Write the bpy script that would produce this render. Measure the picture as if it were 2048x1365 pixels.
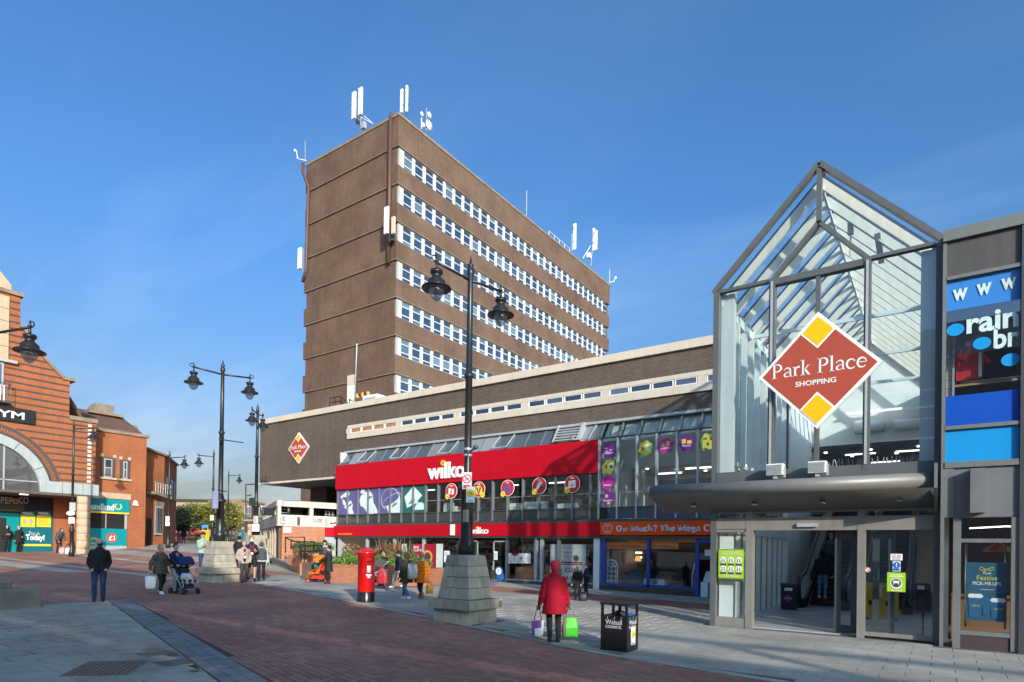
import bpy, bmesh, math, random
from mathutils import Vector, Matrix
random.seed(7)
R_ = math.radians
for o in list(bpy.data.objects):
    bpy.data.objects.remove(o)
SC = bpy.context.scene
COL = SC.collection
# ---------------------------------------------------------------- camera
CAM_POS = Vector((0.0, 0.0, 1.75))
FPX, YAW, PITCH, ROLL, PCY = 1220.158, 0.611978781, 0.00651443948, -0.0147396029, 1088.68731
_F = Vector((-math.sin(YAW) * math.cos(PITCH), math.cos(YAW) * math.cos(PITCH), math.sin(PITCH)))
_R = Vector((math.cos(YAW), math.sin(YAW), 0.0))
_U = _R.cross(_F)
CR = _R * math.cos(ROLL) - _U * math.sin(ROLL)
CU = _R * math.sin(ROLL) + _U * math.cos(ROLL)
cam_d = bpy.data.cameras.new("camera")
cam = bpy.data.objects.new("camera", cam_d)
COL.objects.link(cam)
m4 = Matrix((CR, CU, -_F)).transposed().to_4x4()
m4.translation = CAM_POS
cam.matrix_world = m4
cam_d.sensor_width = 36.0
cam_d.lens = FPX * 36.0 / 2048.0
cam_d.shift_y = (PCY - 682.5) / 2048.0
cam_d.clip_start = 0.05
cam_d.clip_end = 3000.0
SC.camera = cam
# ---------------------------------------------------------------- world, sun, exposure
SUN_EL = R_(19.0)
SUN_AZ = Vector((0.825, -0.565, 0.0)).normalized()
SUN_DIR = Vector((SUN_AZ.x * math.cos(SUN_EL), SUN_AZ.y * math.cos(SUN_EL), math.sin(SUN_EL)))
world = bpy.data.worlds.new("World")
SC.world = world
world.use_nodes = True
nt = world.node_tree
nt.nodes.clear()
wo = nt.nodes.new("ShaderNodeOutputWorld")
bg = nt.nodes.new("ShaderNodeBackground")
sky = nt.nodes.new("ShaderNodeTexSky")
sky.sky_type = 'NISHITA'
sky.sun_disc = False
sky.sun_elevation = SUN_EL
sky.sun_rotation = math.atan2(SUN_AZ.x, SUN_AZ.y)
sky.air_density = 1.0
sky.dust_density = 4.5
sky.ozone_density = 2.6
tc = nt.nodes.new("ShaderNodeTexCoord")
sep = nt.nodes.new("ShaderNodeSeparateXYZ")
nt.links.new(tc.outputs["Generated"], sep.inputs[0])
addz = nt.nodes.new("ShaderNodeMath"); addz.operation = 'ADD'; addz.inputs[1].default_value = 0.12
nt.links.new(sep.outputs["Z"], addz.inputs[0])
dv = nt.nodes.new("ShaderNodeVectorMath"); dv.operation = 'DIVIDE'
comb = nt.nodes.new("ShaderNodeCombineXYZ")
for k in range(3):
    nt.links.new(addz.outputs[0], comb.inputs[k])
nt.links.new(tc.outputs["Generated"], dv.inputs[0])
nt.links.new(comb.outputs[0], dv.inputs[1])
mp = nt.nodes.new("ShaderNodeMapping")
mp.inputs["Scale"].default_value = (0.5, 1.5, 1.0)
mp.inputs["Rotation"].default_value = (0, 0, 0.5)
nt.links.new(dv.outputs[0], mp.inputs[0])
nz = nt.nodes.new("ShaderNodeTexNoise")
nz.inputs["Scale"].default_value = 1.3
nz.inputs["Detail"].default_value = 7.0
nz.inputs["Roughness"].default_value = 0.55
nt.links.new(mp.outputs[0], nz.inputs["Vector"])
cr = nt.nodes.new("ShaderNodeValToRGB")
cr.color_ramp.elements[0].position = 0.47
cr.color_ramp.elements[0].color = (0, 0, 0, 1)
cr.color_ramp.elements[1].position = 0.85
cr.color_ramp.elements[1].color = (0.30, 0.30, 0.30, 1)
nt.links.new(nz.outputs[0], cr.inputs[0])
fade = nt.nodes.new("ShaderNodeMapRange")
fade.inputs[1].default_value = 0.05; fade.inputs[2].default_value = 0.6
fade.inputs[3].default_value = 1.0; fade.inputs[4].default_value = 0.12
nt.links.new(sep.outputs["Z"], fade.inputs[0])
mul = nt.nodes.new("ShaderNodeMath"); mul.operation = 'MULTIPLY'
nt.links.new(cr.outputs[0], mul.inputs[0]); nt.links.new(fade.outputs[0], mul.inputs[1])
mixc = nt.nodes.new("ShaderNodeMix"); mixc.data_type = 'RGBA'
nt.links.new(mul.outputs[0], mixc.inputs[0])
tint = nt.nodes.new("ShaderNodeMix"); tint.data_type = 'RGBA'; tint.blend_type = 'MULTIPLY'
tint.inputs[0].default_value = 1.0
tr_ = nt.nodes.new("ShaderNodeValToRGB")
_e = tr_.color_ramp.elements
_e[0].position = 0.0; _e[0].color = (1.75, 1.52, 1.40, 1)
_e[1].position = 0.42; _e[1].color = (0.62, 1.08, 1.46, 1)
k_ = _e.new(0.10); k_.color = (1.10, 1.03, 1.06, 1)
k_ = _e.new(0.22); k_.color = (0.84, 1.0, 1.18, 1)
nt.links.new(sep.outputs["Z"], tr_.inputs[0])
nt.links.new(tr_.outputs[0], tint.inputs[7])
nt.links.new(sky.outputs[0], tint.inputs[6])
nt.links.new(tint.outputs[2], mixc.inputs[6])
mixc.inputs[7].default_value = (7.0, 8.0, 9.0, 1)
nt.links.new(mixc.outputs[2], bg.inputs[0])
bg.inputs[1].default_value = 0.13
nt.links.new(bg.outputs[0], wo.inputs[0])
sun_d = bpy.data.lights.new("sun", 'SUN')
sun_d.energy = 3.8
sun_d.angle = R_(0.53)
sun_d.color = (1.0, 0.93, 0.82)
sun = bpy.data.objects.new("sun", sun_d)
sun.rotation_euler = (-SUN_DIR).to_track_quat('-Z', 'Y').to_euler()
sun.location = (20, -20, 40)
COL.objects.link(sun)
SC.view_settings.view_transform = 'Standard'
SC.view_settings.look = 'None'
SC.view_settings.exposure = 0.45
SC.view_settings.gamma = 1.0
SC.view_settings.use_curve_mapping = False
SC.render.engine = 'CYCLES'
# ---------------------------------------------------------------- geometry helpers
def ray(px, py):
    return _F + CR * ((px - 1024) / FPX) - CU * ((py - PCY) / FPX)
def pv(px, py, v):
    d = ray(px, py); return CAM_POS + d * (v / d.y)
def pu(px, py, u):
    d = ray(px, py); return CAM_POS + d * (u / d.x)
def at(px, py, depth):
    d = ray(px, py); return CAM_POS + d * (depth / d.dot(_F))
def lerp(x, pts):
    if x <= pts[0][0]: return pts[0][1]
    for (a, b), (c, d) in zip(pts, pts[1:]):
        if x <= c: return b + (d - b) * (x - a) / (c - a)
    return pts[-1][1]
_GU = [(-100, 0), (5, 0), (20, .27), (45, .95), (60, 1.35), (80, 1.6), (200, 1.7)]
def G(u, v):
    a = lerp(-u, _GU)
    s = lerp(-u, [(22, 0), (30, 1)])
    return min(1.7, a + s * .08 * min(7.0, max(0.0, v - 15.5)))
def gpt(px, py):
    d = ray(px, py)
    t = 2.0
    while t < 300:
        p = CAM_POS + d * t
        if p.z <= G(p.x, p.y): return p
        t += 0.02
    return p

class MB:
    """collects shapes into one mesh"""
    def __init__(s):
        s.v = []; s.f = []; s.mi = []
    def add(s, vs, fs, m=0):
        b = len(s.v); s.v.extend([tuple(p) for p in vs])
        for f in fs:
            s.f.append(tuple(b + i for i in f)); s.mi.append(m)
    def poly(s, pts, m=0):
        s.add(pts, [tuple(range(len(pts)))], m)
    def box(s, x0, y0, z0, x1, y1, z1, m=0):
        if x0 > x1: x0, x1 = x1, x0
        if y0 > y1: y0, y1 = y1, y0
        if z0 > z1: z0, z1 = z1, z0
        s.add([(x0,y0,z0),(x1,y0,z0),(x1,y1,z0),(x0,y1,z0),(x0,y0,z1),(x1,y0,z1),(x1,y1,z1),(x0,y1,z1)],
              [(0,3,2,1),(4,5,6,7),(0,1,5,4),(1,2,6,5),(2,3,7,6),(3,0,4,7)], m)
    def bar(s, a, b, w, h, m=0, up=(0, 0, 1)):
        a = Vector(a); b = Vector(b); d = (b - a).normalized(); up = Vector(up)
        if abs(d.dot(up)) > .99: up = Vector((1, 0, 0))
        x = d.cross(up).normalized() * (w / 2); y = x.cross(d).normalized() * (h / 2)
        s.add([a-x-y, a+x-y, a+x+y, a-x+y, b-x-y, b+x-y, b+x+y, b-x+y],
              [(0,1,2,3),(7,6,5,4),(0,4,5,1),(1,5,6,2),(2,6,7,3),(3,7,4,0)], m)
    def prism(s, pts, vec, m=0):
        n = len(pts); vec = Vector(vec)
        q = [Vector(p) for p in pts]; q2 = [p + vec for p in q]
        fs = [tuple(range(n))[::-1], tuple(range(n, 2 * n))]
        for i in range(n):
            j = (i + 1) % n; fs.append((i, j, n + j, n + i))
        s.add(q + q2, fs, m)
    def tube(s, path, r, n=8, m=0, caps=True):
        path = [Vector(p) for p in path]
        rs = r if isinstance(r, (list, tuple)) else [r] * len(path)
        b = len(s.v); k = len(path)
        ref = None
        for i, p in enumerate(path):
            if i == 0: d = path[1] - path[0]
            elif i == k - 1: d = path[-1] - path[-2]
            else: d = (path[i + 1] - path[i]).normalized() + (path[i] - path[i - 1]).normalized()
            if d.length < 1e-9: d = Vector((0, 0, 1))
            d.normalize()
            if ref is None:
                ref = Vector((0, 0, 1)) if abs(d.z) < .9 else Vector((1, 0, 0))
            x = d.cross(ref)
            if x.length < 1e-6: x = d.cross(Vector((0, 1, 0)))
            x.normalize(); y = x.cross(d); ref = y.cross(x) * -1 if False else ref
            for j in range(n):
                a = 2 * math.pi * j / n
                s.v.append(tuple(p + (x * math.cos(a) + y * math.sin(a)) * rs[i]))
        for i in range(k - 1):
            for j in range(n):
                j2 = (j + 1) % n
                s.f.append((b + i*n + j, b + (i+1)*n + j, b + (i+1)*n + j2, b + i*n + j2)); s.mi.append(m)
        if caps:
            s.f.append(tuple(b + j for j in range(n))); s.mi.append(m)
            s.f.append(tuple(b + (k-1)*n + j for j in range(n))[::-1]); s.mi.append(m)
    def lathe(s, prof, c=(0, 0, 0), n=16, m=0, sx=1, sy=1):
        b = len(s.v); k = len(prof)
        for r, z in prof:
            for j in range(n):
                a = 2 * math.pi * j / n
                s.v.append((c[0] + r*sx*math.cos(a), c[1] + r*sy*math.sin(a), c[2] + z))
        for i in range(k - 1):
            for j in range(n):
                j2 = (j + 1) % n
                s.f.append((b+i*n+j, b+i*n+j2, b+(i+1)*n+j2, b+(i+1)*n+j)); s.mi.append(m)
        if prof[0][0] > 1e-4:
            s.f.append(tuple(b + j for j in range(n))[::-1]); s.mi.append(m)
        if prof[-1][0] > 1e-4:
            s.f.append(tuple(b + (k-1)*n + j for j in range(n))); s.mi.append(m)
    def ball(s, c, rx, ry=None, rz=None, n=10, k=6, m=0):
        ry = ry or rx; rz = rz or rx
        pr = [(max(1e-5, math.sin(math.pi*i/k)), -math.cos(math.pi*i/k)) for i in range(k + 1)]
        b0 = len(s.v)
        s.lathe(pr, (0, 0, 0), n, m)
        for i in range(b0, len(s.v)):
            x, y, z = s.v[i]; s.v[i] = (c[0]+x*rx, c[1]+y*ry, c[2]+z*rz)
    def ring(s, c, ux, uz, r0, r1, a0=0, a1=2*math.pi, n=24, depth=0.02, m=0):
        """flat annulus sector with thickness; ux, uz span its plane"""
        c = Vector(c); ux = Vector(ux); uz = Vector(uz); nn = ux.cross(uz).normalized() * depth
        for i in range(n):
            t0 = a0 + (a1-a0)*i/n; t1 = a0 + (a1-a0)*(i+1)/n
            q = [c + (ux*math.cos(t)+uz*math.sin(t))*r for t, r in ((t0,r0),(t0,r1),(t1,r1),(t1,r0))]
            s.prism(q, nn, m)
    def disc(s, c, ux, uz, r, depth=0.01, n=20, m=0):
        c = Vector(c); ux = Vector(ux); uz = Vector(uz); nn = ux.cross(uz).normalized() * depth
        s.prism([c + (ux*math.cos(2*math.pi*i/n)+uz*math.sin(2*math.pi*i/n))*r for i in range(n)], nn, m)
    def stroke(s, pts, w, o, ux, uz, depth, m=0, sc=1.0):
        """thick polyline in the plane (o, ux, uz); w is one width or one per point"""
        o = Vector(o); ux = Vector(ux); uz = Vector(uz); nn = ux.cross(uz).normalized() * depth
        ws = w if isinstance(w, (list, tuple)) else [w]*len(pts)
        L = []; Rr = []
        n = len(pts)
        for i, p in enumerate(pts):
            a = pts[max(0, i-1)]; b = pts[min(n-1, i+1)]
            dx, dy = b[0]-a[0], b[1]-a[1]; l = math.hypot(dx, dy) or 1
            px, py = -dy/l*ws[i]/2, dx/l*ws[i]/2
            L.append((p[0]+px, p[1]+py)); Rr.append((p[0]-px, p[1]-py))
        for i in range(n-1):
            q = [L[i], Rr[i], Rr[i+1], L[i+1]]
            s.prism([o + ux*(x*sc) + uz*(y*sc) for x, y in q], nn, m)
    def text(s, txt, o, ux, uz, h, depth=.01, m=0, bold=0.0, width=None, center=False, shear=0.0, space=1.0):
        """block text, cap height h"""
        key = (txt, bold, shear, space)
        if key not in _TXT:
            cu = bpy.data.curves.new("t", 'FONT'); cu.body = txt; cu.size = 1.0; cu.offset = bold
            cu.extrude = 0.02; cu.resolution_u = 3; cu.shear = shear; cu.space_character = space
            ob = bpy.data.objects.new("t", cu)
            me = bpy.data.meshes.new_from_object(ob)
            _TXT[key] = ([tuple(v.co) for v in me.vertices], [tuple(p.vertices) for p in me.polygons])
            bpy.data.objects.remove(ob); bpy.data.curves.remove(cu); bpy.data.meshes.remove(me)
        vs, fs = _TXT[key]
        if not vs: return
        o = Vector(o); ux = Vector(ux); uz = Vector(uz); nn = ux.cross(uz).normalized()
        x0 = min(v[0] for v in vs); x1 = max(v[0] for v in vs)
        k = h / 0.73
        kx = width / (x1 - x0) if width else k
        off = (x0 + x1) / 2 if center else x0
        s.add([o + ux*((x-off)*kx) + uz*(y*k) + nn*((z+.02)/.04*depth) for x, y, z in vs], fs, m)
    def mesh(s, name, mats, smooth=False):
        me = bpy.data.meshes.new(name)
        me.from_pydata(s.v, [], s.f)
        for mt in (mats if isinstance(mats, (list, tuple)) else [mats]): me.materials.append(mt)
        if any(s.mi): me.polygons.foreach_set("material_index", s.mi)
        if smooth: me.polygons.foreach_set("use_smooth", [True]*len(me.polygons))
        me.update()
        return me
_TXT = {}
_WM = {}
def link(o, parent=None):
    COL.objects.link(o)
    loc = Matrix.LocRotScale(o.location, o.rotation_euler, None)
    _WM[o.name] = loc
    if parent is not None:
        o.parent = parent
        o.matrix_parent_inverse = _WM[parent.name].inverted()
    return o
def thing(name, label, cat, loc=(0, 0, 0), group=None):
    o = bpy.data.objects.new(name, None); o.location = loc; o.empty_display_size = .2
    link(o); o["label"] = label; o["category"] = cat
    if group: o["group"] = group
    return o
def tag(o, label, cat, group=None):
    o["label"] = label; o["category"] = cat
    if group: o["group"] = group
    return o
def part(name, mb, mats, parent=None, smooth=False, label=None, kind=None):
    me = mb if isinstance(mb, bpy.types.Mesh) else mb.mesh(name, mats, smooth)
    o = bpy.data.objects.new(name, me); link(o, parent)
    if label: o["label"] = label
    if kind: o["kind"] = kind
    return o
def inst(name, me, loc, parent=None, rz=0.0, label=None):
    o = bpy.data.objects.new(name, me); o.location = loc; o.rotation_euler = (0, 0, rz); link(o, parent)
    if label: o["label"] = label
    return o
def struct(name, mb, mats, smooth=False):
    o = part(name, mb, mats, None, smooth); o["kind"] = "structure"; return o
def copy_tree(root, loc, rz=0.0, label=None, group=None):
    r = root.copy(); COL.objects.link(r); r.location = loc; r.rotation_euler = (0, 0, rz)
    if label: r["label"] = label
    if group: r["group"] = group
    def rec(src, dst):
        for ch in src.children:
            c = ch.copy(); COL.objects.link(c); c.parent = dst; rec(ch, c)
    rec(root, r)
    return r
# ---------------------------------------------------------------- materials
def nodemat(name):
    m = bpy.data.materials.new(name); m.use_nodes = True
    n = m.node_tree.nodes; l = m.node_tree.links
    b = n.get("Principled BSDF")
    return m, n, l, b
def setc(b, col, rough=.6, metal=0.0, spec=.5):
    b.inputs["Base Color"].default_value = (*col, 1)
    b.inputs["Roughness"].default_value = rough
    b.inputs["Metallic"].default_value = metal
    b.inputs["Specular IOR Level"].default_value = spec
_M = {}
def M(name, col, rough=.6, metal=0.0, var=.12, scale=2.0, bump=0.0, bscale=60.0, spec=.4, rand=0.0, coat=0.0, streak=0.0, world=False, spots=0.0):
    """plain surface with procedural tone variation, optional relief, per-object shade and rain streaks"""
    if name in _M: return _M[name]
    m, n, l, b = nodemat(name); setc(b, col, rough, metal, spec)
    t = n.new("ShaderNodeTexCoord")
    vec = t.outputs["Object"]
    if world: vec = n.new("ShaderNodeNewGeometry").outputs["Position"]
    nz = n.new("ShaderNodeTexNoise"); nz.inputs["Scale"].default_value = scale; nz.inputs["Detail"].default_value = 6
    nz.inputs["Roughness"].default_value = .65
    l.new(vec, nz.inputs["Vector"])
    mr = n.new("ShaderNodeMapRange"); mr.inputs[1].default_value = .3; mr.inputs[2].default_value = .7
    mr.inputs[3].default_value = 1 - var; mr.inputs[4].default_value = 1 + var
    l.new(nz.outputs[0], mr.inputs[0])
    fac = mr.outputs[0]
    if rand:
        oi = n.new("ShaderNodeObjectInfo")
        m2 = n.new("ShaderNodeMapRange"); m2.inputs[3].default_value = 1 - rand; m2.inputs[4].default_value = 1 + rand
        l.new(oi.outputs["Random"], m2.inputs[0])
        mu = n.new("ShaderNodeMath"); mu.operation = 'MULTIPLY'; l.new(fac, mu.inputs[0]); l.new(m2.outputs[0], mu.inputs[1]); fac = mu.outputs[0]
        gm = n.new("ShaderNodeNewGeometry")
        m3 = n.new("ShaderNodeMapRange"); m3.inputs[3].default_value = 1 - rand; m3.inputs[4].default_value = 1 + rand
        l.new(gm.outputs["Random Per Island"], m3.inputs[0])
        mu = n.new("ShaderNodeMath"); mu.operation = 'MULTIPLY'; l.new(fac, mu.inputs[0]); l.new(m3.outputs[0], mu.inputs[1]); fac = mu.outputs[0]
    if spots:
        vo = n.new("ShaderNodeTexVoronoi"); vo.inputs["Scale"].default_value = 2.6; l.new(vec, vo.inputs["Vector"])
        ms_ = n.new("ShaderNodeMapRange"); ms_.inputs[1].default_value = .05; ms_.inputs[2].default_value = .09; ms_.inputs[3].default_value = 1 - spots; ms_.inputs[4].default_value = 1
        l.new(vo.outputs["Distance"], ms_.inputs[0])
        big = n.new("ShaderNodeTexNoise"); big.inputs["Scale"].default_value = .55; big.inputs["Detail"].default_value = 5; l.new(vec, big.inputs["Vector"])
        mb_ = n.new("ShaderNodeMapRange"); mb_.inputs[1].default_value = .35; mb_.inputs[2].default_value = .65; mb_.inputs[3].default_value = 1 - spots*.9; mb_.inputs[4].default_value = 1 + spots*.35
        l.new(big.outputs[0], mb_.inputs[0])
        for o__ in (ms_, mb_):
            mu = n.new("ShaderNodeMath"); mu.operation = 'MULTIPLY'; l.new(fac, mu.inputs[0]); l.new(o__.outputs[0], mu.inputs[1]); fac = mu.outputs[0]
    if streak:
        mpn = n.new("ShaderNodeMapping"); mpn.inputs["Scale"].default_value = (5, 5, .18); l.new(t.outputs["Object"], mpn.inputs[0])
        n2 = n.new("ShaderNodeTexNoise"); n2.inputs["Scale"].default_value = 1.5; n2.inputs["Detail"].default_value = 5; l.new(mpn.outputs[0], n2.inputs["Vector"])
        m4_ = n.new("ShaderNodeMapRange"); m4_.inputs[1].default_value = .4; m4_.inputs[2].default_value = .75; m4_.inputs[3].default_value = 1; m4_.inputs[4].default_value = 1 - streak
        l.new(n2.outputs[0], m4_.inputs[0])
        mu = n.new("ShaderNodeMath"); mu.operation = 'MULTIPLY'; l.new(fac, mu.inputs[0]); l.new(m4_.outputs[0], mu.inputs[1]); fac = mu.outputs[0]
    vm = n.new("ShaderNodeVectorMath"); vm.operation = 'SCALE'; vm.inputs[0].default_value = col
    l.new(fac, vm.inputs["Scale"]); l.new(vm.outputs[0], b.inputs["Base Color"])
    if bump:
        nb = n.new("ShaderNodeTexNoise"); nb.inputs["Scale"].default_value = bscale; nb.inputs["Detail"].default_value = 3
        l.new(vec, nb.inputs["Vector"])
        bp = n.new("ShaderNodeBump"); bp.inputs["Strength"].default_value = bump; bp.inputs["Distance"].default_value = .01
        l.new(nb.outputs[0], bp.inputs["Height"]); l.new(bp.outputs[0], b.inputs["Normal"])
    if coat: b.inputs["Coat Weight"].default_value = coat
    _M[name] = m
    return m
def brickmat(name, c1, c2, mortar, bw=.225, bh=.075, ms=.012, var=.22, rough=.85, streak=.15, patch=.25):
    m, n, l, b = nodemat(name); setc(b, c1, rough, 0, .25)
    t = n.new("ShaderNodeTexCoord"); s = n.new("ShaderNodeSeparateXYZ"); l.new(t.outputs["Object"], s.inputs[0])
    ad = n.new("ShaderNodeMath"); ad.operation = 'ADD'; l.new(s.outputs[0], ad.inputs[0]); l.new(s.outputs[1], ad.inputs[1])
    cb = n.new("ShaderNodeCombineXYZ"); l.new(ad.outputs[0], cb.inputs[0]); l.new(s.outputs[2], cb.inputs[1])
    bt = n.new("ShaderNodeTexBrick"); bt.inputs["Scale"].default_value = 1.0
    bt.inputs["Brick Width"].default_value = bw; bt.inputs["Row Height"].default_value = bh
    bt.inputs["Mortar Size"].default_value = ms; bt.inputs["Mortar Smooth"].default_value = .2
    bt.inputs["Color1"].default_value = (*c1, 1); bt.inputs["Color2"].default_value = (*c2, 1); bt.inputs["Mortar"].default_value = (*mortar, 1)
    l.new(cb.outputs[0], bt.inputs["Vector"])
    nz = n.new("ShaderNodeTexNoise"); nz.inputs["Scale"].default_value = .35; nz.inputs["Detail"].default_value = 8; nz.inputs["Roughness"].default_value = .7
    l.new(t.outputs["Object"], nz.inputs["Vector"])
    mr = n.new("ShaderNodeMapRange"); mr.inputs[1].default_value = .3; mr.inputs[2].default_value = .7
    mr.inputs[3].default_value = 1 - patch; mr.inputs[4].default_value = 1 + patch; l.new(nz.outputs[0], mr.inputs[0])
    mpn = n.new("ShaderNodeMapping"); mpn.inputs["Scale"].default_value = (3, 3, .12); l.new(t.outputs["Object"], mpn.inputs[0])
    n2 = n.new("ShaderNodeTexNoise"); n2.inputs["Scale"].default_value = 1.2; n2.inputs["Detail"].default_value = 5; l.new(mpn.outputs[0], n2.inputs["Vector"])
    m4_ = n.new("ShaderNodeMapRange"); m4_.inputs[1].default_value = .45; m4_.inputs[2].default_value = .8; m4_.inputs[3].default_value = 1; m4_.inputs[4].default_value = 1 - streak
    l.new(n2.outputs[0], m4_.inputs[0])
    mu = n.new("ShaderNodeMath"); mu.operation = 'MULTIPLY'; l.new(mr.outputs[0], mu.inputs[0]); l.new(m4_.outputs[0], mu.inputs[1])
    vm = n.new("ShaderNodeVectorMath"); vm.operation = 'SCALE'
    l.new(bt.outputs["Color"], vm.inputs[0]); l.new(mu.outputs[0], vm.inputs["Scale"]); l.new(vm.outputs[0], b.inputs["Base Color"])
    bp = n.new("ShaderNodeBump"); bp.inputs["Strength"].default_value = .5; bp.inputs["Distance"].default_value = .01; bp.invert = True
    l.new(bt.outputs["Fac"], bp.inputs["Height"]); l.new(bp.outputs[0], b.inputs["Normal"])
    return m
def clearglass(name, tint=(.9, .94, .93), refl=.06, ior=1.5, rough=.01):
    """thin pane: see-through with a Fresnel reflection"""
    m, n, l, b = nodemat(name); n.remove(b)
    o = n.get("Material Output")
    tr = n.new("ShaderNodeBsdfTransparent"); tr.inputs[0].default_value = (*tint, 1)
    gl = n.new("ShaderNodeBsdfGlossy"); gl.inputs["Roughness"].default_value = rough; gl.inputs[0].default_value = (.95, .97, 1, 1)
    fr = n.new("ShaderNodeLayerWeight"); fr.inputs[0].default_value = .25
    mr = n.new("ShaderNodeMapRange"); mr.inputs[3].default_value = refl; mr.inputs[4].default_value = .75
    pw = n.new("ShaderNodeMath"); pw.operation = 'POWER'; pw.inputs[1].default_value = 2.0
    l.new(fr.outputs["Facing"], pw.inputs[0]); l.new(pw.outputs[0], mr.inputs[0])
    mx = n.new("ShaderNodeMixShader"); l.new(mr.outputs[0], mx.inputs[0]); l.new(tr.outputs[0], mx.inputs[1]); l.new(gl.outputs[0], mx.inputs[2])
    l.new(mx.outputs[0], o.inputs[0])
    return m
def mirrorglass(name, inner=(.02, .025, .03), refl=.35, rand=.6, tint=(.8, .9, 1)):
    """window pane that mirrors the sky over a dim room; the room tone differs from pane to pane"""
    m, n, l, b = nodemat(name); n.remove(b); o = n.get("Material Output")
    df = n.new("ShaderNodeBsdfDiffuse"); oi = n.new("ShaderNodeObjectInfo"); gm = n.new("ShaderNodeNewGeometry")
    ad = n.new("ShaderNodeMath"); ad.operation = 'ADD'; l.new(oi.outputs["Random"], ad.inputs[0]); l.new(gm.outputs["Random Per Island"], ad.inputs[1])
    fr = n.new("ShaderNodeMath"); fr.operation = 'FRACT'; l.new(ad.outputs[0], fr.inputs[0])
    cr = n.new("ShaderNodeValToRGB"); e = cr.color_ramp.elements
    e[0].position = 0; e[0].color = (*inner, 1); e[1].position = 1; e[1].color = (inner[0]*3, inner[1]*3, inner[2]*2.7, 1)
    k = cr.color_ramp.elements.new(.72); k.color = (*[c*1.4 for c in inner], 1)
    k = cr.color_ramp.elements.new(.8); k.color = (*[min(.3, c*(1+rand*7)) for c in inner], 1)
    l.new(fr.outputs[0], cr.inputs[0]); l.new(cr.outputs[0], df.inputs[0])
    gl = n.new("ShaderNodeBsdfGlossy"); gl.inputs["Roughness"].default_value = .02; gl.inputs[0].default_value = (*tint, 1)
    t = n.new("ShaderNodeTexCoord"); nb = n.new("ShaderNodeTexNoise"); nb.inputs["Scale"].default_value = 1.2; l.new(t.outputs["Object"], nb.inputs["Vector"])
    bp = n.new("ShaderNodeBump"); bp.inputs["Strength"].default_value = .04; bp.inputs["Distance"].default_value = .05
    l.new(nb.outputs[0], bp.inputs["Height"]); l.new(bp.outputs[0], gl.inputs["Normal"])
    lw = n.new("ShaderNodeLayerWeight"); lw.inputs[0].default_value = .3
    mr = n.new("ShaderNodeMapRange"); mr.inputs[3].default_value = refl; mr.inputs[4].default_value = .8
    pw = n.new("ShaderNodeMath"); pw.operation = 'POWER'; pw.inputs[1].default_value = 2.0
    l.new(lw.outputs["Facing"], pw.inputs[0]); l.new(pw.outputs[0], mr.inputs[0])
    mx = n.new("ShaderNodeMixShader"); l.new(mr.outputs[0], mx.inputs[0]); l.new(df.outputs[0], mx.inputs[1]); l.new(gl.outputs[0], mx.inputs[2])
    l.new(mx.outputs[0], o.inputs[0])
    return m
def lampmat(name, col, strength):
    m, n, l, b = nodemat(name)
    b.inputs["Base Color"].default_value = (*col, 1)
    b.inputs["Emission Color"].default_value = (*col, 1); b.inputs["Emission Strength"].default_value = strength
    return m
X = Vector((1, 0, 0)); Y = Vector((0, 1, 0)); Z = Vector((0, 0, 1))
# ---------------------------------------------------------------- palette
TBRICK = brickmat("tower_brick", (.146, .089, .063), (.114, .067, .048), (.165, .118, .09), streak=.16, patch=.30)
PBRICK = brickmat("podium_brick", (.122, .090, .073), (.092, .064, .052), (.145, .12, .10), patch=.16)
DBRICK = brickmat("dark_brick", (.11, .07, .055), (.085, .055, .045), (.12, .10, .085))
OBRICK = brickmat("orange_brick", (.36, .108, .038), (.30, .082, .03), (.34, .17, .1), ms=.008, streak=.12, patch=.14)
RBRICK = brickmat("red_wall_brick", (.46, .155, .072), (.38, .115, .055), (.45, .28, .19), patch=.14)
PLBRICK = brickmat("planter_brick", (.46, .165, .085), (.38, .12, .062), (.42, .25, .17), ms=.010, patch=.12)
CONC = M("concrete_coping", (.25, .20, .145), .85, var=.2, scale=1.2, streak=.3)
CREAM = M("cream_render", (.58, .51, .42), .7, var=.07, scale=.8, streak=.1)
WHITE = M("white_paint", (.78, .78, .76), .45, var=.05)
WFRAME = M("white_frame", (.60, .61, .61), .4, var=.06, streak=.12)
GREYM = M("grey_metal", (.19, .195, .19), .42, .25, var=.08, streak=.1)
UPM = M("upper_frame_metal", (.13, .135, .135), .4, .25, var=.1, streak=.12)
DGREY = M("dark_grey_metal", (.075, .08, .085), .4, .3, var=.1)
LGREY = M("light_grey_metal", (.42, .44, .45), .4, .2, var=.08, streak=.1)
BLACKP = M("black_paint", (.016, .016, .018), .32, 0, var=.2, spec=.5)
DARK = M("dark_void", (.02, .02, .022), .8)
WRED = M("glossy_red_panel", (.47, .003, .013), .5, 0, var=.05, scale=.7, spec=.2, streak=.06)
ORNG = M("orange_red_panel", (.95, .085, .008), .6, var=.05, spec=.1)
BLUEF = M("blue_frame", (.02, .07, .36), .4, var=.06)
YELP = M("yellow_print", (.85, .55, .02), .5, var=.05)
SOOT = M("charcoal_print", (.05, .05, .055), .6)
WINM = mirrorglass("office_glass", (.022, .036, .062), .27, rand=.9, tint=(.70, .86, .97))
STRIPG = mirrorglass("strip_glass", (.018, .024, .035), .18)
ROOFG = mirrorglass("sloped_glass", (.075, .085, .085), .12, rand=.5)
SPANG = M("spandrel_glass", (.050, .054, .056), .12, .0, var=.18, scale=1.5, spec=.6, rand=.12)
SPANB = M("spandrel_blue_glass", (.035, .065, .11), .15, .0, var=.12, spec=.6, rand=.08)
SHOPG = clearglass("shop_glass", (.86, .9, .9), .075)
ATRG = clearglass("atrium_glass", (.86, .93, .93), .10)
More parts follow.
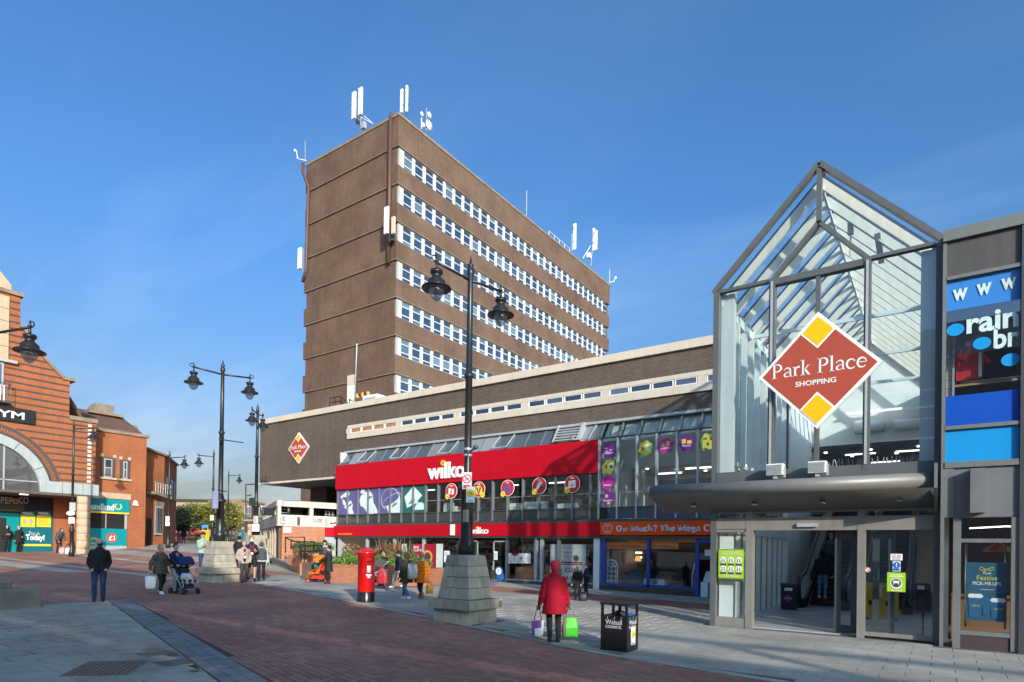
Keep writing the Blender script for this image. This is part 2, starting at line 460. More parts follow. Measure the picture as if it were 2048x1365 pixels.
ROOFCL = clearglass("atrium_roof_glass", (.84, .93, .97), .06)
INWALL = M("interior_wall", (.55, .56, .56), .8, var=.05)
INFLOOR = M("interior_floor", (.30, .30, .30), .35, var=.1)
INCEIL = M("interior_ceiling", (.14, .145, .15), .9, var=.06)
TUBE = lampmat("strip_light", (1, .95, .82), 3.0)
SPOT = lampmat("spot_light", (1, .93, .8), 9.0)
STONE = M("plinth_stone", (.36, .32, .255), .9, var=.22, scale=4, bump=.35, bscale=45, rand=.13, streak=.2)
# ---------------------------------------------------------------- ground sheets
def axis(lo, hi, near_lo, near_hi, fine, coarse):
    a = [lo]
    while a[-1] < hi - 1e-6:
        st = fine if near_lo <= a[-1] < near_hi else coarse
        a.append(min(hi, a[-1] + st))
    return a
def sheet(name, us, vfun, dz, mat, skirt=None):
    """ground sheet following the slope; us list of u, vfun(u) -> list of v"""
    mb = MB(); cols = [vfun(u) for u in us]; n = len(cols[0])
    for u, c in zip(us, cols):
        for v in c: mb.v.append((u, v, G(u, v) + dz))
    for i in range(len(us) - 1):
        for j in range(n - 1):
            mb.f.append((i*n+j, (i+1)*n+j, (i+1)*n+j+1, i*n+j+1)); mb.mi.append(0)
    return struct(name, mb, mat)
PAVE = M("grey_paving", (.36, .335, .295), .8, var=.16, scale=.9, bump=.15, bscale=30, world=True, spots=.28)
GROUT = M("paving_joint", (.11, .10, .085), .95, var=.2)
vs_all = axis(-120, 420, -4, 40, 1.0, 20)
sheet("ground", axis(-420, 140, -80, 8, 1.0, 20), lambda u: vs_all, 0.0, PAVE)
L1 = [(-26, 14.0), (-21, 13.05), (-17, 12.28), (-9.2, 10.35), (-4.6, 9.16), (-2, 8.75), (8, 6.8)]
L2 = [(-21, 7.9), (-16.4, 6.63), (-7.27, 4.12), (-3, 2.95), (8, 0.0)]
l1 = lambda u: lerp(u, L1)
l2 = lambda u: lerp(u, L2)
def lin(a, b, n): return [a + (b - a)*i/(n-1) for i in range(n)]
JRED = M("brick_paving_joint", (.085, .055, .045), .95, var=.2)
sheet("red_brick_paving", lin(-60, 6, 80), lambda u: lin(l2(u)+.5 if u > -17.6 else -3.0, l1(u) if u > -26 else 14.0, 10), .004, JRED)
sheet("blue_brick_band", lin(-17.6, 6, 40), lambda u: lin(l2(u)-.02, l2(u)+.52, 3), .008, GROUT)
DJ = M("dark_joint", (.04, .038, .034), .95)
sheet("slab_bed", lin(-17.6, 6, 40), lambda u: lin(l2(u)-9, l2(u)-.02, 10), .002, DJ)
sheet("shop_side_bed", lin(-22, 6, 40), lambda u: lin(l1(u), 22.3 if u > -16.5 else 15.2, 9), .004, GROUT)
PRED = M("red_paving_surface", (.34, .155, .11), .85, var=.2, scale=2.2, bump=.1, world=True, spots=.28)
FGREY = M("grey_paving_band", (.38, .355, .315), .8, var=.15, scale=2, world=True, spots=.28)
# bands in the paving beyond the bricks and along the shops
sheet("red_paving_middle", lin(-60, -15, 46), lambda u: lin(max(-3.0, l2(u)+.56) if u > -17.6 else -3.0, l1(u)-.03 if u > -26 else 14.0, 14), .007, PRED)
sheet("red_paving_far", lin(-60, -24, 40), lambda u: lin(14.05, 17.2, 5), .006, PRED)
sheet("grey_paving_strip", lin(-60, -22.2, 40), lambda u: lin(11.6 + .05*(u+22), 12.05 + .05*(u+22), 2), .012, FGREY)
sheet("grey_paving_arc", lin(-46, -28.5, 30), lambda u: lin(9.0 + .03*(u+37)**2*.3, 10.1 + .03*(u+37)**2*.3, 3), .012, FGREY)
sheet("red_paving_cross", lin(-52, -31, 30), lambda u: lin(18.8, 20.0, 3), .006, PRED)
# loose surface bricks and slabs
def brickpile(root, name, cells, mats_near, limit=300, label=None):
    """cells: (u, v, w, d, rot, key). The nearest become single pieces, the rest one mesh."""
    cells.sort(key=lambda c: c[5])
    cache = {}
    for c in cells[:limit]:
        k = (round(c[2], 2), round(c[3], 2))
        if k not in cache:
            mb = MB(); mb.box(-k[0]/2, -k[1]/2, -.02, k[0]/2, k[1]/2, .0)
            cache[k] = mb.mesh(name, mats_near)
        inst(name, cache[k], (c[0], c[1], G(c[0], c[1]) + .013 + random.uniform(-.0015, .0015)), root, c[4])
    mb = MB()
    for u, v, w, d, r, _ in cells[limit:]:
        cs, sn = math.cos(r), math.sin(r); z = .013 + random.uniform(-.0015, .0015)
        P4 = [(u + x*cs - y*sn, v + x*sn + y*cs) for x, y in ((-w/2,-d/2),(w/2,-d/2),(w/2,d/2),(-w/2,d/2))]
        top = [(x, y, G(x, y) + z) for x, y in P4]; bot = [(x, y, zz - .02) for x, y, zz in top]
        mb.add(top + bot, [(0,1,2,3),(0,4,5,1),(1,5,6,2),(2,6,7,3),(3,7,4,0)])
    o = part(name, mb, mats_near, root, kind="stuff")
def dist(u, v): return math.hypot(u, v)
def inview(u, v, m=.06):
    d = Vector((u, v, 0)) - Vector((0, 0, CAM_POS.z)); f = d.dot(_F)
    if f < 5: return False
    x = d.dot(CR)/f*FPX + 1024; y = PCY - d.dot(CU)/f*FPX
    return -220 < x < 2200 and y < 1520
BPAVE = M("paving_brick", (.36, .168, .118), .82, var=.16, scale=5, bump=.2, bscale=120, rand=.15, world=True, spots=.28)
BBAND = M("blue_paving_brick", (.22, .215, .215), .8, var=.16, scale=5, bump=.2, bscale=120, rand=.16, world=True, spots=.28)
SLAB = M("paving_slab", (.42, .355, .275), .85, var=.14, scale=2.5, bump=.2, bscale=90, rand=.07, world=True, spots=.28)
SLAB2 = M("paving_slab_warm", (.37, .34, .295), .85, var=.15, scale=2.0, bump=.2, bscale=90, rand=.06, world=True, spots=.28)
tilt = math.atan2(-.25, 1)
cells = []
cs, sn = math.cos(tilt), math.sin(tilt)
for j in range(-60, 140):
    for i in range(-110, 40):
        a = i*.215 + (j % 2)*.107; b = j*.108
        u = a*cs - b*sn; v = a*sn + b*cs
        if -23 < u < 3 and l2(u)+.56 < v < l1(u)-.05 and dist(u, v) < 19 and inview(u, v):
            cells.append((u, v, .203, .096, tilt, dist(u, v)))
brickpile(bpy.data.objects["red_brick_paving"], "brick", cells, BPAVE)
cells = []
for k in range(170):
    a = -17.55 + k*.1
    for r in range(3):
        u = a + r*.03; v = l2(u) + .09 + r*.165
        if inview(u, v): cells.append((u, v, .092, .155, math.atan2(-.27, 1), dist(u, v)))
brickpile(bpy.data.objects["blue_brick_band"], "brick", cells, BBAND)
cells = []
st = math.atan2(-.275, 1)
cut = MB()
def cutslab(mb, pts):
    top = [(x, y, G(x, y) + .013) for x, y in pts]; n_ = len(top)
    mb.add(top + [(x, y, z - .02) for x, y, z in top], [tuple(range(n_))] + [(i, n_ + i, n_ + (i+1) % n_, (i+1) % n_) for i in range(n_)])
for i in range(0, 46):
    u = -20.8 + i*.43
    for j in range(-12, 20):
        v = j*.62 + (i % 2)*.31 + (i*.13 % .2)
        if not inview(u, v) or u < -17.4 or v < -4 or v - .3 > l2(u) - .1: continue
        if -9.8 < u < -8.2 and 2.75 < v < 4.35: continue
        if max(v + .302 - l2(u - .212), v + .302 - l2(u + .212)) > -.03:
            a_, b_ = min(v + .302, l2(u - .212) - .03), min(v + .302, l2(u + .212) - .03)
            if min(a_, b_) > v - .25: cutslab(cut, [(u-.212, v-.302), (u+.212, v-.302), (u+.212, b_), (u-.212, a_)])
        else: cells.append((u, v, .424, .598, 0, dist(u, v)))
part("cut_slab", cut, SLAB, bpy.data.objects["slab_bed"], kind="stuff")
brickpile(bpy.data.objects["slab_bed"], "paving_slab", cells, SLAB)
cut = MB()
k = -20.0
while k < 3:
    cutslab(cut, [(k, l1(k)+.01), (k+.59, l1(k+.59)+.01), (k+.59, l1(k+.59)+.2), (k, l1(k)+.2)]); k += .6
part("edge_slab", cut, SLAB2, bpy.data.objects["shop_side_bed"], kind="stuff")
cells = []
for j in range(0, 36):
    v = 22.1 - j*.4
    for i in range(0, 48):
        u = 2.6 - i*.6 - (j % 2)*.3
        if u < -21.6 or v < l1(u) + .22 or not inview(u, v) or (u < -16.5 and v > 15): continue
        if -4.6 < u < .1 and v > 14.3: continue
        if u > -.1 and v > 13.9: continue
        if 17.9 < v < 19.9 and u > -15.5: continue
        if -20.5 < u < -16 and v > 15.0: continue
        if -9.45 < u < -8.25 and 10.2 < v < 11.4: continue
        cells.append((u, v, .592, .393, 0, dist(u, v)))
brickpile(bpy.data.objects["shop_side_bed"], "paving_slab", cells, SLAB2)
sheet("red_brick_strip", lin(-15.6, -4.3, 16), lambda u: lin(17.8, 20.0, 4), .008, JRED)
cells = []
for j in range(20):
    v = 17.86 + j*.108
    for i in range(52):
        u = -15.5 + i*.215 + (j % 2)*.107
        if u < -4.3: cells.append((u, v, .205, .098, 0, dist(u, v)))
brickpile(bpy.data.objects["red_brick_strip"], "brick", cells, BPAVE, 60)
# iron drain cover
t = thing("drain_cover", "rusty rectangular slatted iron drain cover set in the grey slabs", "drain cover", (-9.0, 3.55, G(-9.0, 3.55)))
IRON = M("rusty_iron", (.25, .165, .11), .75, .2, var=.25, scale=9, bump=.3)
g0 = G(-9.0, 3.55)
dc, da = (-9.0, 3.55), R_(-39)
def rotp(c, a, x, y): return (c[0] + x*math.cos(a) - y*math.sin(a), c[1] + x*math.sin(a) + y*math.cos(a))
def dbox(mb, x0, y0, x1, y1, z0, z1, m=0):
    q = [rotp(dc, da, x, y) for x, y in ((x0,y0),(x1,y0),(x1,y1),(x0,y1))]
    mb.prism([(x, y, G(x, y) + z0) for x, y in q], (0, 0, z1 - z0), m)
us_ = [-10.06, -9.53, -9.0, -8.47, -7.95]
for k in range(4):
    for (v0, v1) in ((2.42, 3.05), (3.06, 3.7), (3.71, 4.3), (4.31, 4.68)):
        a_, b_ = min(v1, l2(us_[k]) - .03), min(v1, l2(us_[k+1]) - .03)
        if min(a_, b_) > v0 + .04:
            mb = MB(); cutslab(mb, [(us_[k]+.005, v0), (us_[k+1]-.005, v0), (us_[k+1]-.005, b_), (us_[k]+.005, a_)]); part("surround_slab", mb, SLAB, t)
for (a, b, c, d) in ((-.46,-.37,.46,-.33),(-.46,.33,.46,.37),(-.46,-.329,-.42,.329),(.42,-.329,.46,.329)):
    mb = MB(); dbox(mb, a, b, c, d, .01, .022); part("frame", mb, IRON, t)
mb = MB(); dbox(mb, -.42, -.33, .42, .33, .0135, .0145); part("pit", mb, M("dark_pit", (.06, .045, .035), .9), t)
for i in range(9):
    mb = MB(); y = -.325 + i*.0725; dbox(mb, -.42, y, .42, y+.055, .015, .020); part("slat", mb, IRON, t)

# ---------------------------------------------------------------- office tower
T = thing("office_tower", "tall brown brick office tower with white window bands behind the red shop", "office tower", (-42.6, 54.5, 6))
UR, VF, UL, VB, TOP = -36.5, 35.0, -48.6, 73.9, 37.2
mb = MB(); mb.box(UL+.25, VF+.09, 5.5, UR-.25, VB-.1, 36.9); part("wall", mb, TBRICK, T)
rows = [34.56 - 3.105*i for i in range(9)]
for i in range(-1, 9):
    zt = TOP - .22 if i < 0 else rows[i] - 1.6
    zb = rows[i+1] if i < 8 else 5.6
    mb = MB(); mb.box(UL, VF, zb, UR, VB, zt); part("brick_band", mb, TBRICK, T)
    mb = MB(); mb.box(UL-.03, VF-.035, zb-.06, UR+.05, VB+.03, zb-.002); part("ledge", mb, CONC, T)
mb = MB(); mb.box(UL-.06, VF-.06, TOP-.218, UR+.06, VB+.06, TOP); part("coping", mb, CONC, T)
W, GW, HB = 1.3, .93, 1.54
mb = MB(); x0 = UR - .2
def fb(y0, z0, y1, z1, d=.09): mb.box(-d, y0, z0, 0, y1, z1)
fb(0, 0, .33, HB); fb(.33, 0, 1.3, .06); fb(.33, .32, 1.3, .40, .07); fb(.33, 1.02, 1.3, 1.1, .07); fb(.33, 1.48, 1.3, HB)
frame_me = mb.mesh("window", WFRAME)
mb = MB(); mb.box(.005, .03, .0, .03, .06, HB); mb.box(.005, .31, 0, .03, .34, HB)
panes = []
for z0, z1 in ((.07, .32), (.41, 1.0), (1.1, 1.47)):
    p = MB(); p.poly([(-.06, .33, z0), (-.06, 1.3, z0), (-.06, 1.3, z1), (-.06, .33, z1)]); panes.append(p.mesh("pane", WINM))
allp = MB()
for z0, z1 in ((.07, .32), (.41, 1.0), (1.1, 1.47)):
    allp.poly([(-.06, .33, z0), (-.06, 1.3, z0), (-.06, 1.3, z1), (-.06, .33, z1)])
allp_me = allp.mesh("panes", WINM)
npane = 0
for r in range(8):
    zb = rows[r] - 1.6 + .003
    mbp = MB(); mbp.box(UR-.22, VF+.2, zb, UR-.08, VF+.43, zb+HB); part("corner_panel", mbp, M("grey_corner_panel", (.42, .43, .43), .45, var=.08, streak=.2), T)
    for i in range(29):
        v = VF + .45 + i*W
        # lower rows are hidden by the podium beyond some distance
        zmin = 9.8 + (v - 23)*.36
        if zb + 1.6 < zmin - 1.0: continue
        o = inst("window", frame_me, (UR-.1, v, zb), T)
        if i < 14 and npane < 291:
            for p in panes: inst("pane", p, (UR-.1, v, zb), o); npane += 1
        else:
            q = inst("panes", allp_me, (UR-.1, v, zb), o); q["kind"] = "stuff"
# pipes on the front face
BRN = M("brown_pipe", (.105, .055, .042), .5, var=.1)
mb = MB(); u = pv(783, 300, VF).x
mb.tube([(u, VF-.16, 36.9), (u, VF-.16, 25.0)], .17, 8); mb.tube([(u, VF+.1, 37.25), (u, VF-.1, 37.3), (u, VF-.16, 36.9)], .15, 8)
part("drain_pipe", mb, BRN, T, True)
mb = MB()
pts = [pv(606, 327, VF-.15), pv(606, 345, VF-.15), pv(617, 375, VF-.15), pv(613, 500, VF-.15), pv(612, 540, VF-.15), pv(605, 565, VF-.15)]
mb.tube(pts, .14, 8); part("drain_pipe", mb, BRN, T, True)
mb = MB(); mb.tube([pv(713, 688, VF-.2), pv(713, 688, VF-.2) - Z*.0 + X*.01, ] , .05, 6)
mb = MB(); a = pv(713, 689, VF-.15); b = pv(711, 800, VF-.15); mb.tube([a + Y*.1, a, b], .09, 8); part("flue_pipe", mb, LGREY, T, True)
mb = MB(); a = pv(703, 800, VF); mb.box(a.x-.5, VF-.07, 12, a.x+.5, VF+.01, 15.55); part("door", mb, WHITE, T)
mb = MB(); mb.box(a.x-.55, VF-.05, 15.55, a.x+.55, VF+.01, 16.5); part("panel", mb, CREAM, T)

# antennas and masts on the tower, each one a thing
ANT = M("antenna_white", (.80, .79, .76), .4, var=.04)
STEEL = M("galvanised_steel", (.36, .38, .39), .4, .5, var=.1)
def panel(mb, p, h, w=.3, d=.16, m=0):
    mb.box(p.x-w/2, p.y-d/2, p.z, p.x+w/2, p.y+d/2, p.z+h, m)
def mast_thing(label, base, top, panels, extras=None, cat="antenna"):
    t = thing("antenna_mast", label, cat, base, "antennas on the tower")
    mb = MB(); mb.tube([base, top], .055, 6); part("mast", mb, STEEL, t)
    for p, h, w in panels:
        mb = MB(); panel(mb, p, h, w); part("antenna_panel", mb, ANT, t)
        for f_ in (.3, .8):
            mb = MB(); q = Vector((base.x, base.y, p.z + h*f_)); mb.bar(q, Vector((p.x, p.y, q.z)), .05, .05); part("bracket", mb, STEEL, t)
    if extras: extras(t)
    return t
def ex1(t):
    mb = MB(); b = pv(722, 235, 35.7); c = pv(746, 248, 35.7); mb.tube([b, c], .03, 5); mb.tube([pv(728, 232, 35.7), c], .03, 5); part("brace", mb, ANT, t)
    mb = MB(); q = pv(727, 258, 35.6); mb.box(q.x-.2, q.y-.15, q.z, q.x+.2, q.y+.15, q.z+.55); part("cabinet", mb, LGREY, t)
    mb = MB(); q = pv(716, 242, 35.6); mb.ball(q, .28, .2, .3, 8, 5); mb.tube([q, pv(722, 256, 35.6)], .06, 6); part("cable_bundle", mb, DGREY, t)
mast_thing("pair of white antenna panels on a mast above the long left parapet", pv(721, 264, 35.6), pv(722, 205, 35.6),
    [(pv(707.5, 238, 35.5), 2.35, .42), (pv(720.5, 230, 35.5), 2.35, .42)], ex1)
mast_thing("slim antenna rods standing at the nearest roof corner of the tower", pv(812, 231, 36.6), pv(813.5, 178, 36.6),
    [(pv(803, 226, 36.6), 2.0, .22), (pv(813, 224, 36.3), 2.2, .16)])
def ex3(t):
    for px, py, r in ((842, 230, .2), (857, 232, .26), (845, 252, .2), (856, 252, .42)):
        mb = MB(); q = pu(px, py, -37.2); mb.lathe([(0.02, 0), (r*.7, .04), (r, .12), (r, .16)], (0, 0, 0), 12); 
        mb.v = [(q.x + z, q.y + x, q.z + y) for x, y, z in mb.v]; part("dish", mb, ANT, t, True)
    mb = MB(); a = pu(843, 258, -37.2); mb.tube([a, pu(843, 228, -37.2)], .05, 6); part("mast", mb, ANT, t)
mast_thing("white mast with small round dishes just right of the roof corner", pu(853, 263, -37.2), pu(853.5, 217, -37.2), [], ex3)
def ex4(t):
    mb = MB(); q = pv(590, 302, 35.3); mb.ball(q, .13, .13, .16, 8, 6); mb.tube([q, pv(593, 302, 35.3), pv(595, 318, 35.3), pv(612, 322, 35.3)], .045, 6); part("camera", mb, ANT, t, True)
t = mast_thing("thin whip aerial with a camera arm at the far left roof corner", pv(610.5, 323, 35.3), pv(610.5, 282, 35.3), [], ex4)
t.children[0].scale = (1, 1, 1)
t = thing("antenna_mast", "white antenna panel fixed on the brick beside the third window band", "antenna", pv(775, 480, 34.3), "antennas on the tower")
mb = MB(); panel(mb, pv(772.5, 468, 34.0), 2.15, .42); part("antenna_panel", mb, ANT, t)
mb = MB(); panel(mb, pv(786.5, 468, 34.3), 1.35, .32); part("antenna_panel", mb, M("antenna_beige", (.62, .5, .37), .5), t)
mb = MB(); c = pv(779, 470, 34.5); mb.tube([c - Z*.6, c + Z*1.2], .06, 6)
for dz in (-.3, .3, .9): mb.bar(c + Z*dz, Vector((c.x, 35.0, c.z+dz)), .06, .06); mb.bar(c + Z*dz + X*-.35, c + Z*dz + X*.35, .06, .06)
mb.box(c.x-.1, c.y, c.z-.5, c.x+.35, c.y+.3, c.z-.1); part("bracket", mb, DGREY, t)
t = thing("antenna_mast", "white antenna panel hanging on the outer left edge of the tower", "antenna", pv(600, 548, 35.2), "antennas on the tower")
mb = MB(); panel(mb, pv(599, 538, 35.1), 1.95, .45); part("antenna_panel", mb, ANT, t)
mb = MB(); c = pv(606, 545, 35.2); mb.tube([c, c + Z*2.2], .05, 6); mb.bar(c + Z*.3, c + Z*.3 + X*.6, .06, .06); mb.bar(c + Z*1.6, c + Z*1.6 + X*.6, .06, .06)
mb.bar(c + Z*.3, c + Z*.3 - X*.5, .05, .05); mb.bar(c + Z*1.6, c + Z*1.6 - X*.5, .05, .05); part("bracket", mb, STEEL, t)
def ex7(t):
    mb = MB(); q = pu(1053, 392, -36.9); mb.bar(q - Y*.4, q + Y*.4, .05, .05); part("crossbar", mb, STEEL, t)
mast_thing("lone thin whip aerial midway along the tower roof edge", pu(1053, 433, -36.9), pu(1053.5, 381, -36.9), [], ex7)
mast_thing("white antenna panel with a dark bracket near the far roof end", pu(1144, 503, -36.9), pu(1144, 468, -36.9), [(pu(1149, 500, -36.9), 3.2, .35)])
def ex9(t):
    mb = MB(); q = pu(1178, 515, -36.9); mb.box(q.x-.2, q.y-.25, q.z-.1, q.x+.2, q.y+.25, q.z+.5); part("cabinet", mb, ANT, t)
    mb = MB(); mb.tube([pu(1166, 517, -36.9), pu(1181, 492, -36.9)], .05, 5); part("brace", mb, ANT, t)
mast_thing("tall antenna mast with two panels nearest the far roof end", pu(1182, 533, -36.9), pu(1187, 466, -36.9), [(pu(1187, 502, -37), 2.9, .3), (pu(1191.5, 500, -36.8), 2.5, .35)], ex9)
def ex10(t):
    mb = MB(); q = pu(1231, 556, -36.6); mb.ball(q, .16, .2, .2, 8, 6); mb.tube([q, pu(1227, 564, -36.6), pu(1219, 565, -36.6)], .05, 6); part("camera", mb, ANT, t)
mast_thing("short camera arm poking out past the far end of the tower roof", pu(1219, 568, -36.6), pu(1219.5, 538, -36.6), [], ex10)
t = thing("roof_rail", "thin metal guard rail along the far part of the tower roof", "railing", pu(1115, 475, -37.2))
mb = MB(); a, b = pu(1098, 462, -37.2), pu(1139, 497, -37.2)
for k in range(5):
    p = a.lerp(b, k/4); mb.tube([Vector((p.x, p.y, TOP)), p], .03, 5)
mb.tube([a, b], .03, 5); part("rail", mb, ANT, t)
# rooftop odds and ends in front of the tower
t = thing("roof_stair_rail", "black metal stair railing on the flat roof below the tower door", "railing", pv(680, 812, 33.5))
mb = MB(); vv = 33.5
P5 = [pv(659, 815, vv), pv(659, 797, vv), pv(682, 793, vv), pv(697, 809, vv)]
mb.tube(P5, .05, 6); mb.tube([pv(682, 793, vv), pv(682, 812, vv)], .05, 6); mb.tube([pv(659, 806, vv), pv(682, 803, vv), pv(692, 811, vv)], .04, 6)
mb.tube([pv(670, 795, vv), pv(670, 814, vv)], .04, 6); mb.tube([pv(699, 799, vv), pv(699, 808, vv), pv(711, 806, vv), pv(699, 799, vv)], .05, 6)
part("rail", mb, BLACKP, t)
t = thing("roof_vent_row", "row of three short orange capped vents on the podium roof", "vents", pv(725, 800, 32))
for px in (715, 725.5, 736):
    mb = MB(); p = pv(px, 800, 32); mb.tube([Vector((p.x, p.y, 9.8)), p - Z*.25], .07, 6); part("vent_pipe", mb, LGREY, t)
    mb = MB(); q = pv(px, 793 - (px-715)*.22, 32); mb.ball(q, .17, .17, .22, 8, 6); part("vent_cap", mb, M("ochre", (.55, .3, .06), .6), t, True)
mb = MB(); mb.tube([pv(714, 791, 32), pv(738, 786, 32)], .07, 6); part("crossbar", mb, BLACKP, t)
t = thing("roof_unit", "flat white air handling box lying on the podium roof", "roof unit", pv(752, 798, 31))
mb = MB(); q = pv(752, 797, 31); mb.box(q.x-.75, q.y-.6, 9.6, q.x+.75, q.y+.6, q.z+.12); part("casing", mb, WHITE, t)
mb = MB(); mb.box(q.x-.6, q.y-.62, q.z-.5, q.x+.6, q.y-.605, q.z-.05); part("grille", mb, LGREY, t)
# ---------------------------------------------------------------- shopping block: upper brick storey, red shop, furniture shop
S = thing("shopping_block", "long brown brick shopping block with white coping and a bright red shop front", "shopping centre", (-16, 24, 0))
VU, VW = 23.0, 22.4
mb = MB()
mb.box(-36.3, VU, 5.74, -27.74, 34.6, 9.5); part("overhang_wall", mb, PBRICK, S)
mb = MB(); mb.box(-27.74, VU, 7.02, -4.56, 34.6, 9.5); part("wall", mb, PBRICK, S)
mb = MB(); mb.box(-36.45, VU-.12, 9.503, -4.54, VU+.35, 9.83); mb.box(-36.45, VU+.35, 9.503, -36.1, 34.6, 9.83); part("coping", mb, CREAM, S)
mb = MB(); mb.box(-36.1, VU+.35, 9.503, -4.6, 34.8, 9.6); part("flat_roof", mb, M("roof_felt", (.12, .12, .12), .9), S)
mb = MB(); mb.box(-36.4, VU-.06, 5.62, -27.8, VU+.2, 5.737); part("soffit_edge", mb, CREAM, S)
mb = MB(); mb.box(-36.35, VU+.203, 5.66, -27.8, 31, 5.735); part("soffit", mb, M("soffit_board", (.30, .29, .27), .8), S)
# high strip of windows
mb = MB(); mb.box(-27.65, VU-.07, 8.40, -4.57, VU-.002, 8.57); part("window_head", mb, CREAM, S)
mb = MB(); mb.box(-27.65, VU-.09, 7.80, -4.57, VU-.002, 8.12); part("window_sill", mb, CREAM, S)
mw = MB(); mw.box(0, -.05, 0, .04, 0, .276); mw.box(.84, -.05, 0, .88, 0, .276); mw.box(.04, -.05, 0, .84, 0, .03); mw.box(.04, -.05, .246, .84, 0, .276)
wf = mw.mesh("window", WHITE)
pm = MB(); pm.poly([(.04, -.012, .03), (.84, -.012, .03), (.84, -.012, .246), (.04, -.012, .246)])
pn_glass = pm.mesh("pane", STRIPG)
TIMB = M("boarded_window", (.33, .17, .07), .6, var=.4, scale=3)
pn_timb = MB(); pn_timb.v, pn_timb.f, pn_timb.mi = list(pm.v), list(pm.f), list(pm.mi); pn_timb = pn_timb.mesh("pane", TIMB)
mpil = MB(); mpil.box(-.1, -.06, 0, .06, -.003, .276); pil = mpil.mesh("mullion", WHITE)
mpw = MB(); mpw.box(-.2, -.065, 0, .12, -.003, .276); pilw = mpw.mesh("pilaster", CREAM)
u = -27.65; gi = 0
while u < -5.4:
    inst("pilaster", pilw, (u + .1, VU, 8.122), S)
    for k in range(4):
        uu = u + .24 + k*.93
        if uu > -5.4: break
        o = inst("window", wf, (uu, VU, 8.122), S)
        inst("pane", pn_timb if gi == 0 else pn_glass, (uu, VU, 8.122), o)
    u += 4.03; gi += 1
# sloped glazing
A0, B0 = Vector((0, 22.42, 6.25)), Vector((0, 22.97, 7.0))
mb = MB(); mb.box(-27.75, 22.82, 7.0, -4.6, 23.05, 7.10); part("flashing", mb, LGREY, S)
MUL = []
u = -27.7
while u < -11.4: MUL.append(u); u += .836
MUL.append(-11.42)
for d in (-10.6, -9.78, -8.97, -8.17, -7.37, -6.57, -5.77, -4.97): MUL.append(d)
gp = MB(); gp.prism([(0, A0.y, A0.z), (.80, A0.y, A0.z), (.80, B0.y, B0.z), (0, B0.y, B0.z)], (0, .012, -.01))
g_m = gp.mesh("roof_pane", ROOFG); g_c = gp.mesh("roof_pane", SHOPG)
gp = MB(); gp.prism([(.04, A0.y, A0.z), (.76, A0.y, A0.z), (.76, B0.y, B0.z), (.04, B0.y, B0.z)], (0, .012, -.01)); g_b = gp.mesh("roller_blind", M("cream_blind", (.66, .60, .48), .8, var=.06))
gb = MB(); gb.bar(A0, B0, .045, .07); bar_m = gb.mesh("glazing_bar", GREYM)
hop = MB()
for (p, q) in (((0,A0.y-.16,A0.z+.04),(0,B0.y,B0.z)),((.8,A0.y-.16,A0.z+.04),(.8,B0.y,B0.z)),((0,A0.y-.16,A0.z+.04),(.8,A0.y-.16,A0.z+.04))): hop.bar(p, q, .04, .05)
hop_m = hop.mesh("vent_frame", LGREY)
for i, u in enumerate(MUL[:-1]):
    inst("glazing_bar", bar_m, (u, 0, 0), S)
    w = MUL[i+1] - u
    if u < -11.5:
        inst("roof_pane", g_m, (u + .02, 0, 0), S)
        if i in (2, 5, 9, 13, 18): inst("vent_frame", hop_m, (u + .02, -.02, .02), S)
    else:
        inst("roof_pane", g_c, (u + .02, 0, 0), S)
        inst("roller_blind", g_b, (u + .02, .13, -.09), S)
mb = MB(); mb.prism([(-27.74, 22.40, 6.22), (-27.74, 22.995, 6.22), (-27.74, 22.995, 7.0), (-27.74, 22.96, 7.0)], (-.06, 0, 0)); part("end_cap", mb, GREYM, S)
# louvred vent box in the slope
t = thing("louvre_vent", "slatted metal vent box standing in the sloped glazing above the red band", "vent", (-13.0, 22.4, 6.4))
for k in range(6):
    mb = MB(); z = 6.32 + k*.13; y = 22.28 + k*.09; mb.box(-13.55, y-.03, z, -12.45, y+.12, z+.05); part("slat", mb, LGREY, t)
mb = MB(); mb.prism([(-12.44, 22.2, 6.28), (-12.44, 22.75, 6.28), (-12.44, 22.95, 7.1), (-12.44, 22.72, 7.1)], (.12, 0, 0)); mb.prism([(-13.6, 22.2, 6.28), (-13.6, 22.75, 6.28), (-13.6, 22.95, 7.1), (-13.6, 22.72, 7.1)], (.05, 0, 0)); part("side_plate", mb, LGREY, t)
# upper red band
edges = [-27.78, -25.9, -23.55, -21.3, -18.9, -17.0, -15.05, -13.3, -11.44]
for a, b in zip(edges, edges[1:]):
    mb = MB(); mb.box(a+.006, 22.26, 4.87, b-.006, 22.40, 6.215); part("fascia_panel", mb, WRED, S)
mb = MB(); mb.box(-27.76, 22.30, 4.90, -11.46, 22.39, 6.19); part("fascia_backing", mb, M("red_seam", (.75, .12, .13), .4), S)
# first floor glazing, spandrels
mm = MB(); mm.box(-.035, -.06, 2.98, .035, .1, 4.86); mul_m = mm.mesh("mullion", GREYM)
mm2 = MB(); mm2.box(-.035, -.06, 2.98, .035, .1, 6.25); mul_m2 = mm2.mesh("mullion", LGREY)
sp = MB(); sp.box(.04, .0, 3.0, .80, .05, 3.42); sp1 = sp.mesh("spandrel_panel", SPANG); sp2 = sp.mesh("spandrel_panel", SPANB)
gl = MB(); gl.poly([(.036, .03, 3.47), (.80, .03, 3.47), (.80, .03, 4.86), (.036, .03, 4.86)]); gl1 = gl.mesh("pane", SHOPG)
gl = MB(); gl.poly([(.036, .03, 3.47), (.77, .03, 3.47), (.77, .03, 6.24), (.036, .03, 6.24)]); gl2 = gl.mesh("pane", SHOPG)
PURP = M("purple_print", (.115, .095, .27), .45, var=.05); TEAL = M("teal_print", (.02, .12, .115), .45, var=.05); PALE = M("pale_print", (.62, .72, .70), .5, var=.03)
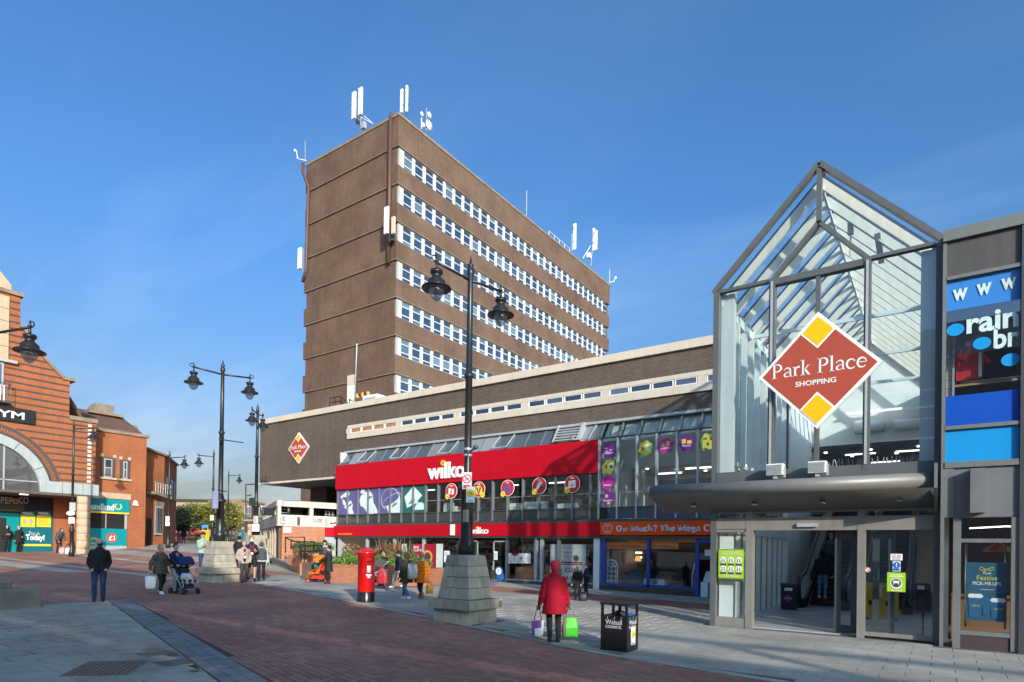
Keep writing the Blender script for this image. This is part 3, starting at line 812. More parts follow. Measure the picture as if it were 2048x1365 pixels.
gl = MB(); gl.box(.036, .02, 3.47, .80, .03, 4.86); glp = gl.mesh("printed_pane", PURP); glt = gl.mesh("printed_pane", TEAL)
for i, u in enumerate(MUL[:-1]):
    right = u > -11.5
    inst("mullion", mul_m2 if right else mul_m, (u, VW, 0), S)
    inst("spandrel_panel", sp2 if right else sp1, (u, VW, 0), S)
    if right: inst("pane", gl2, (u, VW, 0), S)
    elif i < 6: inst("printed_pane", glp, (u, VW, 0), S)
    elif i < 8: inst("printed_pane", glt, (u, VW, 0), S)
    else: inst("pane", gl1, (u, VW, 0), S)
mb = MB(); mb.box(-27.74, VW-.05, 3.425, -4.6, VW+.08, 3.468); mb.box(-27.74, VW-.07, 2.86, -4.6, VW+.1, 2.975); mb.box(-11.4, VW-.05, 6.245, -4.6, VW+.06, 6.30); part("transom", mb, DGREY, S)
mb = MB(); mb.box(-21.0, VW+.04, 4.03, -4.6, VW+.07, 4.06); part("guard_rail", mb, LGREY, S)
# printed pale silhouettes on the purple and teal panes (flat film)
UX, UZ = X, Z
def art(pts_list, i0, mat=PALE, z=.018):
    mb = MB(); o = Vector((MUL[i0], VW, 3.47))
    for pts in pts_list:
        mb.prism([o + X*(x*1.66) + Z*(y*1.38) + Y*z for x, y in pts], (0, -.006, 0))
    part("window_print", mb, mat, S)
def ell(cx, cy, rx, ry, n=20, a0=0, a1=360, rot=0):
    out = []
    for i in range(n + (0 if a1-a0 >= 360 else 1)):
        a = R_(a0 + (a1-a0)*i/n); x, y = rx*math.cos(a), ry*math.sin(a); c, s_ = math.cos(R_(rot)), math.sin(R_(rot))
        out.append((cx + x*c - y*s_, cy + x*s_ + y*c))
    return out
art([[(.10,.73),(.50,.985),(.58,.80),(.44,.70),(.25,.72),(.2,.63)], [(.30,.30),(.62,.57),(.75,.40),(.70,.25),(.80,.02),(.55,.02),(.48,.18)], [(.2,.6),(.25,.42),(.36,.35),(.40,.45),(.3,.6)]], 0)
art([[(.06,.55),(.12,.33),(.28,.26),(.45,.02),(.98,.02),(.72,.45),(.68,.75),(.55,.88),(.30,.86),(.12,.72)], [(.10,.83),(.25,.78),(.34,.88),(.27,.96),(.17,.99),(.12,.93)]], 2)
art([ell(.62, .17, .22, .20, 20)], 2, M("pale_print2", (.54, .66, .64), .5), z=.0105)
mbA = MB(); o = Vector((MUL[4], VW+.012, 3.47))
def P2(x, y): return o + X*(x*1.66) + Z*(y*1.38)
def ribbon(mb, pts, w):
    for a, b in zip(pts, pts[1:]): mb.bar(P2(*a), P2(*b), .008, w, 0, (1, 0, 0)) if False else mb.prism([P2(*a), P2(*b), P2(*b) + Vector((w*.6, 0, w)), P2(*a) + Vector((w*.6, 0, w))], (0, -.006, 0))
ribbon(mbA, ell(.48, .52, .40, .42, 24, 20, 250, -12), .03); ribbon(mbA, ell(.52, .50, .45, .15, 24, 0, 360, 28) + [ell(.52, .50, .45, .15, 24, 0, 360, 28)[0]], .03)
part("window_print", mbA, PALE, S)
art([[(.30,.28),(.42,.02),(.98,.02),(.94,.45),(.90,.66),(.80,.50),(.62,.38)]], 4)
art([[(.10,.60),(.48,.985),(.85,.62),(.55,.32),(.22,.18)], ell(.78, .10, .24, .27, 20, 0, 180), [(.60,.32),(.68,.30),(.70,.40),(.62,.42)]], 6)
for i, (dx, dz, hh, sh) in enumerate(((.62, .40, .13, 0), (2.3+.1, .82-.1, .15, 0), (4.3, .30, .15, 0), (5.55, .42, .15, 0))):
    mb = MB(); base = Vector((MUL[0] + dx + (.0 if i else .25), VW + .010, 3.47 + dz)); d = Vector((math.cos(.45), 0, math.sin(.45)))
    mb.text("wilko", base, d, Vector((-d.z, 0, d.x)), hh, .006, bold=.02); part("window_print", mb, SOOT, S)
# interiors: first floor and ground floor rooms
mb = MB()
mb.box(-27.74, VW+.12, 2.86, -4.6, 31, 2.97); part("floor_slab", mb, INFLOOR, S)
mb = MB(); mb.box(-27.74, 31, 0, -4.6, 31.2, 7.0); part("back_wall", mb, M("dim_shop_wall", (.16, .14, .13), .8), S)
mb = MB(); mb.box(-27.74, VW+.12, 0, -27.6, 31, 6.99); mb.box(-11.55, VW+.5, 2.98, -11.40, 31, 6.3); mb.box(-11.30, VW+.15, .1, -11.15, 31, 2.84); part("side_wall", mb, INWALL, S)
mb = MB(); mb.box(-27.6, VW+.62, 5.28, -11.56, 30.9, 5.4); part("ceiling", mb, INCEIL, S)
mb = MB(); mb.box(-11.39, VW+2.6, 5.35, -4.62, 30.9, 5.5); part("ceiling", mb, INWALL, S)
mb = MB(); mb.prism([(-11.39, VW+.75, 6.95), (-11.39, VW+2.6, 5.35), (-11.39, VW+2.6, 5.5), (-11.39, VW+.85, 7.0)], (6.7, 0, 0)); part("white_bulkhead", mb, WHITE, S)
rl = MB(); rl.box(0, 0, 0, 1.1, .07, .04); tube_me = rl.mesh("strip_light", TUBE)
for i in range(5):
    for j in range(2): inst("strip_light", tube_me, (-26.4 + i*3.1, 24.6 + j*3.1, 5.22), S)
for i in range(4): inst("strip_light", tube_me, (-10.8 + i*1.7, 27.2 - (i % 2)*1.2, 5.29), S)  # extra tubes among these, added to brighten the upper hall
for i in range(4):
    inst("strip_light", tube_me, (-26.5 + i*3.7, 26.2, 2.79), S)
rs = MB(); rs.lathe([(.06, 0), (.06, .03)], (0, 0, 0), 8); sp_me = rs.mesh("spot_light", SPOT)
for i in range(6): inst("spot_light", sp_me, (-10.6 + i*1.0, 25.4 + (i % 3)*.9, 5.31), S)
GOODC = [M("goods_%s" % n, c, .6, var=.1) for n, c in (("white", (.7, .7, .7)), ("red", (.5, .03, .04)), ("blue", (.06, .12, .35)), ("yellow", (.6, .4, .05)), ("green", (.08, .25, .09)), ("black", (.03, .03, .03)), ("brown", (.3, .18, .09)), ("grey", (.3, .3, .31)))]
def shelves(u0, u1, v, z0, levels, seed, lab=None):
    rr = random.Random(seed); mb = MB(); mg = MB()
    for L in range(levels):
        z = z0 + L*.36; mb.box(u0, v, z, u1, v+.4, z+.025)
        x = u0 + .05
        while x < u1 - .1:
            w = rr.uniform(.08, .3); h = rr.uniform(.12, .3); mg.box(x, v+.04, z+.026, x+w, v+.3, z+.026+h, rr.randrange(8)); x += w + rr.uniform(.005, .06)
    mb.box(u0-.03, v+.4, z0-.05, u1+.03, v+.43, z0+levels*.36)
    part("shelf", mb, INWALL, S); o = part("shelf_goods", mg, GOODC, S); o["kind"] = "stuff"
shelves(-20.6, -17.3, 24.4, 3.0, 4, 1); shelves(-16.9, -14.2, 25.6, 3.0, 5, 2); shelves(-13.9, -11.7, 24.2, 3.0, 4, 3)
shelves(-27.2, -24.0, 27.5, .4, 5, 4); shelves(-23.6, -20.0, 27.0, .35, 5, 5); shelves(-15.8, -13.0, 26.5, .2, 5, 6); shelves(-18.9, -16.2, 27.5, .2, 5, 9)
shelves(-13.2, -11.5, 23.6, .35, 4, 16)
# white goods stacked behind the upper windows
def goods(name, label, boxes, mat=None):
    mb = MB(); c = boxes[0]; t = thing(name, label, "goods", ((c[0]+c[3])/2, (c[1]+c[4])/2, c[2]))
    for b in boxes:
        mb = MB(); mb.box(*b); part("carton", mb, mat or GOODC[0], t)
goods("carton_stack", "pile of white packs behind the upper window left of the globe disc", [(-16.3 + (i % 4)*.2, 22.75, 3.0 + (i//4)*.2, -16.12 + (i % 4)*.2, 23.0, 3.19 + (i//4)*.2) for i in range(16)])
goods("carton_stack", "long flat white bundles behind the upper window below the globe disc", [(-15.4 + (i//4)*.05, 22.75, 3.0 + i*.17, -14.2 - (i//5)*.3, 23.0, 3.15 + i*.17) for i in range(5)])
goods("carton_stack", "white and yellow packs behind the upper window under the umbrella disc", [(-13.6 + (i % 5)*.2, 22.75, 3.0 + (i//5)*.24, -13.43 + (i % 5)*.2, 23.0, 3.22 + (i//5)*.24) for i in range(15)])
goods("storage_tub", "row of clear plastic tubs standing behind the upper window nearest the lamp post", [(-20.1 + i*.42, 22.7, 3.0, -19.75 + i*.42, 23.1, 3.95 - i*.2) for i in range(3)], M("frosted_plastic", (.5, .53, .53), .35))
# ground floor: fascia bands, posts, glazing, brick plinth
FZ0, FZ1 = 2.29, 2.85
fe = [-27.85, -25.2, -22.8, -20.6, -18.4, -16.0, -13.6, -11.28]
for a, b in zip(fe, fe[1:]):
    mb = MB(); mb.box(a+.003, 22.24, FZ0, b-.003, 22.42, FZ1); part("fascia_panel", mb, WRED, S)
mb = MB(); mb.box(-11.272, 22.23, 2.33, -4.6, 22.42, 2.855); part("orange_fascia", mb, ORNG, S)
mb = MB(); mb.box(-27.8, 22.28, 2.2, -4.6, 22.5, 2.286); part("fascia_underside", mb, DGREY, S)
post = MB(); post.box(-.07, -.06, 0, .07, .08, 2.2); post_m = post.mesh("post", LGREY); post_d = post.mesh("post", GREYM)
for u in (-27.6, -25.3, -23.2, -21.15, -18.6, -16.0, -13.3): inst("post", post_m if u < -20 else post_d, (u, VW+.06, .02), S)
for u in (-14.45, -14.15): inst("post", post_m, (u, VW+.04, .02), S)
mb = MB(); mb.box(-12.04, VW-.03, .12, -11.35, VW+.15, 2.2); mb.v = [(x if x > -11.9 else -11.62, y, z) for x, y, z in mb.v]; part("white_pier", mb, WHITE, S)
gedge = [-27.53, -25.37, -23.27, -21.22, -18.67, -16.07, -14.52, -13.37, -11.65]
for a, b in zip(gedge, gedge[1:]):
    if abs(a + 18.67) < .01: continue
    mb = MB(); mb.poly([(a+.07, VW+.07, .36), (b-.02, VW+.07, .36), (b-.02, VW+.07, 2.2), (a+.07, VW+.07, 2.2)]); part("pane", mb, SHOPG, S)
# sliding doors of the red shop, left open in the middle
for a, b in ((-18.5, -17.75), (-16.85, -16.1)):
    mb = MB()
    for q in ((a, .12, a+.05, 2.1), (b-.05, .12, b, 2.1), (a, .12, b, .2), (a, 2.02, b, 2.1)): mb.box(q[0], VW+.1, q[1], q[2], VW+.14, q[3])
    d = part("sliding_door", mb, LGREY, S)
    mb = MB(); mb.poly([(a+.05, VW+.12, .2), (b-.05, VW+.12, .2), (b-.05, VW+.12, 2.02), (a+.05, VW+.12, 2.02)]); part("pane", mb, SHOPG, d)
mb = MB(); mb.box(-27.6, VW, .0, -18.6, VW+.2, .33); part("sill", mb, GREYM, S)
mb = MB(); mb.box(-16.0, VW-.02, -.05, -7.42, VW+.2, .31); part("brick_plinth", mb, DBRICK, S)
mb = MB(); mb.box(-16.0, VW-.03, .312, -11.6, VW+.16, .36); part("sill", mb, LGREY, S)
# blue framed furniture shop
mb = MB()
for a, b in ((-11.28, -11.08), (-9.32, -9.20), (-7.42, -7.28), (-6.72, -6.62)): mb.box(a, VW-.02, .312 if a < -8 else 0.02, b, VW+.08, 2.28)
mb.box(-11.08, VW-.02, .312, -7.42, VW+.08, .40); mb.box(-7.28, VW-.015, 1.42, -6.72, VW+.07, 1.47); mb.box(-7.28, VW-.015, 2.05, -6.72, VW+.07, 2.28); mb.box(-6.62, VW-.01, 0.02, -4.6, VW+.05, .12)
part("blue_shop_frame", mb, BLUEF, S)
for a, b in ((-11.08, -9.32), (-9.2, -7.42)):
    mb = MB(); mb.poly([(a, VW+.03, .4), (b, VW+.03, .4), (b, VW+.03, 2.28), (a, VW+.03, 2.28)]); part("pane", mb, SHOPG, S)
mb = MB(); mb.poly([(-7.28, VW+.03, 1.47), (-6.72, VW+.03, 1.47), (-6.72, VW+.03, 2.05), (-7.28, VW+.03, 2.05)]); part("pane", mb, SHOPG, S)
mb = MB(); mb.poly([(-6.6, VW+.03, .12), (-4.7, VW+.03, .12), (-4.7, VW+.03, 2.28), (-6.6, VW+.03, 2.28)]); part("pane", mb, SHOPG, S)
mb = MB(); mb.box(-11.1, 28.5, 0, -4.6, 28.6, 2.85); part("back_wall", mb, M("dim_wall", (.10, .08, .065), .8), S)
# deep shaded recess below the overhang
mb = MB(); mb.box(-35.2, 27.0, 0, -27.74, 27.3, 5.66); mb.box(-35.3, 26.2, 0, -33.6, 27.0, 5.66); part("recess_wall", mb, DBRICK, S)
# ---------------------------------------------------------------- glazed entrance with pitched roof
E_ = thing("glass_entrance", "tall glazed shopping centre entrance with a pitched glass roof and curved canopy", "entrance", (-2.2, 14.6, 0))
VE, EL, ER, AX = 14.5, -4.36, -.06, -2.2
ZE, ZA, ZB = 7.83, 10.1, 3.48
def fbar(name, a, b, w=.12, d=.14, mat=None, label=None):
    mb = MB(); mb.bar(a, b, w, d); return part(name, mb, mat or UPM, E_)
mb = MB()
# front frame
mb.box(EL-.06, VE-.08, 0.0, EL+.07, VE+.12, ZE); part("corner_post", mb, UPM, E_)
mb = MB(); mb.box(ER-.05, VE-.08, 0.05, ER+.08, VE+.12, ZE); part("corner_post", mb, UPM, E_)
for x in (-3.12, -1.27):
    mb = MB(); mb.box(x-.06, VE-.10, ZB, x+.06, VE+.12, ZE+.03); part("upright", mb, UPM, E_)
    mb = MB(); mb.box(x-.025, VE-.125, ZB+.1, x+.02, VE-.102, ZE-.05); part("upright_trim", mb, LGREY, E_)
mb = MB(); mb.box(-3.06, VE-.085, ZE-.12, -1.33, VE+.1, ZE+.02); part("head_beam", mb, UPM, E_)
for a, b in ((EL+.07, -3.18), (-1.21, ER-.05)): mb = MB(); mb.box(a, VE-.06, ZE-.02, b, VE+.08, ZE+.05); part("eave_rail", mb, UPM, E_)
mb = MB(); mb.box(AX-.045, VE-.06, ZB+.1, AX+.045, VE+.08, ZE-.12); part("mullion", mb, UPM, E_)
mb = MB(); mb.box(AX-.05, VE-.06, 8.86, AX+.05, VE+.08, ZA-.02); part("mullion", mb, UPM, E_)
fbar("gable_rafter", (EL-.08, VE, ZE+.02), (AX, VE, ZA+.05), .16, .10); fbar("gable_rafter", (ER+.1, VE, ZE+.02), (AX, VE, ZA+.05), .16, .11)
fbar("inner_gable_bar", (-3.12, VE, ZE+.03), (AX, VE, 8.88), .12, .08); fbar("inner_gable_bar", (-1.27, VE, ZE+.03), (AX, VE, 8.88), .12, .08)
mb = MB(); mb.box(EL+.07, VE-.09, ZB-.12, ER-.05, VE+.1, ZB+.1); part("sill_beam", mb, UPM, E_)
def gpane(pts, mat=None, name="pane"):
    mb = MB(); mb.poly(pts); return part(name, mb, mat or ATRG, E_)
y = VE + .01
for a, b in ((EL+.07, -3.18), (-3.06, AX-.045), (AX+.045, -1.33), (-1.21, ER-.05)):
    gpane([(a, y, ZB+.1), (b, y, ZB+.1), (b, y, ZE-.02), (a, y, ZE-.02)])
gpane([(EL, y, ZE+.05), (-3.12, y, ZE+.05), (AX-.05, y, 8.86), (AX-.05, y, ZA)]); gpane([(ER, y, ZE+.05), (-1.27, y, ZE+.05), (AX+.05, y, 8.86), (AX+.05, y, ZA)])
gpane([(-3.05, y, ZE+.05), (-1.35, y, ZE+.05), (AX, y, 8.82)])
# roof: rafters, glass, ridge
CRS = M("cream_steel", (.72, .68, .58), .5, var=.08, streak=.1)
PSTEEL = M("pale_steel", (.66, .70, .69), .45, var=.06)
VEND = 27.0
n = 14; sp_ = (VEND - VE - .5)/n
ra = MB(); ra.prism([(EL+.05, 0, ZE-.22), (AX, 0, ZA-.32), (AX, 0, ZA-.06), (EL+.05, 0, ZE+.02)], (0, .075, 0)); raL = ra.mesh("rafter", CRS)
ra = MB(); ra.prism([(ER-.05, 0, ZE-.22), (AX, 0, ZA-.32), (AX, 0, ZA-.06), (ER-.05, 0, ZE+.02)], (0, .075, 0)); raR = ra.mesh("rafter", CRS)
ca = MB(); ca.bar((EL, .037, ZE+.035), (AX, .037, ZA-.01), .05, .04); caL = ca.mesh("glazing_cap", DGREY)
ca = MB(); ca.bar((ER, .037, ZE+.035), (AX, .037, ZA-.01), .05, .04); caR = ca.mesh("glazing_cap", DGREY)
rgL = MB(); rgL.poly([(EL, .09, ZE+.02), (EL, sp_-.02, ZE+.02), (AX, sp_-.02, ZA-.03), (AX, .09, ZA-.03)]); rgL = rgL.mesh("roof_pane", ROOFCL)
rgR = MB(); rgR.poly([(ER, .09, ZE+.02), (ER, sp_-.02, ZE+.02), (AX, sp_-.02, ZA-.03), (AX, .09, ZA-.03)]); rgR = rgR.mesh("roof_pane", ROOFCL)
for i in range(n + 1):
    yy = VE + .35 + i*sp_
    inst("rafter", raL, (0, yy, 0), E_); inst("rafter", raR, (0, yy, 0), E_); inst("glazing_cap", caL, (0, yy, 0), E_); inst("glazing_cap", caR, (0, yy, 0), E_)
    if i < n: inst("roof_pane", rgL, (0, yy, 0), E_); inst("roof_pane", rgR, (0, yy, 0), E_)
mb = MB(); mb.bar((AX, VE-.05, ZA+.02), (AX, VEND, ZA+.02), .14, .1); part("ridge", mb, GREYM, E_)
mb = MB(); mb.bar((AX, VE+.3, ZA-.3), (AX, VEND, ZA-.3), .05, .09); part("ridge_beam", mb, PSTEEL, E_)
for x, sx in ((EL+.03, 1), (ER-.03, -1)):
    mb = MB(); mb.box(x-.07, VE+.12, ZE-.28, x+.07, VEND, ZE-.05); part("eave_beam", mb, PSTEEL, E_)
    mb = MB(); mb.box(x-.09, VE+.12, ZE-.045, x+.09, VEND, ZE+.0); part("gutter", mb, GREYM, E_)
for i in (3, 7, 11):
    mb = MB(); yy = VE + .35 + i*sp_; mb.bar((EL+.1, yy, ZE-.2), (ER-.1, yy, ZE-.2), .06, .1); part("tie_beam", mb, PSTEEL, E_)
# opening vent in the roof slope and its winding gear
mb = MB(); p = Vector((-1.75, 15.9, 9.35)); mb.box(p.x-.06, p.y-.06, p.z-.25, p.x+.06, p.y+.06, p.z+.1); mb.tube([p, p - Z*.75], .02, 6); part("vent_motor", mb, CREAM, E_)
mb = MB(); q = Vector((-1.2, 15.6, 8.85)); mb.bar(q, q + Vector((.05, .6, -.45)), .12, .05); part("vent_prop", mb, CREAM, E_)
# left side wall of glass up to the shops
for i in range(11):
    yy = VE + .75 + i*.72
    mb = MB(); mb.box(EL+.0, yy-.05, ZB, EL+.14, yy+.05, ZE-.28); part("side_column", mb, CRS if i % 2 else PSTEEL, E_)
    if i < 10: gpane([(EL, yy+.05, ZB+.05), (EL, yy+.67, ZB+.05), (EL, yy+.67, ZE-.28), (EL, yy+.05, ZE-.28)])
mb = MB(); mb.box(EL+.02, VE+.14, ZB, EL+.36, VE+.32, ZE-.02); part("inner_column", mb, WFRAME, E_)
mb = MB(); mb.box(ER-.30, VE+.14, ZB, ER-.02, VE+.32, ZE-.02); part("inner_column", mb, PSTEEL, E_)
mb = MB(); mb.box(EL, VE+.13, ZB-.1, EL+.16, 22.3, ZB+.05); mb.box(EL+.2, VE+.4, ZB+.35, EL+.3, 22.3, ZB+.45); mb.box(EL, VE+.13, 2.2, EL+.12, 22.3, 2.5); part("side_rail", mb, PSTEEL, E_)
for i in range(12):
    mb = MB(); yy = VE + .5 + i*.72; mb.box(EL-.01, yy-.04, 0.02, EL+.1, yy+.04, 2.2); part("side_column", mb, CRS, E_)
    if i < 11: gpane([(EL+.02, yy+.04, .1), (EL+.02, yy+.68, .1), (EL+.02, yy+.68, 3.38), (EL+.02, yy+.04, 3.38)])
# right inner wall (neighbour building) and far end wall
mb = MB(); mb.box(ER+.02, VE+.4, 0, ER+.2, 33, ZE-.05); part("inner_wall", mb, WHITE, E_)
for k in range(3):
    mb = MB(); zz = 6.35 - k*.95; mb.box(ER-.07, VE+.35, zz, ER+.02, 26, zz+.1); part("wall_rail", mb, PSTEEL, E_)
mb = MB(); mb.prism([(EL, VEND, 6.0), (ER, VEND, 6.0), (ER, VEND, ZE), (AX, VEND, ZA), (EL, VEND, ZE)], (0, .15, 0)); part("end_wall", mb, WHITE, E_)
mb = MB(); mb.box(EL, VEND+.15, 5.9, ER, 36, 6.0); part("mall_ceiling", mb, INCEIL, E_)
mb = MB(); mb.box(EL, 27.62, 3.3, ER, 36, 3.45); part("mall_floor", mb, INFLOOR, E_)
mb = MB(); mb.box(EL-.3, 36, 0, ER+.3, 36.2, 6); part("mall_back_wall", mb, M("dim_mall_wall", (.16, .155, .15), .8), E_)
mb = MB(); mb.box(EL-.12, VEND, 0, EL-.02, 36, 6); part("mall_side_wall", mb, INWALL, E_)
mb = MB(); mb.box(EL-.05, 22.4, .03, EL+.1, VEND-.01, ZE-.3); part("lobby_wall", mb, WHITE, E_)
for x in (-3.3, -1.5):
    inst("strip_light", tube_me, (x, 29, 5.85), E_); inst("strip_light", tube_me, (x+.7, 32, 5.85), E_)
for k in range(5): inst("spot_light", sp_me, (-3.9 + k*.8, 28 + (k % 2)*1.5, 5.86), E_)
for x in (-2.25, -.95):
    mb = MB(); mb.tube([(x-.5, VEND-.22, 6.55), (x+.5, VEND-.22, 6.55)], .2, 12); mb.box(x-.5, VEND-.2, 6.35, x+.5, VEND-.003, 6.75); part("air_heater", mb, WHITE, E_, True)
mb = MB(); mb.box(-3.0, VEND-.35, 7.1, -1.2, VEND-.25, 7.17); part("strip_light", mb, lampmat("soft_strip", (1, .95, .85), .9), E_)
# bird spikes on the sill
for a, b in ((AX+.1, -1.36), (-1.16, ER-.1)):
    mb = MB(); k = 0; x = a
    while x < b:
        mb.bar((x, VE+.25, ZB+.1), (x + random.uniform(-.05, .05), VE+.22, ZB+.1+random.uniform(.12, .2)), .012, .012); x += .045
    o = part("bird_spikes", mb, LGREY, E_); o["kind"] = "stuff"
# ground level frame
LOWM = M("sunlit_grey_metal", (.25, .24, .215), .45, .15, var=.1, streak=.15)  # paler, warmer grey paints sunlight onto the lower frame
mb = MB()
mb.box(EL+.07, VE-.05, 2.19, -3.62, VE+.1, 2.26); mb.box(EL+.07, VE-.07, 2.262, -3.62, VE+.12, 2.52) ; mb.box(-3.47, VE-.07, 2.23, -1.40, VE+.12, 2.52); mb.box(-1.26, VE-.07, 2.23, ER-.05, VE+.12, 2.52)
mb.box(-3.47, VE-.05, 2.62, -1.40, VE+.1, 2.68); mb.box(-1.26, VE-.05, 2.62, ER-.05, VE+.1, 2.68); mb.box(EL+.07, VE-.05, 2.62, -3.62, VE+.1, 2.68)
part("transom", mb, LOWM, E_)
for x0, x1 in ((-3.62, -3.47), (-1.40, -1.26)):
    mb = MB(); mb.box(x0, VE-.08, 0.0, x1, VE+.14, 3.3); part("upright", mb, LOWM, E_)
mb = MB(); mb.box(EL+.07, VE-.06, .0, -3.62, VE+.1, .22); part("bottom_rail", mb, LOWM, E_)
mb = MB(); mb.box(-1.26, VE-.06, .06, ER-.05, VE+.1, .14); part("bottom_rail", mb, LOWM, E_)
gpane([(EL+.07, y, .22), (-3.62, y, .22), (-3.62, y, 2.19), (EL+.07, y, 2.19)]); gpane([(-1.26, y, .14), (ER-.05, y, .14), (ER-.05, y, 2.23), (-1.26, y, 2.23)])
for a, b in ((EL+.07, -3.62), (-3.47, -1.40), (-1.26, ER-.05)): gpane([(a, y, 2.68), (b, y, 2.68), (b, y, 3.3), (a, y, 3.3)])
mb = MB(); mb.box(-2.55, VE-.14, 2.30, -2.15, VE-.072, 2.38); part("door_sensor", mb, LGREY, E_)
mb = MB(); mb.box(EL+.1, VE+.1, .22, -3.95, VE+.3, 2.1); part("white_inner_board", mb, WHITE, E_)
# sliding door leaves
for a, b, yo in ((-1.85, -1.42, .2), (-1.15, -.75, .22)):
    mb = MB()
    for q in ((a, .05, a+.12, 2.2), (b-.12, .05, b, 2.2), (a+.12, .05, b-.12, .22), (a+.12, 2.05, b-.12, 2.2)): mb.box(q[0], VE+yo, q[1], q[2], VE+yo+.05, q[3])
    d = part("sliding_door", mb, DGREY, E_)
    mb = MB(); mb.poly([(a+.12, VE+yo+.02, .22), (b-.12, VE+yo+.02, .22), (b-.12, VE+yo+.02, 2.05), (a+.12, VE+yo+.02, 2.05)]); part("pane", mb, ATRG, d)
mb = MB(); mb.box(EL, VE+.14, .0, ER, 36, .032); part("lobby_floor", mb, M("lobby_floor", (.40, .40, .39), .3, var=.2, scale=1.5), E_)
mb = MB()
for k in range(6): mb.box(EL, 15.6 + k*1.4, .031, ER, 15.62 + k*1.4, .034)
part("floor_joint", mb, DGREY, E_)
# canopy
mb = MB()
prof = []
for i in range(13):
    a = R_(75 + 210*i/12); prof.append((13.6 + .15*math.cos(a), 3.12 + .145*math.sin(a)))
sec = prof + [(14.38, 2.66), (14.38, 3.28)]
mb.prism([(-5.55, yy, zz) for yy, zz in sec], (5.45, 0, 0)); 
o = part("canopy", mb, [M("canopy_metal", (.19, .185, .175), .45, .2, var=.06, streak=.08)], E_, False)
for p in o.data.polygons: p.use_smooth = len(p.vertices) == 4
mb = MB(); mb.ball((-5.55, 13.61, 3.12), .15, .15, .145, 14, 8); mb.prism([(-5.55, 13.6, 2.98), (-5.45, 14.38, 2.66), (-5.45, 14.38, 3.28), (-5.55, 13.6, 3.26)], (-.06, 0, 0)); part("canopy_end", mb, _M["canopy_metal"], E_)
mb = MB(); mb.prism([(-.1, 13.36, 3.4), (-.1, 13.36, 2.95), (-.1, 14.38, 2.55), (-.1, 14.38, 3.4)], (.05, 0, 0)); part("canopy_end_plate", mb, GREYM, E_)
for k in range(4):
    mb = MB(); x = -4.7 + k*1.35; p = Vector((x, 14.0, 2.79)); mb.lathe([(.06, 0), (.06, .03)], (p.x, p.y, p.z-.022), 10); part("canopy_downlight", mb, LGREY, E_)
# floodlights on the canopy
for x, lab in ((-2.95, "left of the two white floodlights standing on the canopy under the diamond sign"), (-2.12, "right of the two white floodlights standing on the canopy under the diamond sign")):
    t = thing("floodlight", lab, "floodlight", (x, 14.2, 3.4))
    mb = MB(); mb.box(x-.17, 14.05, 3.42, x+.17, 14.26, 3.66); part("housing", mb, WHITE, t)
    mb = MB()
    for k in range(7): mb.box(x-.15, 14.03, 3.44 + k*.03, x+.15, 14.048, 3.455 + k*.03)
    part("fin", mb, LGREY, t); mb = MB(); mb.box(x+.175, 14.1, 3.36, x+.2, 14.2, 3.6); part("bracket", mb, LGREY, t)
    mb = MB(); mb.box(x-.04, 14.1, 3.34, x+.04, 14.2, 3.418); part("foot", mb, LGREY, t)
# escalators in the lobby
def escalator(u0, u1, label):
    t = thing("escalator", label, "escalator", ((u0+u1)/2, 21.6, 0))
    st = MB(); 
    for k in range(26):
        yy = 21.3 + k*.24; zz = .03 + max(0, k-1)*.145
        m2 = MB(); m2.box(u0+.12, yy, zz-.14, u1-.12, yy+.26, zz); part("step", m2, BLACKP, t)
    for x in (u0, u1):
        mb = MB(); pts = [(x, 20.6, .03), (x, 21.3, .03), (x, 27.6, 3.55), (x, 27.6, 4.35), (x, 21.3, .95), (x, 20.8, .95)]
        mb.prism([Vector(p) - X*.05 for p in pts], (.1, 0, 0)); part("balustrade", mb, M("balustrade", (.62, .66, .66), .25, var=.05), t)
        mb = MB(); mb.tube([(x, 20.62, .3), (x, 20.5, .6), (x, 20.62, .9), (x, 20.95, 1.02), (x, 21.4, 1.06), (x, 27.7, 4.44)], .07, 8); part("handrail", mb, BLACKP, t, True)
        mb = MB(); mb.prism([(x-.12, 20.6, .032), (x-.12, 21.4, .032), (x-.12, 27.6, 3.4), (x-.12, 27.6, 3.65), (x-.12, 21.3, .3), (x-.12, 20.6, .3)], (.24, 0, 0)); part("skirt", mb, BLACKP, t)
_e0, _e1 = pv(1598, 1200, 20.6).x, pv(1690, 1200, 20.6).x
escalator(_e0, _e1, "left escalator with black steps and a person riding up")
escalator(_e1 + .45, min(_e1 + 1.55, -.25), "right escalator behind the yellow barrier and the sticker covered pane")
# ---------------------------------------------------------------- corner shop at the right
Q = thing("corner_shop", "grey framed shop at the right edge with blue panels above and cafe window below", "shop", (1.2, 14.2, 0))
VS = 14.2
mb = MB(); mb.box(.0, VS-.05, 0, .06, VS+.25, 7.9); part("corner_post", mb, GREYM, Q)
mb = MB(); mb.box(.061, VS-.02, 7.02, 1.15, VS+.2, 7.68); part("top_panel", mb, M("bronze_panel", (.085, .08, .075), .5, .1, var=.1, streak=.15), Q)
mb = MB(); mb.box(.0, VS-.1, 7.685, 9, VS+.3, 7.9); part("roof_edge", mb, GREYM, Q)
mb = MB(); mb.box(.061, VS+.02, 5.52, 1.15, VS+.026, 6.375); part("grey_film", mb, clearglass("grey_film", (.72, .76, .79), .17), Q)
mb = MB(); mb.box(.061, VS-.06, 6.95, 1.15, VS+.1, 7.015); mb.box(.061, VS-.06, 4.105, 1.15, VS+.1, 4.175); mb.box(.061, VS-.07, 3.38, 1.15, VS+.1, 3.49); part("rail", mb, GREYM, Q)
mb = MB(); mb.box(1.155, VS-.08, 0.0, 1.28, VS+.15, 7.68); part("upright", mb, DGREY, Q)
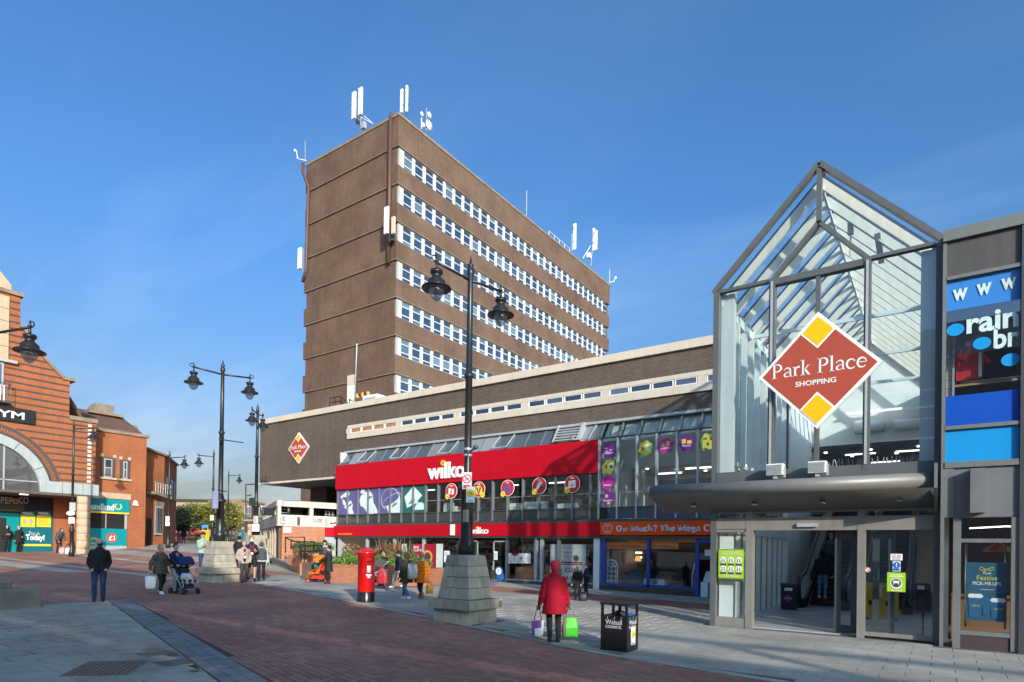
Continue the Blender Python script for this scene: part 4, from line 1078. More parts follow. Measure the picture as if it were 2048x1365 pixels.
BL1 = M("sky_blue_print", (.035, .20, .55), .4, var=.04); BL2 = M("royal_blue_panel", (.005, .07, .42), .35, var=.04); BL3 = M("cyan_panel", (.01, .27, .62), .35, var=.04)
mb = MB(); mb.box(.061, VS+.02, 6.38, 1.15, VS+.03, 6.95); part("blue_film", mb, BL1, Q)
mb = MB(); mb.box(.061, VS+.0, 4.178, 1.15, VS+.05, 4.75); part("blue_panel", mb, BL2, Q)
mb = MB(); mb.box(.061, VS+.0, 3.492, 1.15, VS+.05, 4.102); part("cyan_panel", mb, BL3, Q)
mb = MB(); mb.poly([(.061, VS+.015, 4.75), (1.15, VS+.015, 4.75), (1.15, VS+.015, 6.38), (.061, VS+.015, 6.38)]); part("pane", mb, clearglass("upper_glass", (.8, .85, .9), .10), Q)
mb = MB(); mb.box(.07, 17.0, 4.0, 3, 17.2, 7.6); part("inner_wall", mb, M("cream_siding", (.62, .55, .44), .7, var=.05), Q)
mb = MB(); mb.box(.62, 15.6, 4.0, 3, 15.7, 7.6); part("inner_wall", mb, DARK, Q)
for k in range(14):
    mb = MB(); mb.box(.07, VS+.35, 4.3 + k*.17, .16, VS+1.5, 4.46 + k*.17); part("siding_board", mb, M("cream_siding", (.62, .55, .44), .7), Q)
mb = MB(); mb.box(.165, VS+.3, 4.3, .2, VS+.36, 6.9); part("glazing_bar", mb, LGREY, Q)
mb = MB(); mb.box(.05, VS+.1, 4.1, 3, 17, 4.2); mb.box(.05, VS+.1, 7.5, 3, 17, 7.6); part("floor", mb, INFLOOR, Q)
mb = MB(); mb.box(.2, VS+.3, 4.98, 1.15, VS+.36, 5.02); part("shelf_rail", mb, M("timber", (.4, .25, .1), .6), Q)
# fascia and cafe front
mb = MB(); mb.box(.061, VS-.05, 2.45, .2, VS+.2, 3.375); mb.box(.2, VS-.02, 2.45, 9, VS+.2, 3.37); part("fascia", mb, M("grey_fascia", (.17, .17, .175), .45, .1, var=.08, streak=.1), Q)
mb = MB(); mb.box(.44, VS-.28, 2.52, .66, VS-.022, 3.33); part("projecting_box", mb, _M["grey_fascia"], Q)
mb = MB()
mb.box(.2, VS-.05, 0, .32, VS+.12, 2.44); mb.box(1.05, VS-.045, 0.02, 1.152, VS+.1, 2.44); mb.box(.321, VS-.04, 1.98, 1.049, VS+.08, 2.05); mb.box(.321, VS-.04, .26, 1.049, VS+.08, .34)
mb.box(1.3, VS-.04, 1.98, 9, VS+.08, 2.05)
part("window_frame", mb, GREYM, Q)
mb = MB(); mb.box(.321, VS-.02, .0, 1.049, VS+.08, .255); part("kick_panel", mb, M("plum_panel", (.06, .045, .05), .5), Q)
mb = MB(); mb.poly([(.32, VS+.02, .34), (1.05, VS+.02, .34), (1.05, VS+.02, 1.98), (.32, VS+.02, 1.98)]); part("pane", mb, SHOPG, Q)
mb = MB(); mb.poly([(.32, VS+.02, 2.05), (1.05, VS+.02, 2.05), (1.05, VS+.02, 2.44), (.32, VS+.02, 2.44)]); part("pane", mb, SHOPG, Q)
mb = MB(); mb.poly([(1.3, VS+.02, .1), (2.4, VS+.02, .1), (2.4, VS+.02, 2.44), (1.3, VS+.02, 2.44)]); part("pane", mb, SHOPG, Q)
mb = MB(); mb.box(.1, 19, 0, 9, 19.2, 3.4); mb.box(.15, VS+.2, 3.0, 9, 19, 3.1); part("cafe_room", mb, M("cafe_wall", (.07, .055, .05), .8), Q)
mb = MB(); mb.tube([(.40, VS+.12, .4), (.40, VS+.12, 1.95)], .018, 8); mb.tube([(.98, VS+.12, .4), (.98, VS+.12, 1.95)], .018, 8); part("chrome_rod", mb, M("chrome", (.7, .7, .7), .15, 1), Q, True)
mb = MB(); mb.tube([(.5, 15.8, 2.3), (1.1, 16.2, 2.35), (1.8, 15.9, 2.32)], .015, 6); part("light_track", mb, TUBE, Q)
mb = MB(); mb.lathe([(.25, 0), (.22, .06), (.06, .16), (.02, .3)], (.95, 15.6, 1.82), 14); part("pendant_lamp", mb, M("copper_shade", (.45, .12, .05), .35), Q, True)
mb = MB(); mb.box(.2, 15.4, .9, 2.2, 15.7, .95); mb.box(.2, 15.5, .0, 2.2, 15.6, .9); part("counter", mb, M("dark_timber", (.16, .08, .035), .6), Q)
mb = MB(); mb.box(.2, VS+.25, 0, 9, 34, .02); mb.box(1.28, VS+.2, 3.4, 9, 34, 7.69); mb.box(.2, 19.2, 3.4, 1.28, 34, 7.69); part("building_mass", mb, M("grey_fascia", (.17, .17, .175)), Q)
# ---------------------------------------------------------------- old two storey building with the banner wall
O = thing("low_building", "low flat roofed building with a cream balcony frame over an orange brick wall", "building", (-29, 19.5, .6))
PA = at(555, 1040, 32.4); PA = Vector((PA.x, PA.y, 0)); PB = Vector((-27.82, 22.5, 0))
ex = (PB - PA).normalized(); en = Vector((ex.y, -ex.x, 0))          # en points out to the square
sx = Vector((-.88, .474, 0)).normalized()
LEN = (PB - PA).length
def o_pt(a, z, out=0.0): return PA + ex*a + en*out + Z*z
def o_quadbox(mb, a0, a1, z0, z1, o0, o1, m=0):
    mb.prism([o_pt(a0, z0, o0), o_pt(a1, z0, o0), o_pt(a1, z1, o0), o_pt(a0, z1, o0)], en*(o1-o0), m)
def zpx(px, py, dep=33.0): return at(px, py, dep).z
zb0, zb1, zt0, zt1 = 2.75, 3.38, 3.80, 4.12
mb = MB(); o_quadbox(mb, .25, LEN*.78, -.2, zb0, -.25, -.02); part("brick_wall", mb, RBRICK, O)
mb = MB(); o_quadbox(mb, .02, LEN, zb0, zb1-.02, -.3, .0); part("balcony_front", mb, CREAM, O)
mb = MB(); o_quadbox(mb, -.02, LEN, zt0, zt1, -.3, .04); part("roof_beam", mb, CREAM, O)
mb = MB(); o_quadbox(mb, .0, .16, zb1-.02, zt0, -.2, .02); o_quadbox(mb, LEN*.52, LEN*.58, zb1-.02, zt0, -.2, .0); part("white_post", mb, CREAM, O)
mb = MB(); o_quadbox(mb, LEN*.22, LEN*.52, zb1-.02, zt0, -1.4, -1.2); o_quadbox(mb, LEN*.58, LEN*.82, zb1-.02, zt0, -1.4, -1.2); part("inner_wall", mb, PBRICK, O)
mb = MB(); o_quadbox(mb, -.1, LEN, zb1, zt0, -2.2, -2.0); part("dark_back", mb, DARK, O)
mb = MB()
for a in (.12, .20, LEN*.84, LEN*.9, LEN*.96): o_quadbox(mb, a*1.0, a + .03, zb1, zt0-.05, -.5, -.46)
for z in (zb1+.1, zb1+.28): o_quadbox(mb, .1, LEN*.22, z, z+.025, -.5, -.46); o_quadbox(mb, LEN*.82, LEN, z, z+.025, -.5, -.46)
part("window_bars", mb, LGREY, O)
mb = MB(); o_quadbox(mb, LEN*.78, LEN*.985, 2.28, 2.72, -.25, .06); part("red_fascia_return", mb, WRED, O)
mb = MB(); o_quadbox(mb, LEN*.78, LEN*.985, .3, 2.28, -.25, -.1); part("grey_return", mb, LGREY, O)
# side wing running away to the left
def s_pt(a, z, out=0.0):
    nn = Vector((sx.y, -sx.x, 0)); nn = -nn if nn.y > 0 else nn
    return PA + sx*a + nn*out + Z*z
def s_box(mb, a0, a1, z0, z1, o0, o1, m=0):
    nn = s_pt(0, 0, 1) - s_pt(0, 0, 0)
    mb.prism([s_pt(a0, z0, o0), s_pt(a1, z0, o0), s_pt(a1, z1, o0), s_pt(a0, z1, o0)], nn*(o1-o0), m)
mb = MB(); s_box(mb, 0, 11, zt0, zt1, -.3, .04); part("roof_beam", mb, M("grey_render", (.33, .32, .30), .8, streak=.25), O)
mb = MB(); s_box(mb, 0.02, 11, zb0, zb1, -.3, .02); part("side_band", mb, _M["grey_render"], O)
for k in range(9):
    mb = MB(); s_box(mb, .2 + k*1.25, .34 + k*1.25, zb1, zt0, -.2, .0); part("white_post", mb, CREAM, O)
mb = MB(); s_box(mb, 0, 11, zb1, zt0, -.6, -.5); part("dark_glazing", mb, STRIPG, O)
for k in range(8):
    mb = MB(); s_box(mb, .3 + k*1.4, 1.55 + k*1.4, .3, zb0, -.25, -.1); part("timber_panel", mb, M("brown_panel", (.12, .075, .05), .7, var=.2), O)
    mb = MB(); s_box(mb, 1.55 + k*1.4, 1.7 + k*1.4, .3, zb0, -.2, .0); part("pilaster", mb, M("beige_pilaster", (.42, .34, .26), .8), O)
mb = MB(); mb.prism([s_pt(0, zt1-.02, -.3), s_pt(11, zt1-.02, -.3), s_pt(11, zt1-.02, -6), PB + Vector((-1, 4, zt1-.02)), PB + Z*(zt1-.02)], (0, 0, .03)); part("flat_roof", mb, M("roof_felt", (.12, .12, .12)), O)
mb = MB(); o_quadbox(mb, .32, .72, 2.40, 2.70, -.01, .02); part("white_plate", mb, WHITE, O)
# raised walkway and ramp kerb beside the low building
rp = [gpt(606, 1148), gpt(560, 1126), gpt(524, 1106)]
mb = MB(); k0 = [Vector((-22.4, 16.9, .36)), PA - ex*.4 + en*.9 + Z*.92, PA + sx*6 - sx.cross(Z)*0 + Vector((-.4, -.9, 0)) + Z*1.3]
k1 = [Vector((-20.9, 18.9, .36)), PA + ex*1.6 + en*.2 + Z*.95, PA + sx*6 + Z*1.32]
for i in range(2):
    mb.add([k0[i], k1[i], k1[i+1], k0[i+1]], [(0, 1, 2, 3)]); 
    mb.add([k0[i], k0[i+1], k0[i+1] - Z*.9, k0[i] - Z*.9], [(0, 1, 2, 3)])
struct("ramp", mb, FGREY)
mb = MB(); mb.bar(k0[0] + Z*.04, k0[1] + Z*.04, .22, .14); mb.bar(k0[1] + Z*.04, k0[2] + Z*.04, .22, .14); struct("ramp_kerb", mb, M("dark_kerb", (.10, .09, .085), .85))

# ---------------------------------------------------------------- gym building on the left
GY = thing("gym_building", "orange brick gabled building with dark brick stripes and a big white arch window", "building", (-45.6, 13, 1))
UG = -45.55
ol = [(9.0, 4.9), (17.05, 4.9), (17.05, 9.55), (15.52, 9.55), (15.52, 12.0)]
for px, py in ((126, 757), (110, 742), (92, 722), (72, 694), (52, 665), (41, 653), (41, 595)):
    p = pu(px, py, UG); ol.append((p.y, p.z))
ol += [(9.0, ol[-1][1])]
mb = MB(); mb.prism([(UG, v, z) for v, z in ol], (-1.2, 0, 0)); part("gable_wall", mb, OBRICK, GY)
def glimit(z):
    if z < 9.55: return 17.05
    r = 13.0
    for (v0, z0), (v1, z1) in zip(ol[3:-1], ol[4:]):
        lo, hi = min(z0, z1), max(z0, z1)
        if lo <= z <= hi and hi > lo: r = v0 + (v1 - v0)*(z - z0)/(z1 - z0)
    return r
STRP = M("dark_brick_strip", (.075, .06, .058), .8, var=.15, scale=6)
AV, AZ, AR = 11.13, 4.72, 4.05
z = 5.62
while z < 16.4:
    v1 = glimit(z + .05) - .01; v0 = 9.0
    if z - AZ < AR: v0 = AV + math.sqrt(max(0, AR**2 - (z - AZ)**2)) + .02
    if v1 > v0: 
        mb = MB(); mb.box(UG-.01, v0, z, UG+.035, v1, z+.09); part("dark_brick_band", mb, STRP, GY)
    z += .40
def arc(mb, r0, r1, a0, a1, n, u0, u1, m=0):
    for i in range(n):
        t0 = a0 + (a1-a0)*i/n; t1 = a0 + (a1-a0)*(i+1)/n
        mb.prism([(u0, AV + r*math.cos(t), AZ + r*math.sin(t)) for r, t in ((r0,t0),(r1,t0),(r1,t1),(r0,t1))], (u1-u0, 0, 0), m)
mb = MB(); arc(mb, 3.42, 4.03, R_(12), R_(85), 20, UG, UG+.05); part("dark_arch", mb, STRP, GY)
vb = MB(); vb.prism([(UG+.045, AV + r*math.cos(t), AZ + r*math.sin(t)) for r, t in ((3.62,-.011),(3.84,-.011),(3.84,.011),(3.62,.011))], (.025, 0, 0))
for k in range(34):
    a = R_(14 + k*2.1); mb = MB()
    mb.prism([(UG+.045, AV + r*math.cos(t), AZ + r*math.sin(t)) for r, t in ((3.62,a-.011),(3.84,a-.011),(3.84,a+.011),(3.62,a+.011))], (.025, 0, 0)); part("arch_brick", mb, OBRICK, GY)
WMET = M("white_cladding", (.38, .42, .42), .45, .1, var=.07, streak=.15)
for a0, a1 in ((0, 28), (28.6, 58), (58.6, 90)):
    mb = MB(); arc(mb, 2.88, 3.41, R_(a0), R_(a1), 10, UG, UG+.28); part("arch_cladding", mb, WMET, GY)
mb = MB(); mb.prism([(UG+.05, AV + 2.87*math.cos(R_(t)), AZ + 2.87*math.sin(R_(t))) for t in range(0, 181, 9)], (.02, 0, 0)); part("arch_glass", mb, mirrorglass("arch_glazing", (.06, .06, .062), .12), GY)
mb = MB(); mb.box(UG+.07, 12.2, AZ, UG+.12, 12.27, AZ+2.65); mb.box(UG+.07, 9, 5.35, UG+.12, 13.9, 5.41); mb.box(UG+.07, 9, AZ, UG+.14, 14.0, AZ+.07); part("arch_mullion", mb, WMET, GY)
for a, b in ((14.02, 15.1), (15.12, 16.2), (16.22, 17.12)):
    mb = MB(); mb.box(UG, a, 4.78, UG+.4, b, 5.48); part("canopy_panel", mb, WMET, GY)
mb = MB(); mb.box(UG-3.4, 8, 4.62, UG+.42, 17.15, 4.775); part("canopy_soffit", mb, M("soffit_brown", (.10, .08, .07), .7), GY)
for v in (11.3, 13.2):
    mb = MB(); mb.box(UG-.6, v, 4.585, UG-.4, v+.4, 4.618); part("soffit_light", mb, TUBE, GY)
_q0, _q1 = pu(174.5, 900, UG).y, pu(182, 900, UG).y
for k in range(15):
    zz = 5.6 + k*.28; mb2 = MB(); mb2.box(UG+.036, _q0, zz, UG+.06, _q1, zz+.17); part("quoin", mb2, CREAM, GY)
# upper stone pieces of the gable
STN = M("sandstone", (.50, .37, .25), .8, var=.12, streak=.2)
p = pu(45, 594, UG); mb = MB(); mb.box(UG-1.2, 9, p.z-.05, UG+.15, p.y+.05, p.z+.18); part("gable_ledge", mb, CONC, GY)
mb = MB(); mb.prism([(UG, 9, p.z+.18), (UG, 12.45, p.z+.18), (UG, 12.45, p.z+.5), (UG, 11.6, p.z+1.5), (UG, 9, p.z+1.5)], (-.6, 0, 0)); part("pediment", mb, STN, GY)
cop = MB()
vz = ol[4:12]
for (v0, z0), (v1, z1) in zip(vz[1:], vz[2:-1]): cop.bar((UG-.5, v0, z0+.05), (UG-.5, v1, z1+.05), 1.3, .16)
part("gable_coping", cop, CONC, GY)
mb = MB(); mb.box(UG-1.2, 15.1, 12.0, UG+.12, 15.85, 12.2); mb.box(UG-1.25, 15.53, 9.55, UG+.12, 17.1, 9.8); part("ledge_stone", mb, CONC, GY)
q = pu(14, 640, UG)
for k in range(5):
    zz = 12.55 + k*.75; mb = MB(); mb.box(UG+.0, 9.6, zz, UG+.07, 12.35, zz+.72); part("stone_panel", mb, STN, GY)
mb = MB(); mb.box(UG, 9.6, 10.4, UG+.06, 12.15, 12.3); part("window_frame", mb, LGREY, GY)
mb = MB(); mb.poly([(UG+.065, 9.7, 10.5), (UG+.065, 12.05, 10.5), (UG+.065, 12.05, 12.2), (UG+.065, 9.7, 12.2)]); part("pane", mb, STRIPG, GY)
mb = MB(); mb.box(UG, 9, 12.33, UG+.25, 12.75, 12.5); part("window_ledge", mb, LGREY, GY)
mb = MB()
for k in range(12): mb.tube([(UG+.5, 10.3 + k*.19, 9.95), (UG+.5, 10.3 + k*.19, 11.0)], .02, 5)
mb.box(UG, 10.2, 9.85, UG+.55, 12.45, 9.95); mb.tube([(UG+.02, 12.4, 11), (UG+.5, 12.4, 11), (UG+.5, 10.2, 11)], .03, 6); part("balcony_rail", mb, DGREY, GY)
mb = MB()
for k in range(9): mb.box(UG+.07, 10.5 + k*.2, 10.05, UG+.09, 10.62 + k*.2, 10.95)
part("balcony_slat", mb, WHITE, GY)
# roof and rear parts
TILE = M("brown_roof_tile", (.13, .075, .055), .85, var=.25, scale=1.5, bump=.3, bscale=8)
mb = MB(); mb.prism([(UG-1.2, 15.5, 12.0), (UG-1.2, 17.0, 9.6), (UG-9, 17.0, 9.6), (UG-9, 15.5, 12.0)], (0, -.3, .1)); part("roof_slope", mb, TILE, GY)
# recessed shop front under the arch
UB = -48.4
_f = lambda px: pu(px, 1050, UB).y
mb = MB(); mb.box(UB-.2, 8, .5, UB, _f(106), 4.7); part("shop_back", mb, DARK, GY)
mb = MB(); mb.box(UB-.2, _f(106), .5, UB+.02, 17.2, 4.7); part("brick_wall", mb, OBRICK, GY)
TEALP = M("teal_panel", (.0, .24, .27), .4, var=.05); DTEAL = M("dark_teal_panel", (.005, .12, .16), .4, var=.05)
mb = MB(); mb.box(UB, 11.0, .9, UB+.04, _f(38), 3.5); part("teal_opening", mb, TEALP, GY)
mb = MB(); mb.box(UB+.04, 11.2, .95, UB+.06, _f(12), 3.2); part("doorway", mb, DARK, GY)
mb = MB(); mb.box(UB, _f(38.5), .9, UB+.05, _f(105.5), 3.45); part("window_board", mb, DTEAL, GY)
mb = MB(); mb.box(UB+.05, _f(41), 1.42, UB+.06, _f(102), 1.55); part("yellow_stripe", mb, YELP, GY)
# round stone clad column at the corner, each drum a block
cx, cy = -45.0, pu(166.5, 1050, -45.0).y
for k in range(8):
    mb = MB(); mb.lathe([(.36, 0), (.37, .01), (.37, .455), (.36, .465)], (cx, cy, .85 + k*.475), 20); part("column_drum", mb, STN, GY, True)
# ---- discount shop wall beyond the gym
PD = thing("pound_shop", "orange brick shop with a teal fascia and two slim windows beside the gym", "shop", (-47, 19, 1.2))
UP = -46.9
mb = MB(); mb.box(UP-.8, 17.05, .6, UP, 20.78, 9.3); part("wall", mb, OBRICK, PD)
mb = MB(); mb.box(UP-.9, 17.05, 9.3, UP+.12, 20.92, 9.5); part("coping", mb, CONC, PD)
mb = MB(); mb.box(UP, 17.06, 3.83, UP+.15, 19.66, 4.70); part("fascia", mb, TEALP, PD)
mb = MB(); mb.box(UP, 17.06, 3.72, UP+.16, 19.66, 3.825); part("fascia_stripe", mb, YELP, PD)
mb = MB(); mb.box(UP, 17.06, 4.75, UP+.08, 19.78, 5.15); part("stone_lintel", mb, STN, PD)
mb = MB(); mb.box(UP, 17.06, 1.5, UP+.05, 19.55, 2.68); part("teal_stallriser", mb, TEALP, PD)
mb = MB(); mb.poly([(UP+.03, 17.06, 2.68), (UP+.03, 19.4, 2.68), (UP+.03, 19.4, 3.72), (UP+.03, 17.06, 3.72)]); part("pane", mb, mirrorglass("shop_dark_glass", (.02, .018, .018), .04), PD)
mb = MB(); mb.box(UP, 19.4, 2.68, UP+.06, 19.56, 3.72); mb.box(UP+.031, 18.2, 2.68, UP+.07, 18.25, 3.72); mb.box(UP, 17.06, 1.25, UP+.1, 19.56, 1.5); part("window_frame", mb, LGREY, PD)
def brick_window(v0, v1, z0, z1):
    mb = MB(); mb.box(UP, v0, z0, UP+.05, v1, z1); w = part("window_surround", mb, STRP, PD)
    mb = MB(); mb.box(UP, v0-.05, z1-.02, UP+.07, v0+.14, z1+.2); mb.box(UP, v1-.14, z1-.02, UP+.07, v1+.05, z1+.2); mb.box(UP, v0-.1, z0-.14, UP+.14, v1+.1, z0); part("stone_block", mb, STN, w)
    mb = MB(); mb.box(UP+.05, v0+.2, z0, UP+.09, v1-.2, z1-.12); part("frame", mb, LGREY, w)
    for a, b in ((z0+.07, (z0+z1)/2-.08), ((z0+z1)/2, z1-.2)):
        mb = MB(); mb.box(UP+.085, v0+.27, a, UP+.095, v1-.27, b); part("pane", mb, _wdg, w)
_wdg = mirrorglass("wall_window_glass", (.03, .03, .035), .1)
brick_window(17.85, 18.75, 6.2, 7.6); brick_window(19.05, 19.7, 6.2, 7.55)
mb = MB(); q = pu(270, 1006, UP); mb.prism([(UP, q.y-.18, q.z-.2), (UP, q.y+.18, q.z-.2), (UP, q.y+.1, q.z+.1), (UP, q.y, q.z+.18), (UP, q.y-.1, q.z+.1)], (.14, 0, 0)); part("alarm_box", mb, ANT, PD)
mb = MB(); mb.prism([(UP-.3, 17.1, 9.5), (UP-.3, 20.6, 9.5), (UP-4, 20.6, 11.2), (UP-4, 17.1, 11.2)], (0, 0, .15)); part("roof_slope", mb, TILE, PD)
a, b = pu(187, 830, -50), pu(229, 855, -50)
mb = MB(); mb.box(-52, a.y, 9, -50, b.y, a.z+.1); part("chimney", mb, OBRICK, PD)
mb = MB(); mb.box(-50, (a.y+b.y)/2-.3, 9, -49.97, (a.y+b.y)/2+.45, a.z-.1); part("chimney_stone", mb, STN, PD)
mb = MB(); mb.box(-52.2, a.y-.4, a.z+.1, -49.7, b.y+.5, a.z+.28); mb.prism([(-51.9, a.y, a.z+.28), (-50, a.y, a.z+.28), (-50.5, (a.y*.75+b.y*.25), a.z+1.0), (-51.4, (a.y*.75+b.y*.25), a.z+1.0)], (0, (b.y-a.y)*.9, 0)); part("chimney_cap", mb, CONC, PD)
q = pu(262, 850, -49.0); mb = MB(); mb.prism([(-49, q.y, q.z), (-49, q.y+.4, q.z), (-49, pu(290, 885, -49).y, pu(290, 885, -49).z), (-49, pu(283, 885, -49).y, pu(283, 885, -49).z)], (-1, 0, 0)); part("roof_verge", mb, CONC, PD)
# ---- far brick corner building
FC = thing("brick_corner_building", "orange brick building with a recessed balcony and a shaded side beyond the teal shop", "building", at(325, 1090, 47))
def seg(name, pA, pB, zA, zB, zlow, mat, depth=2.0, parent=FC):
    mb = MB(); d = (pB - pA); d.z = 0; nn = Vector((-d.y, d.x, 0)).normalized()
    if nn.dot(Vector((-1, .3, 0))) < 0: nn = -nn
    mb.prism([Vector((pA.x, pA.y, zlow)), Vector((pB.x, pB.y, zlow)), Vector((pB.x, pB.y, zB)), Vector((pA.x, pA.y, zA))], nn*depth)
    return part(name, mb, mat, parent), nn
Pb0, Pb1, Pc = at(288, 1090, 45.6), at(326, 1090, 47.5), at(351, 1090, 53)
zr = at(326, 912, 47.5).z
seg("front_wall", Pb0 + Vector((-.35, .12, 0)), Pb1, zr + .25, zr, .5, OBRICK, 2.0)
seg("side_wall", Pb1, Pc, zr, zr - .05, .5, RBRICK if False else OBRICK, 2.0)
mb = MB(); mb.bar(Vector((Pb0.x, Pb0.y, zr+.3)), Vector((Pb1.x, Pb1.y, zr+.05)), .3, .14); mb.bar(Vector((Pb1.x, Pb1.y, zr+.05)), Vector((Pc.x, Pc.y, zr)), .3, .14); part("coping", mb, CONC, FC)
def onside(t, z, out=0.03):
    p = Pb1.lerp(Pc, t); d = (Pc - Pb1); nn = Vector((d.y, -d.x, 0)).normalized()
    return Vector((p.x, p.y, z)) + nn*out
for t0, t1 in ((.12, .28), (.48, .62), (.72, .84)):
    mb = MB(); z0, z1 = at(335, 1000, 50).z, at(335, 955, 50).z; mb.prism([onside(t0, z0, 0), onside(t1, z0, 0), onside(t1, z1, 0), onside(t0, z1, 0)], onside(0, 0, .05) - onside(0, 0, 0)); w = part("window", mb, STRP, FC)
    mb = MB(); e = .03; mb.poly([onside(t0+e, z0+.1, .055), onside(t1-e, z0+.1, .055), onside(t1-e, z1-.15, .055), onside(t0+e, z1-.15, .055)]); part("pane", mb, _wdg, w)
# balcony recess and ground floor bay on the front part
def onfront(t, z, out=0.03):
    p = Pb0.lerp(Pb1, t); d = (Pb1 - Pb0); nn = Vector((d.y, -d.x, 0)).normalized()
    return Vector((p.x, p.y, z)) + nn*out
def fz(py, px=308): return at(px, py, 46.6).z
mb = MB(); mb.prism([onfront(.1, fz(985), 0), onfront(1, fz(992), 0), onfront(1, fz(992)-.2, 0), onfront(.1, fz(985)-.2, 0)], onfront(0, 0, .7) - onfront(0, 0, 0)); part("balcony_slab", mb, CONC, FC)
mb = MB()
for k in range(7):
    t = .15 + k*.13; mb.tube([onfront(t, fz(988), .65), onfront(t, fz(968), .65)], .03, 5)
mb.tube([onfront(.1, fz(966), .65), onfront(1, fz(972), .65)], .04, 5); part("balcony_rail", mb, LGREY, FC)
mb = MB(); mb.prism([onfront(.1, fz(988), 0), onfront(.95, fz(990), 0), onfront(.95, fz(942), 0), onfront(.1, fz(942), 0)], onfront(0, 0, .02) - onfront(0, 0, 0)); part("recess", mb, DARK if False else OBRICK, FC)
mb = MB(); mb.prism([onfront(.52, fz(1070), 0), onfront(.92, fz(1070), 0), onfront(.92, fz(1012), 0), onfront(.52, fz(1012), 0)], onfront(0, 0, .06) - onfront(0, 0, 0)); w = part("shop_window", mb, LGREY, FC)
for k in range(4):
    mb = MB(); t = .55 + k*.09; mb.poly([onfront(t, fz(1066), .07), onfront(t+.075, fz(1066), .07), onfront(t+.075, fz(1016), .07), onfront(t, fz(1016), .07)]); part("pane", mb, _wdg, w)
mb = MB(); mb.prism([onfront(.14, fz(1092), 0), onfront(.34, fz(1092), 0), onfront(.34, fz(1038), 0), onfront(.14, fz(1038), 0)], onfront(0, 0, .05) - onfront(0, 0, 0)); part("door", mb, DARK, FC)
mb = MB(); mb.prism([onfront(.5, fz(1012), 0), onfront(.98, fz(1012), 0), onfront(.98, fz(1003), 0), onfront(.5, fz(1003), 0)], onfront(0, 0, .09) - onfront(0, 0, 0)); part("lintel", mb, CONC, FC)
mb = MB()
q0, q1 = at(313, 906, 50), at(334, 920, 50)
for k in range(6):
    p = q0.lerp(q1, k/5); mb.tube([p, p - Z*.5], .03, 5)
for dz in (0, -.25): mb.tube([q0 + Z*dz, q1 + Z*dz], .03, 5)
part("roof_rail", mb, DGREY, FC)

# ---------------------------------------------------------------- far end of the street
def block(name, label, px0, px1, ytop0, ytop1, d0, d1, mat, cat="building"):
    t = thing(name, label, cat, at((px0+px1)/2, 1090, (d0+d1)/2))
    a, b = at(px0, 1090, d0), at(px1, 1090, d1); za, zb = at(px0, ytop0, d0).z, at(px1, ytop1, d1).z
    d = b - a; nn = Vector((-d.y, d.x, 0)).normalized()
    mb = MB(); mb.prism([Vector((a.x, a.y, 1)), Vector((b.x, b.y, 1)), Vector((b.x, b.y, zb)), Vector((a.x, a.y, za))], nn*8); part("wall", mb, mat, t)
    def f(s, py, out=0):
        p = a.lerp(b, s); dd = d0 + (d1-d0)*s; px = px0 + (px1-px0)*s
        return Vector((p.x, p.y, at(px, py, dd).z)) - nn*out
    return t, f
FBR = brickmat("far_brick", (.30, .20, .13), (.26, .17, .11), (.35, .27, .2))
t, f = block("flat_roofed_store", "long pale brown flat roofed store across the far end of the street", 350, 482, 1001, 1003, 118, 112, M("far_render", (.40, .30, .21), .85, var=.2, scale=.15))
mb = MB(); mb.prism([f(0, 1003, .05), f(1, 1005, .05), f(1, 1000, .05), f(0, 998.5, .05)], f(0, 1000, .3) - f(0, 1000, 0)); part("parapet", mb, DGREY, t)
mb = MB(); mb.prism([f(.0, 1066, .05), f(1, 1066, .05), f(1, 1056, .05), f(0, 1056, .05)], f(0, 0, .3) - f(0, 0, 0)); part("shop_fascia", mb, M("far_red", (.4, .08, .07), .6), t)
mb = MB(); mb.prism([f(.0, 1090, .02), f(1, 1090, .02), f(1, 1066, .02), f(0, 1066, .02)], f(0, 0, .1) - f(0, 0, 0)); part("shop_glass", mb, STRIPG, t)
t, f = block("brick_shop_building", "square orange brown brick building with two windows behind the bus shelter", 481, 528, 999, 1007, 96, 100, FBR)
for s0, s1 in ((.15, .36), (.62, .95)):
    mb = MB(); mb.prism([f(s0, 1029, .0), f(s1, 1029, 0), f(s1, 1013, 0), f(s0, 1013, 0)], f(0, 0, .15) - f(0, 0, 0)); w = part("window", mb, WHITE, t)
    for k in range(3):
        a_ = s0 + (s1-s0)*(k+.1)/3; b_ = s0 + (s1-s0)*(k+.9)/3
        mb = MB(); mb.poly([f(a_, 1028, .16), f(b_, 1028, .16), f(b_, 1014, .16), f(a_, 1014, .16)]); part("pane", mb, STRIPG, w)
mb = MB(); mb.prism([f(0, 1040, 0), f(1, 1040, 0), f(1, 1036, 0), f(0, 1036, 0)], f(0, 0, .4) - f(0, 0, 0)); part("canopy", mb, DGREY, t)
mb = MB(); mb.prism([f(0, 1002, 0), f(1, 1009.5, 0), f(1, 1006.5, 0), f(0, 998.5, 0)], f(0, 0, .25) - f(0, 0, 0)); part("parapet", mb, CONC, t)
t, f = block("hoarding_wall", "dark low wall topped by a white and pink hoarding beyond the parked van", 440, 488, 1078, 1078, 100, 98, M("dark_boards", (.09, .08, .075), .8))
mb = MB(); mb.prism([f(.35, 1074, .1), f(.9, 1074, .1), f(.9, 1040, .1), f(.35, 1040, .1)], f(0, 0, .3) - f(0, 0, 0)); part("white_hoarding", mb, WHITE, t)
mb = MB(); mb.prism([f(.4, 1072, .45), f(.82, 1072, .45), f(.82, 1058, .45), f(.4, 1058, .45)], f(0, 0, .1) - f(0, 0, 0)); part("pink_poster", mb, M("pink_print", (.7, .35, .38), .6), t)
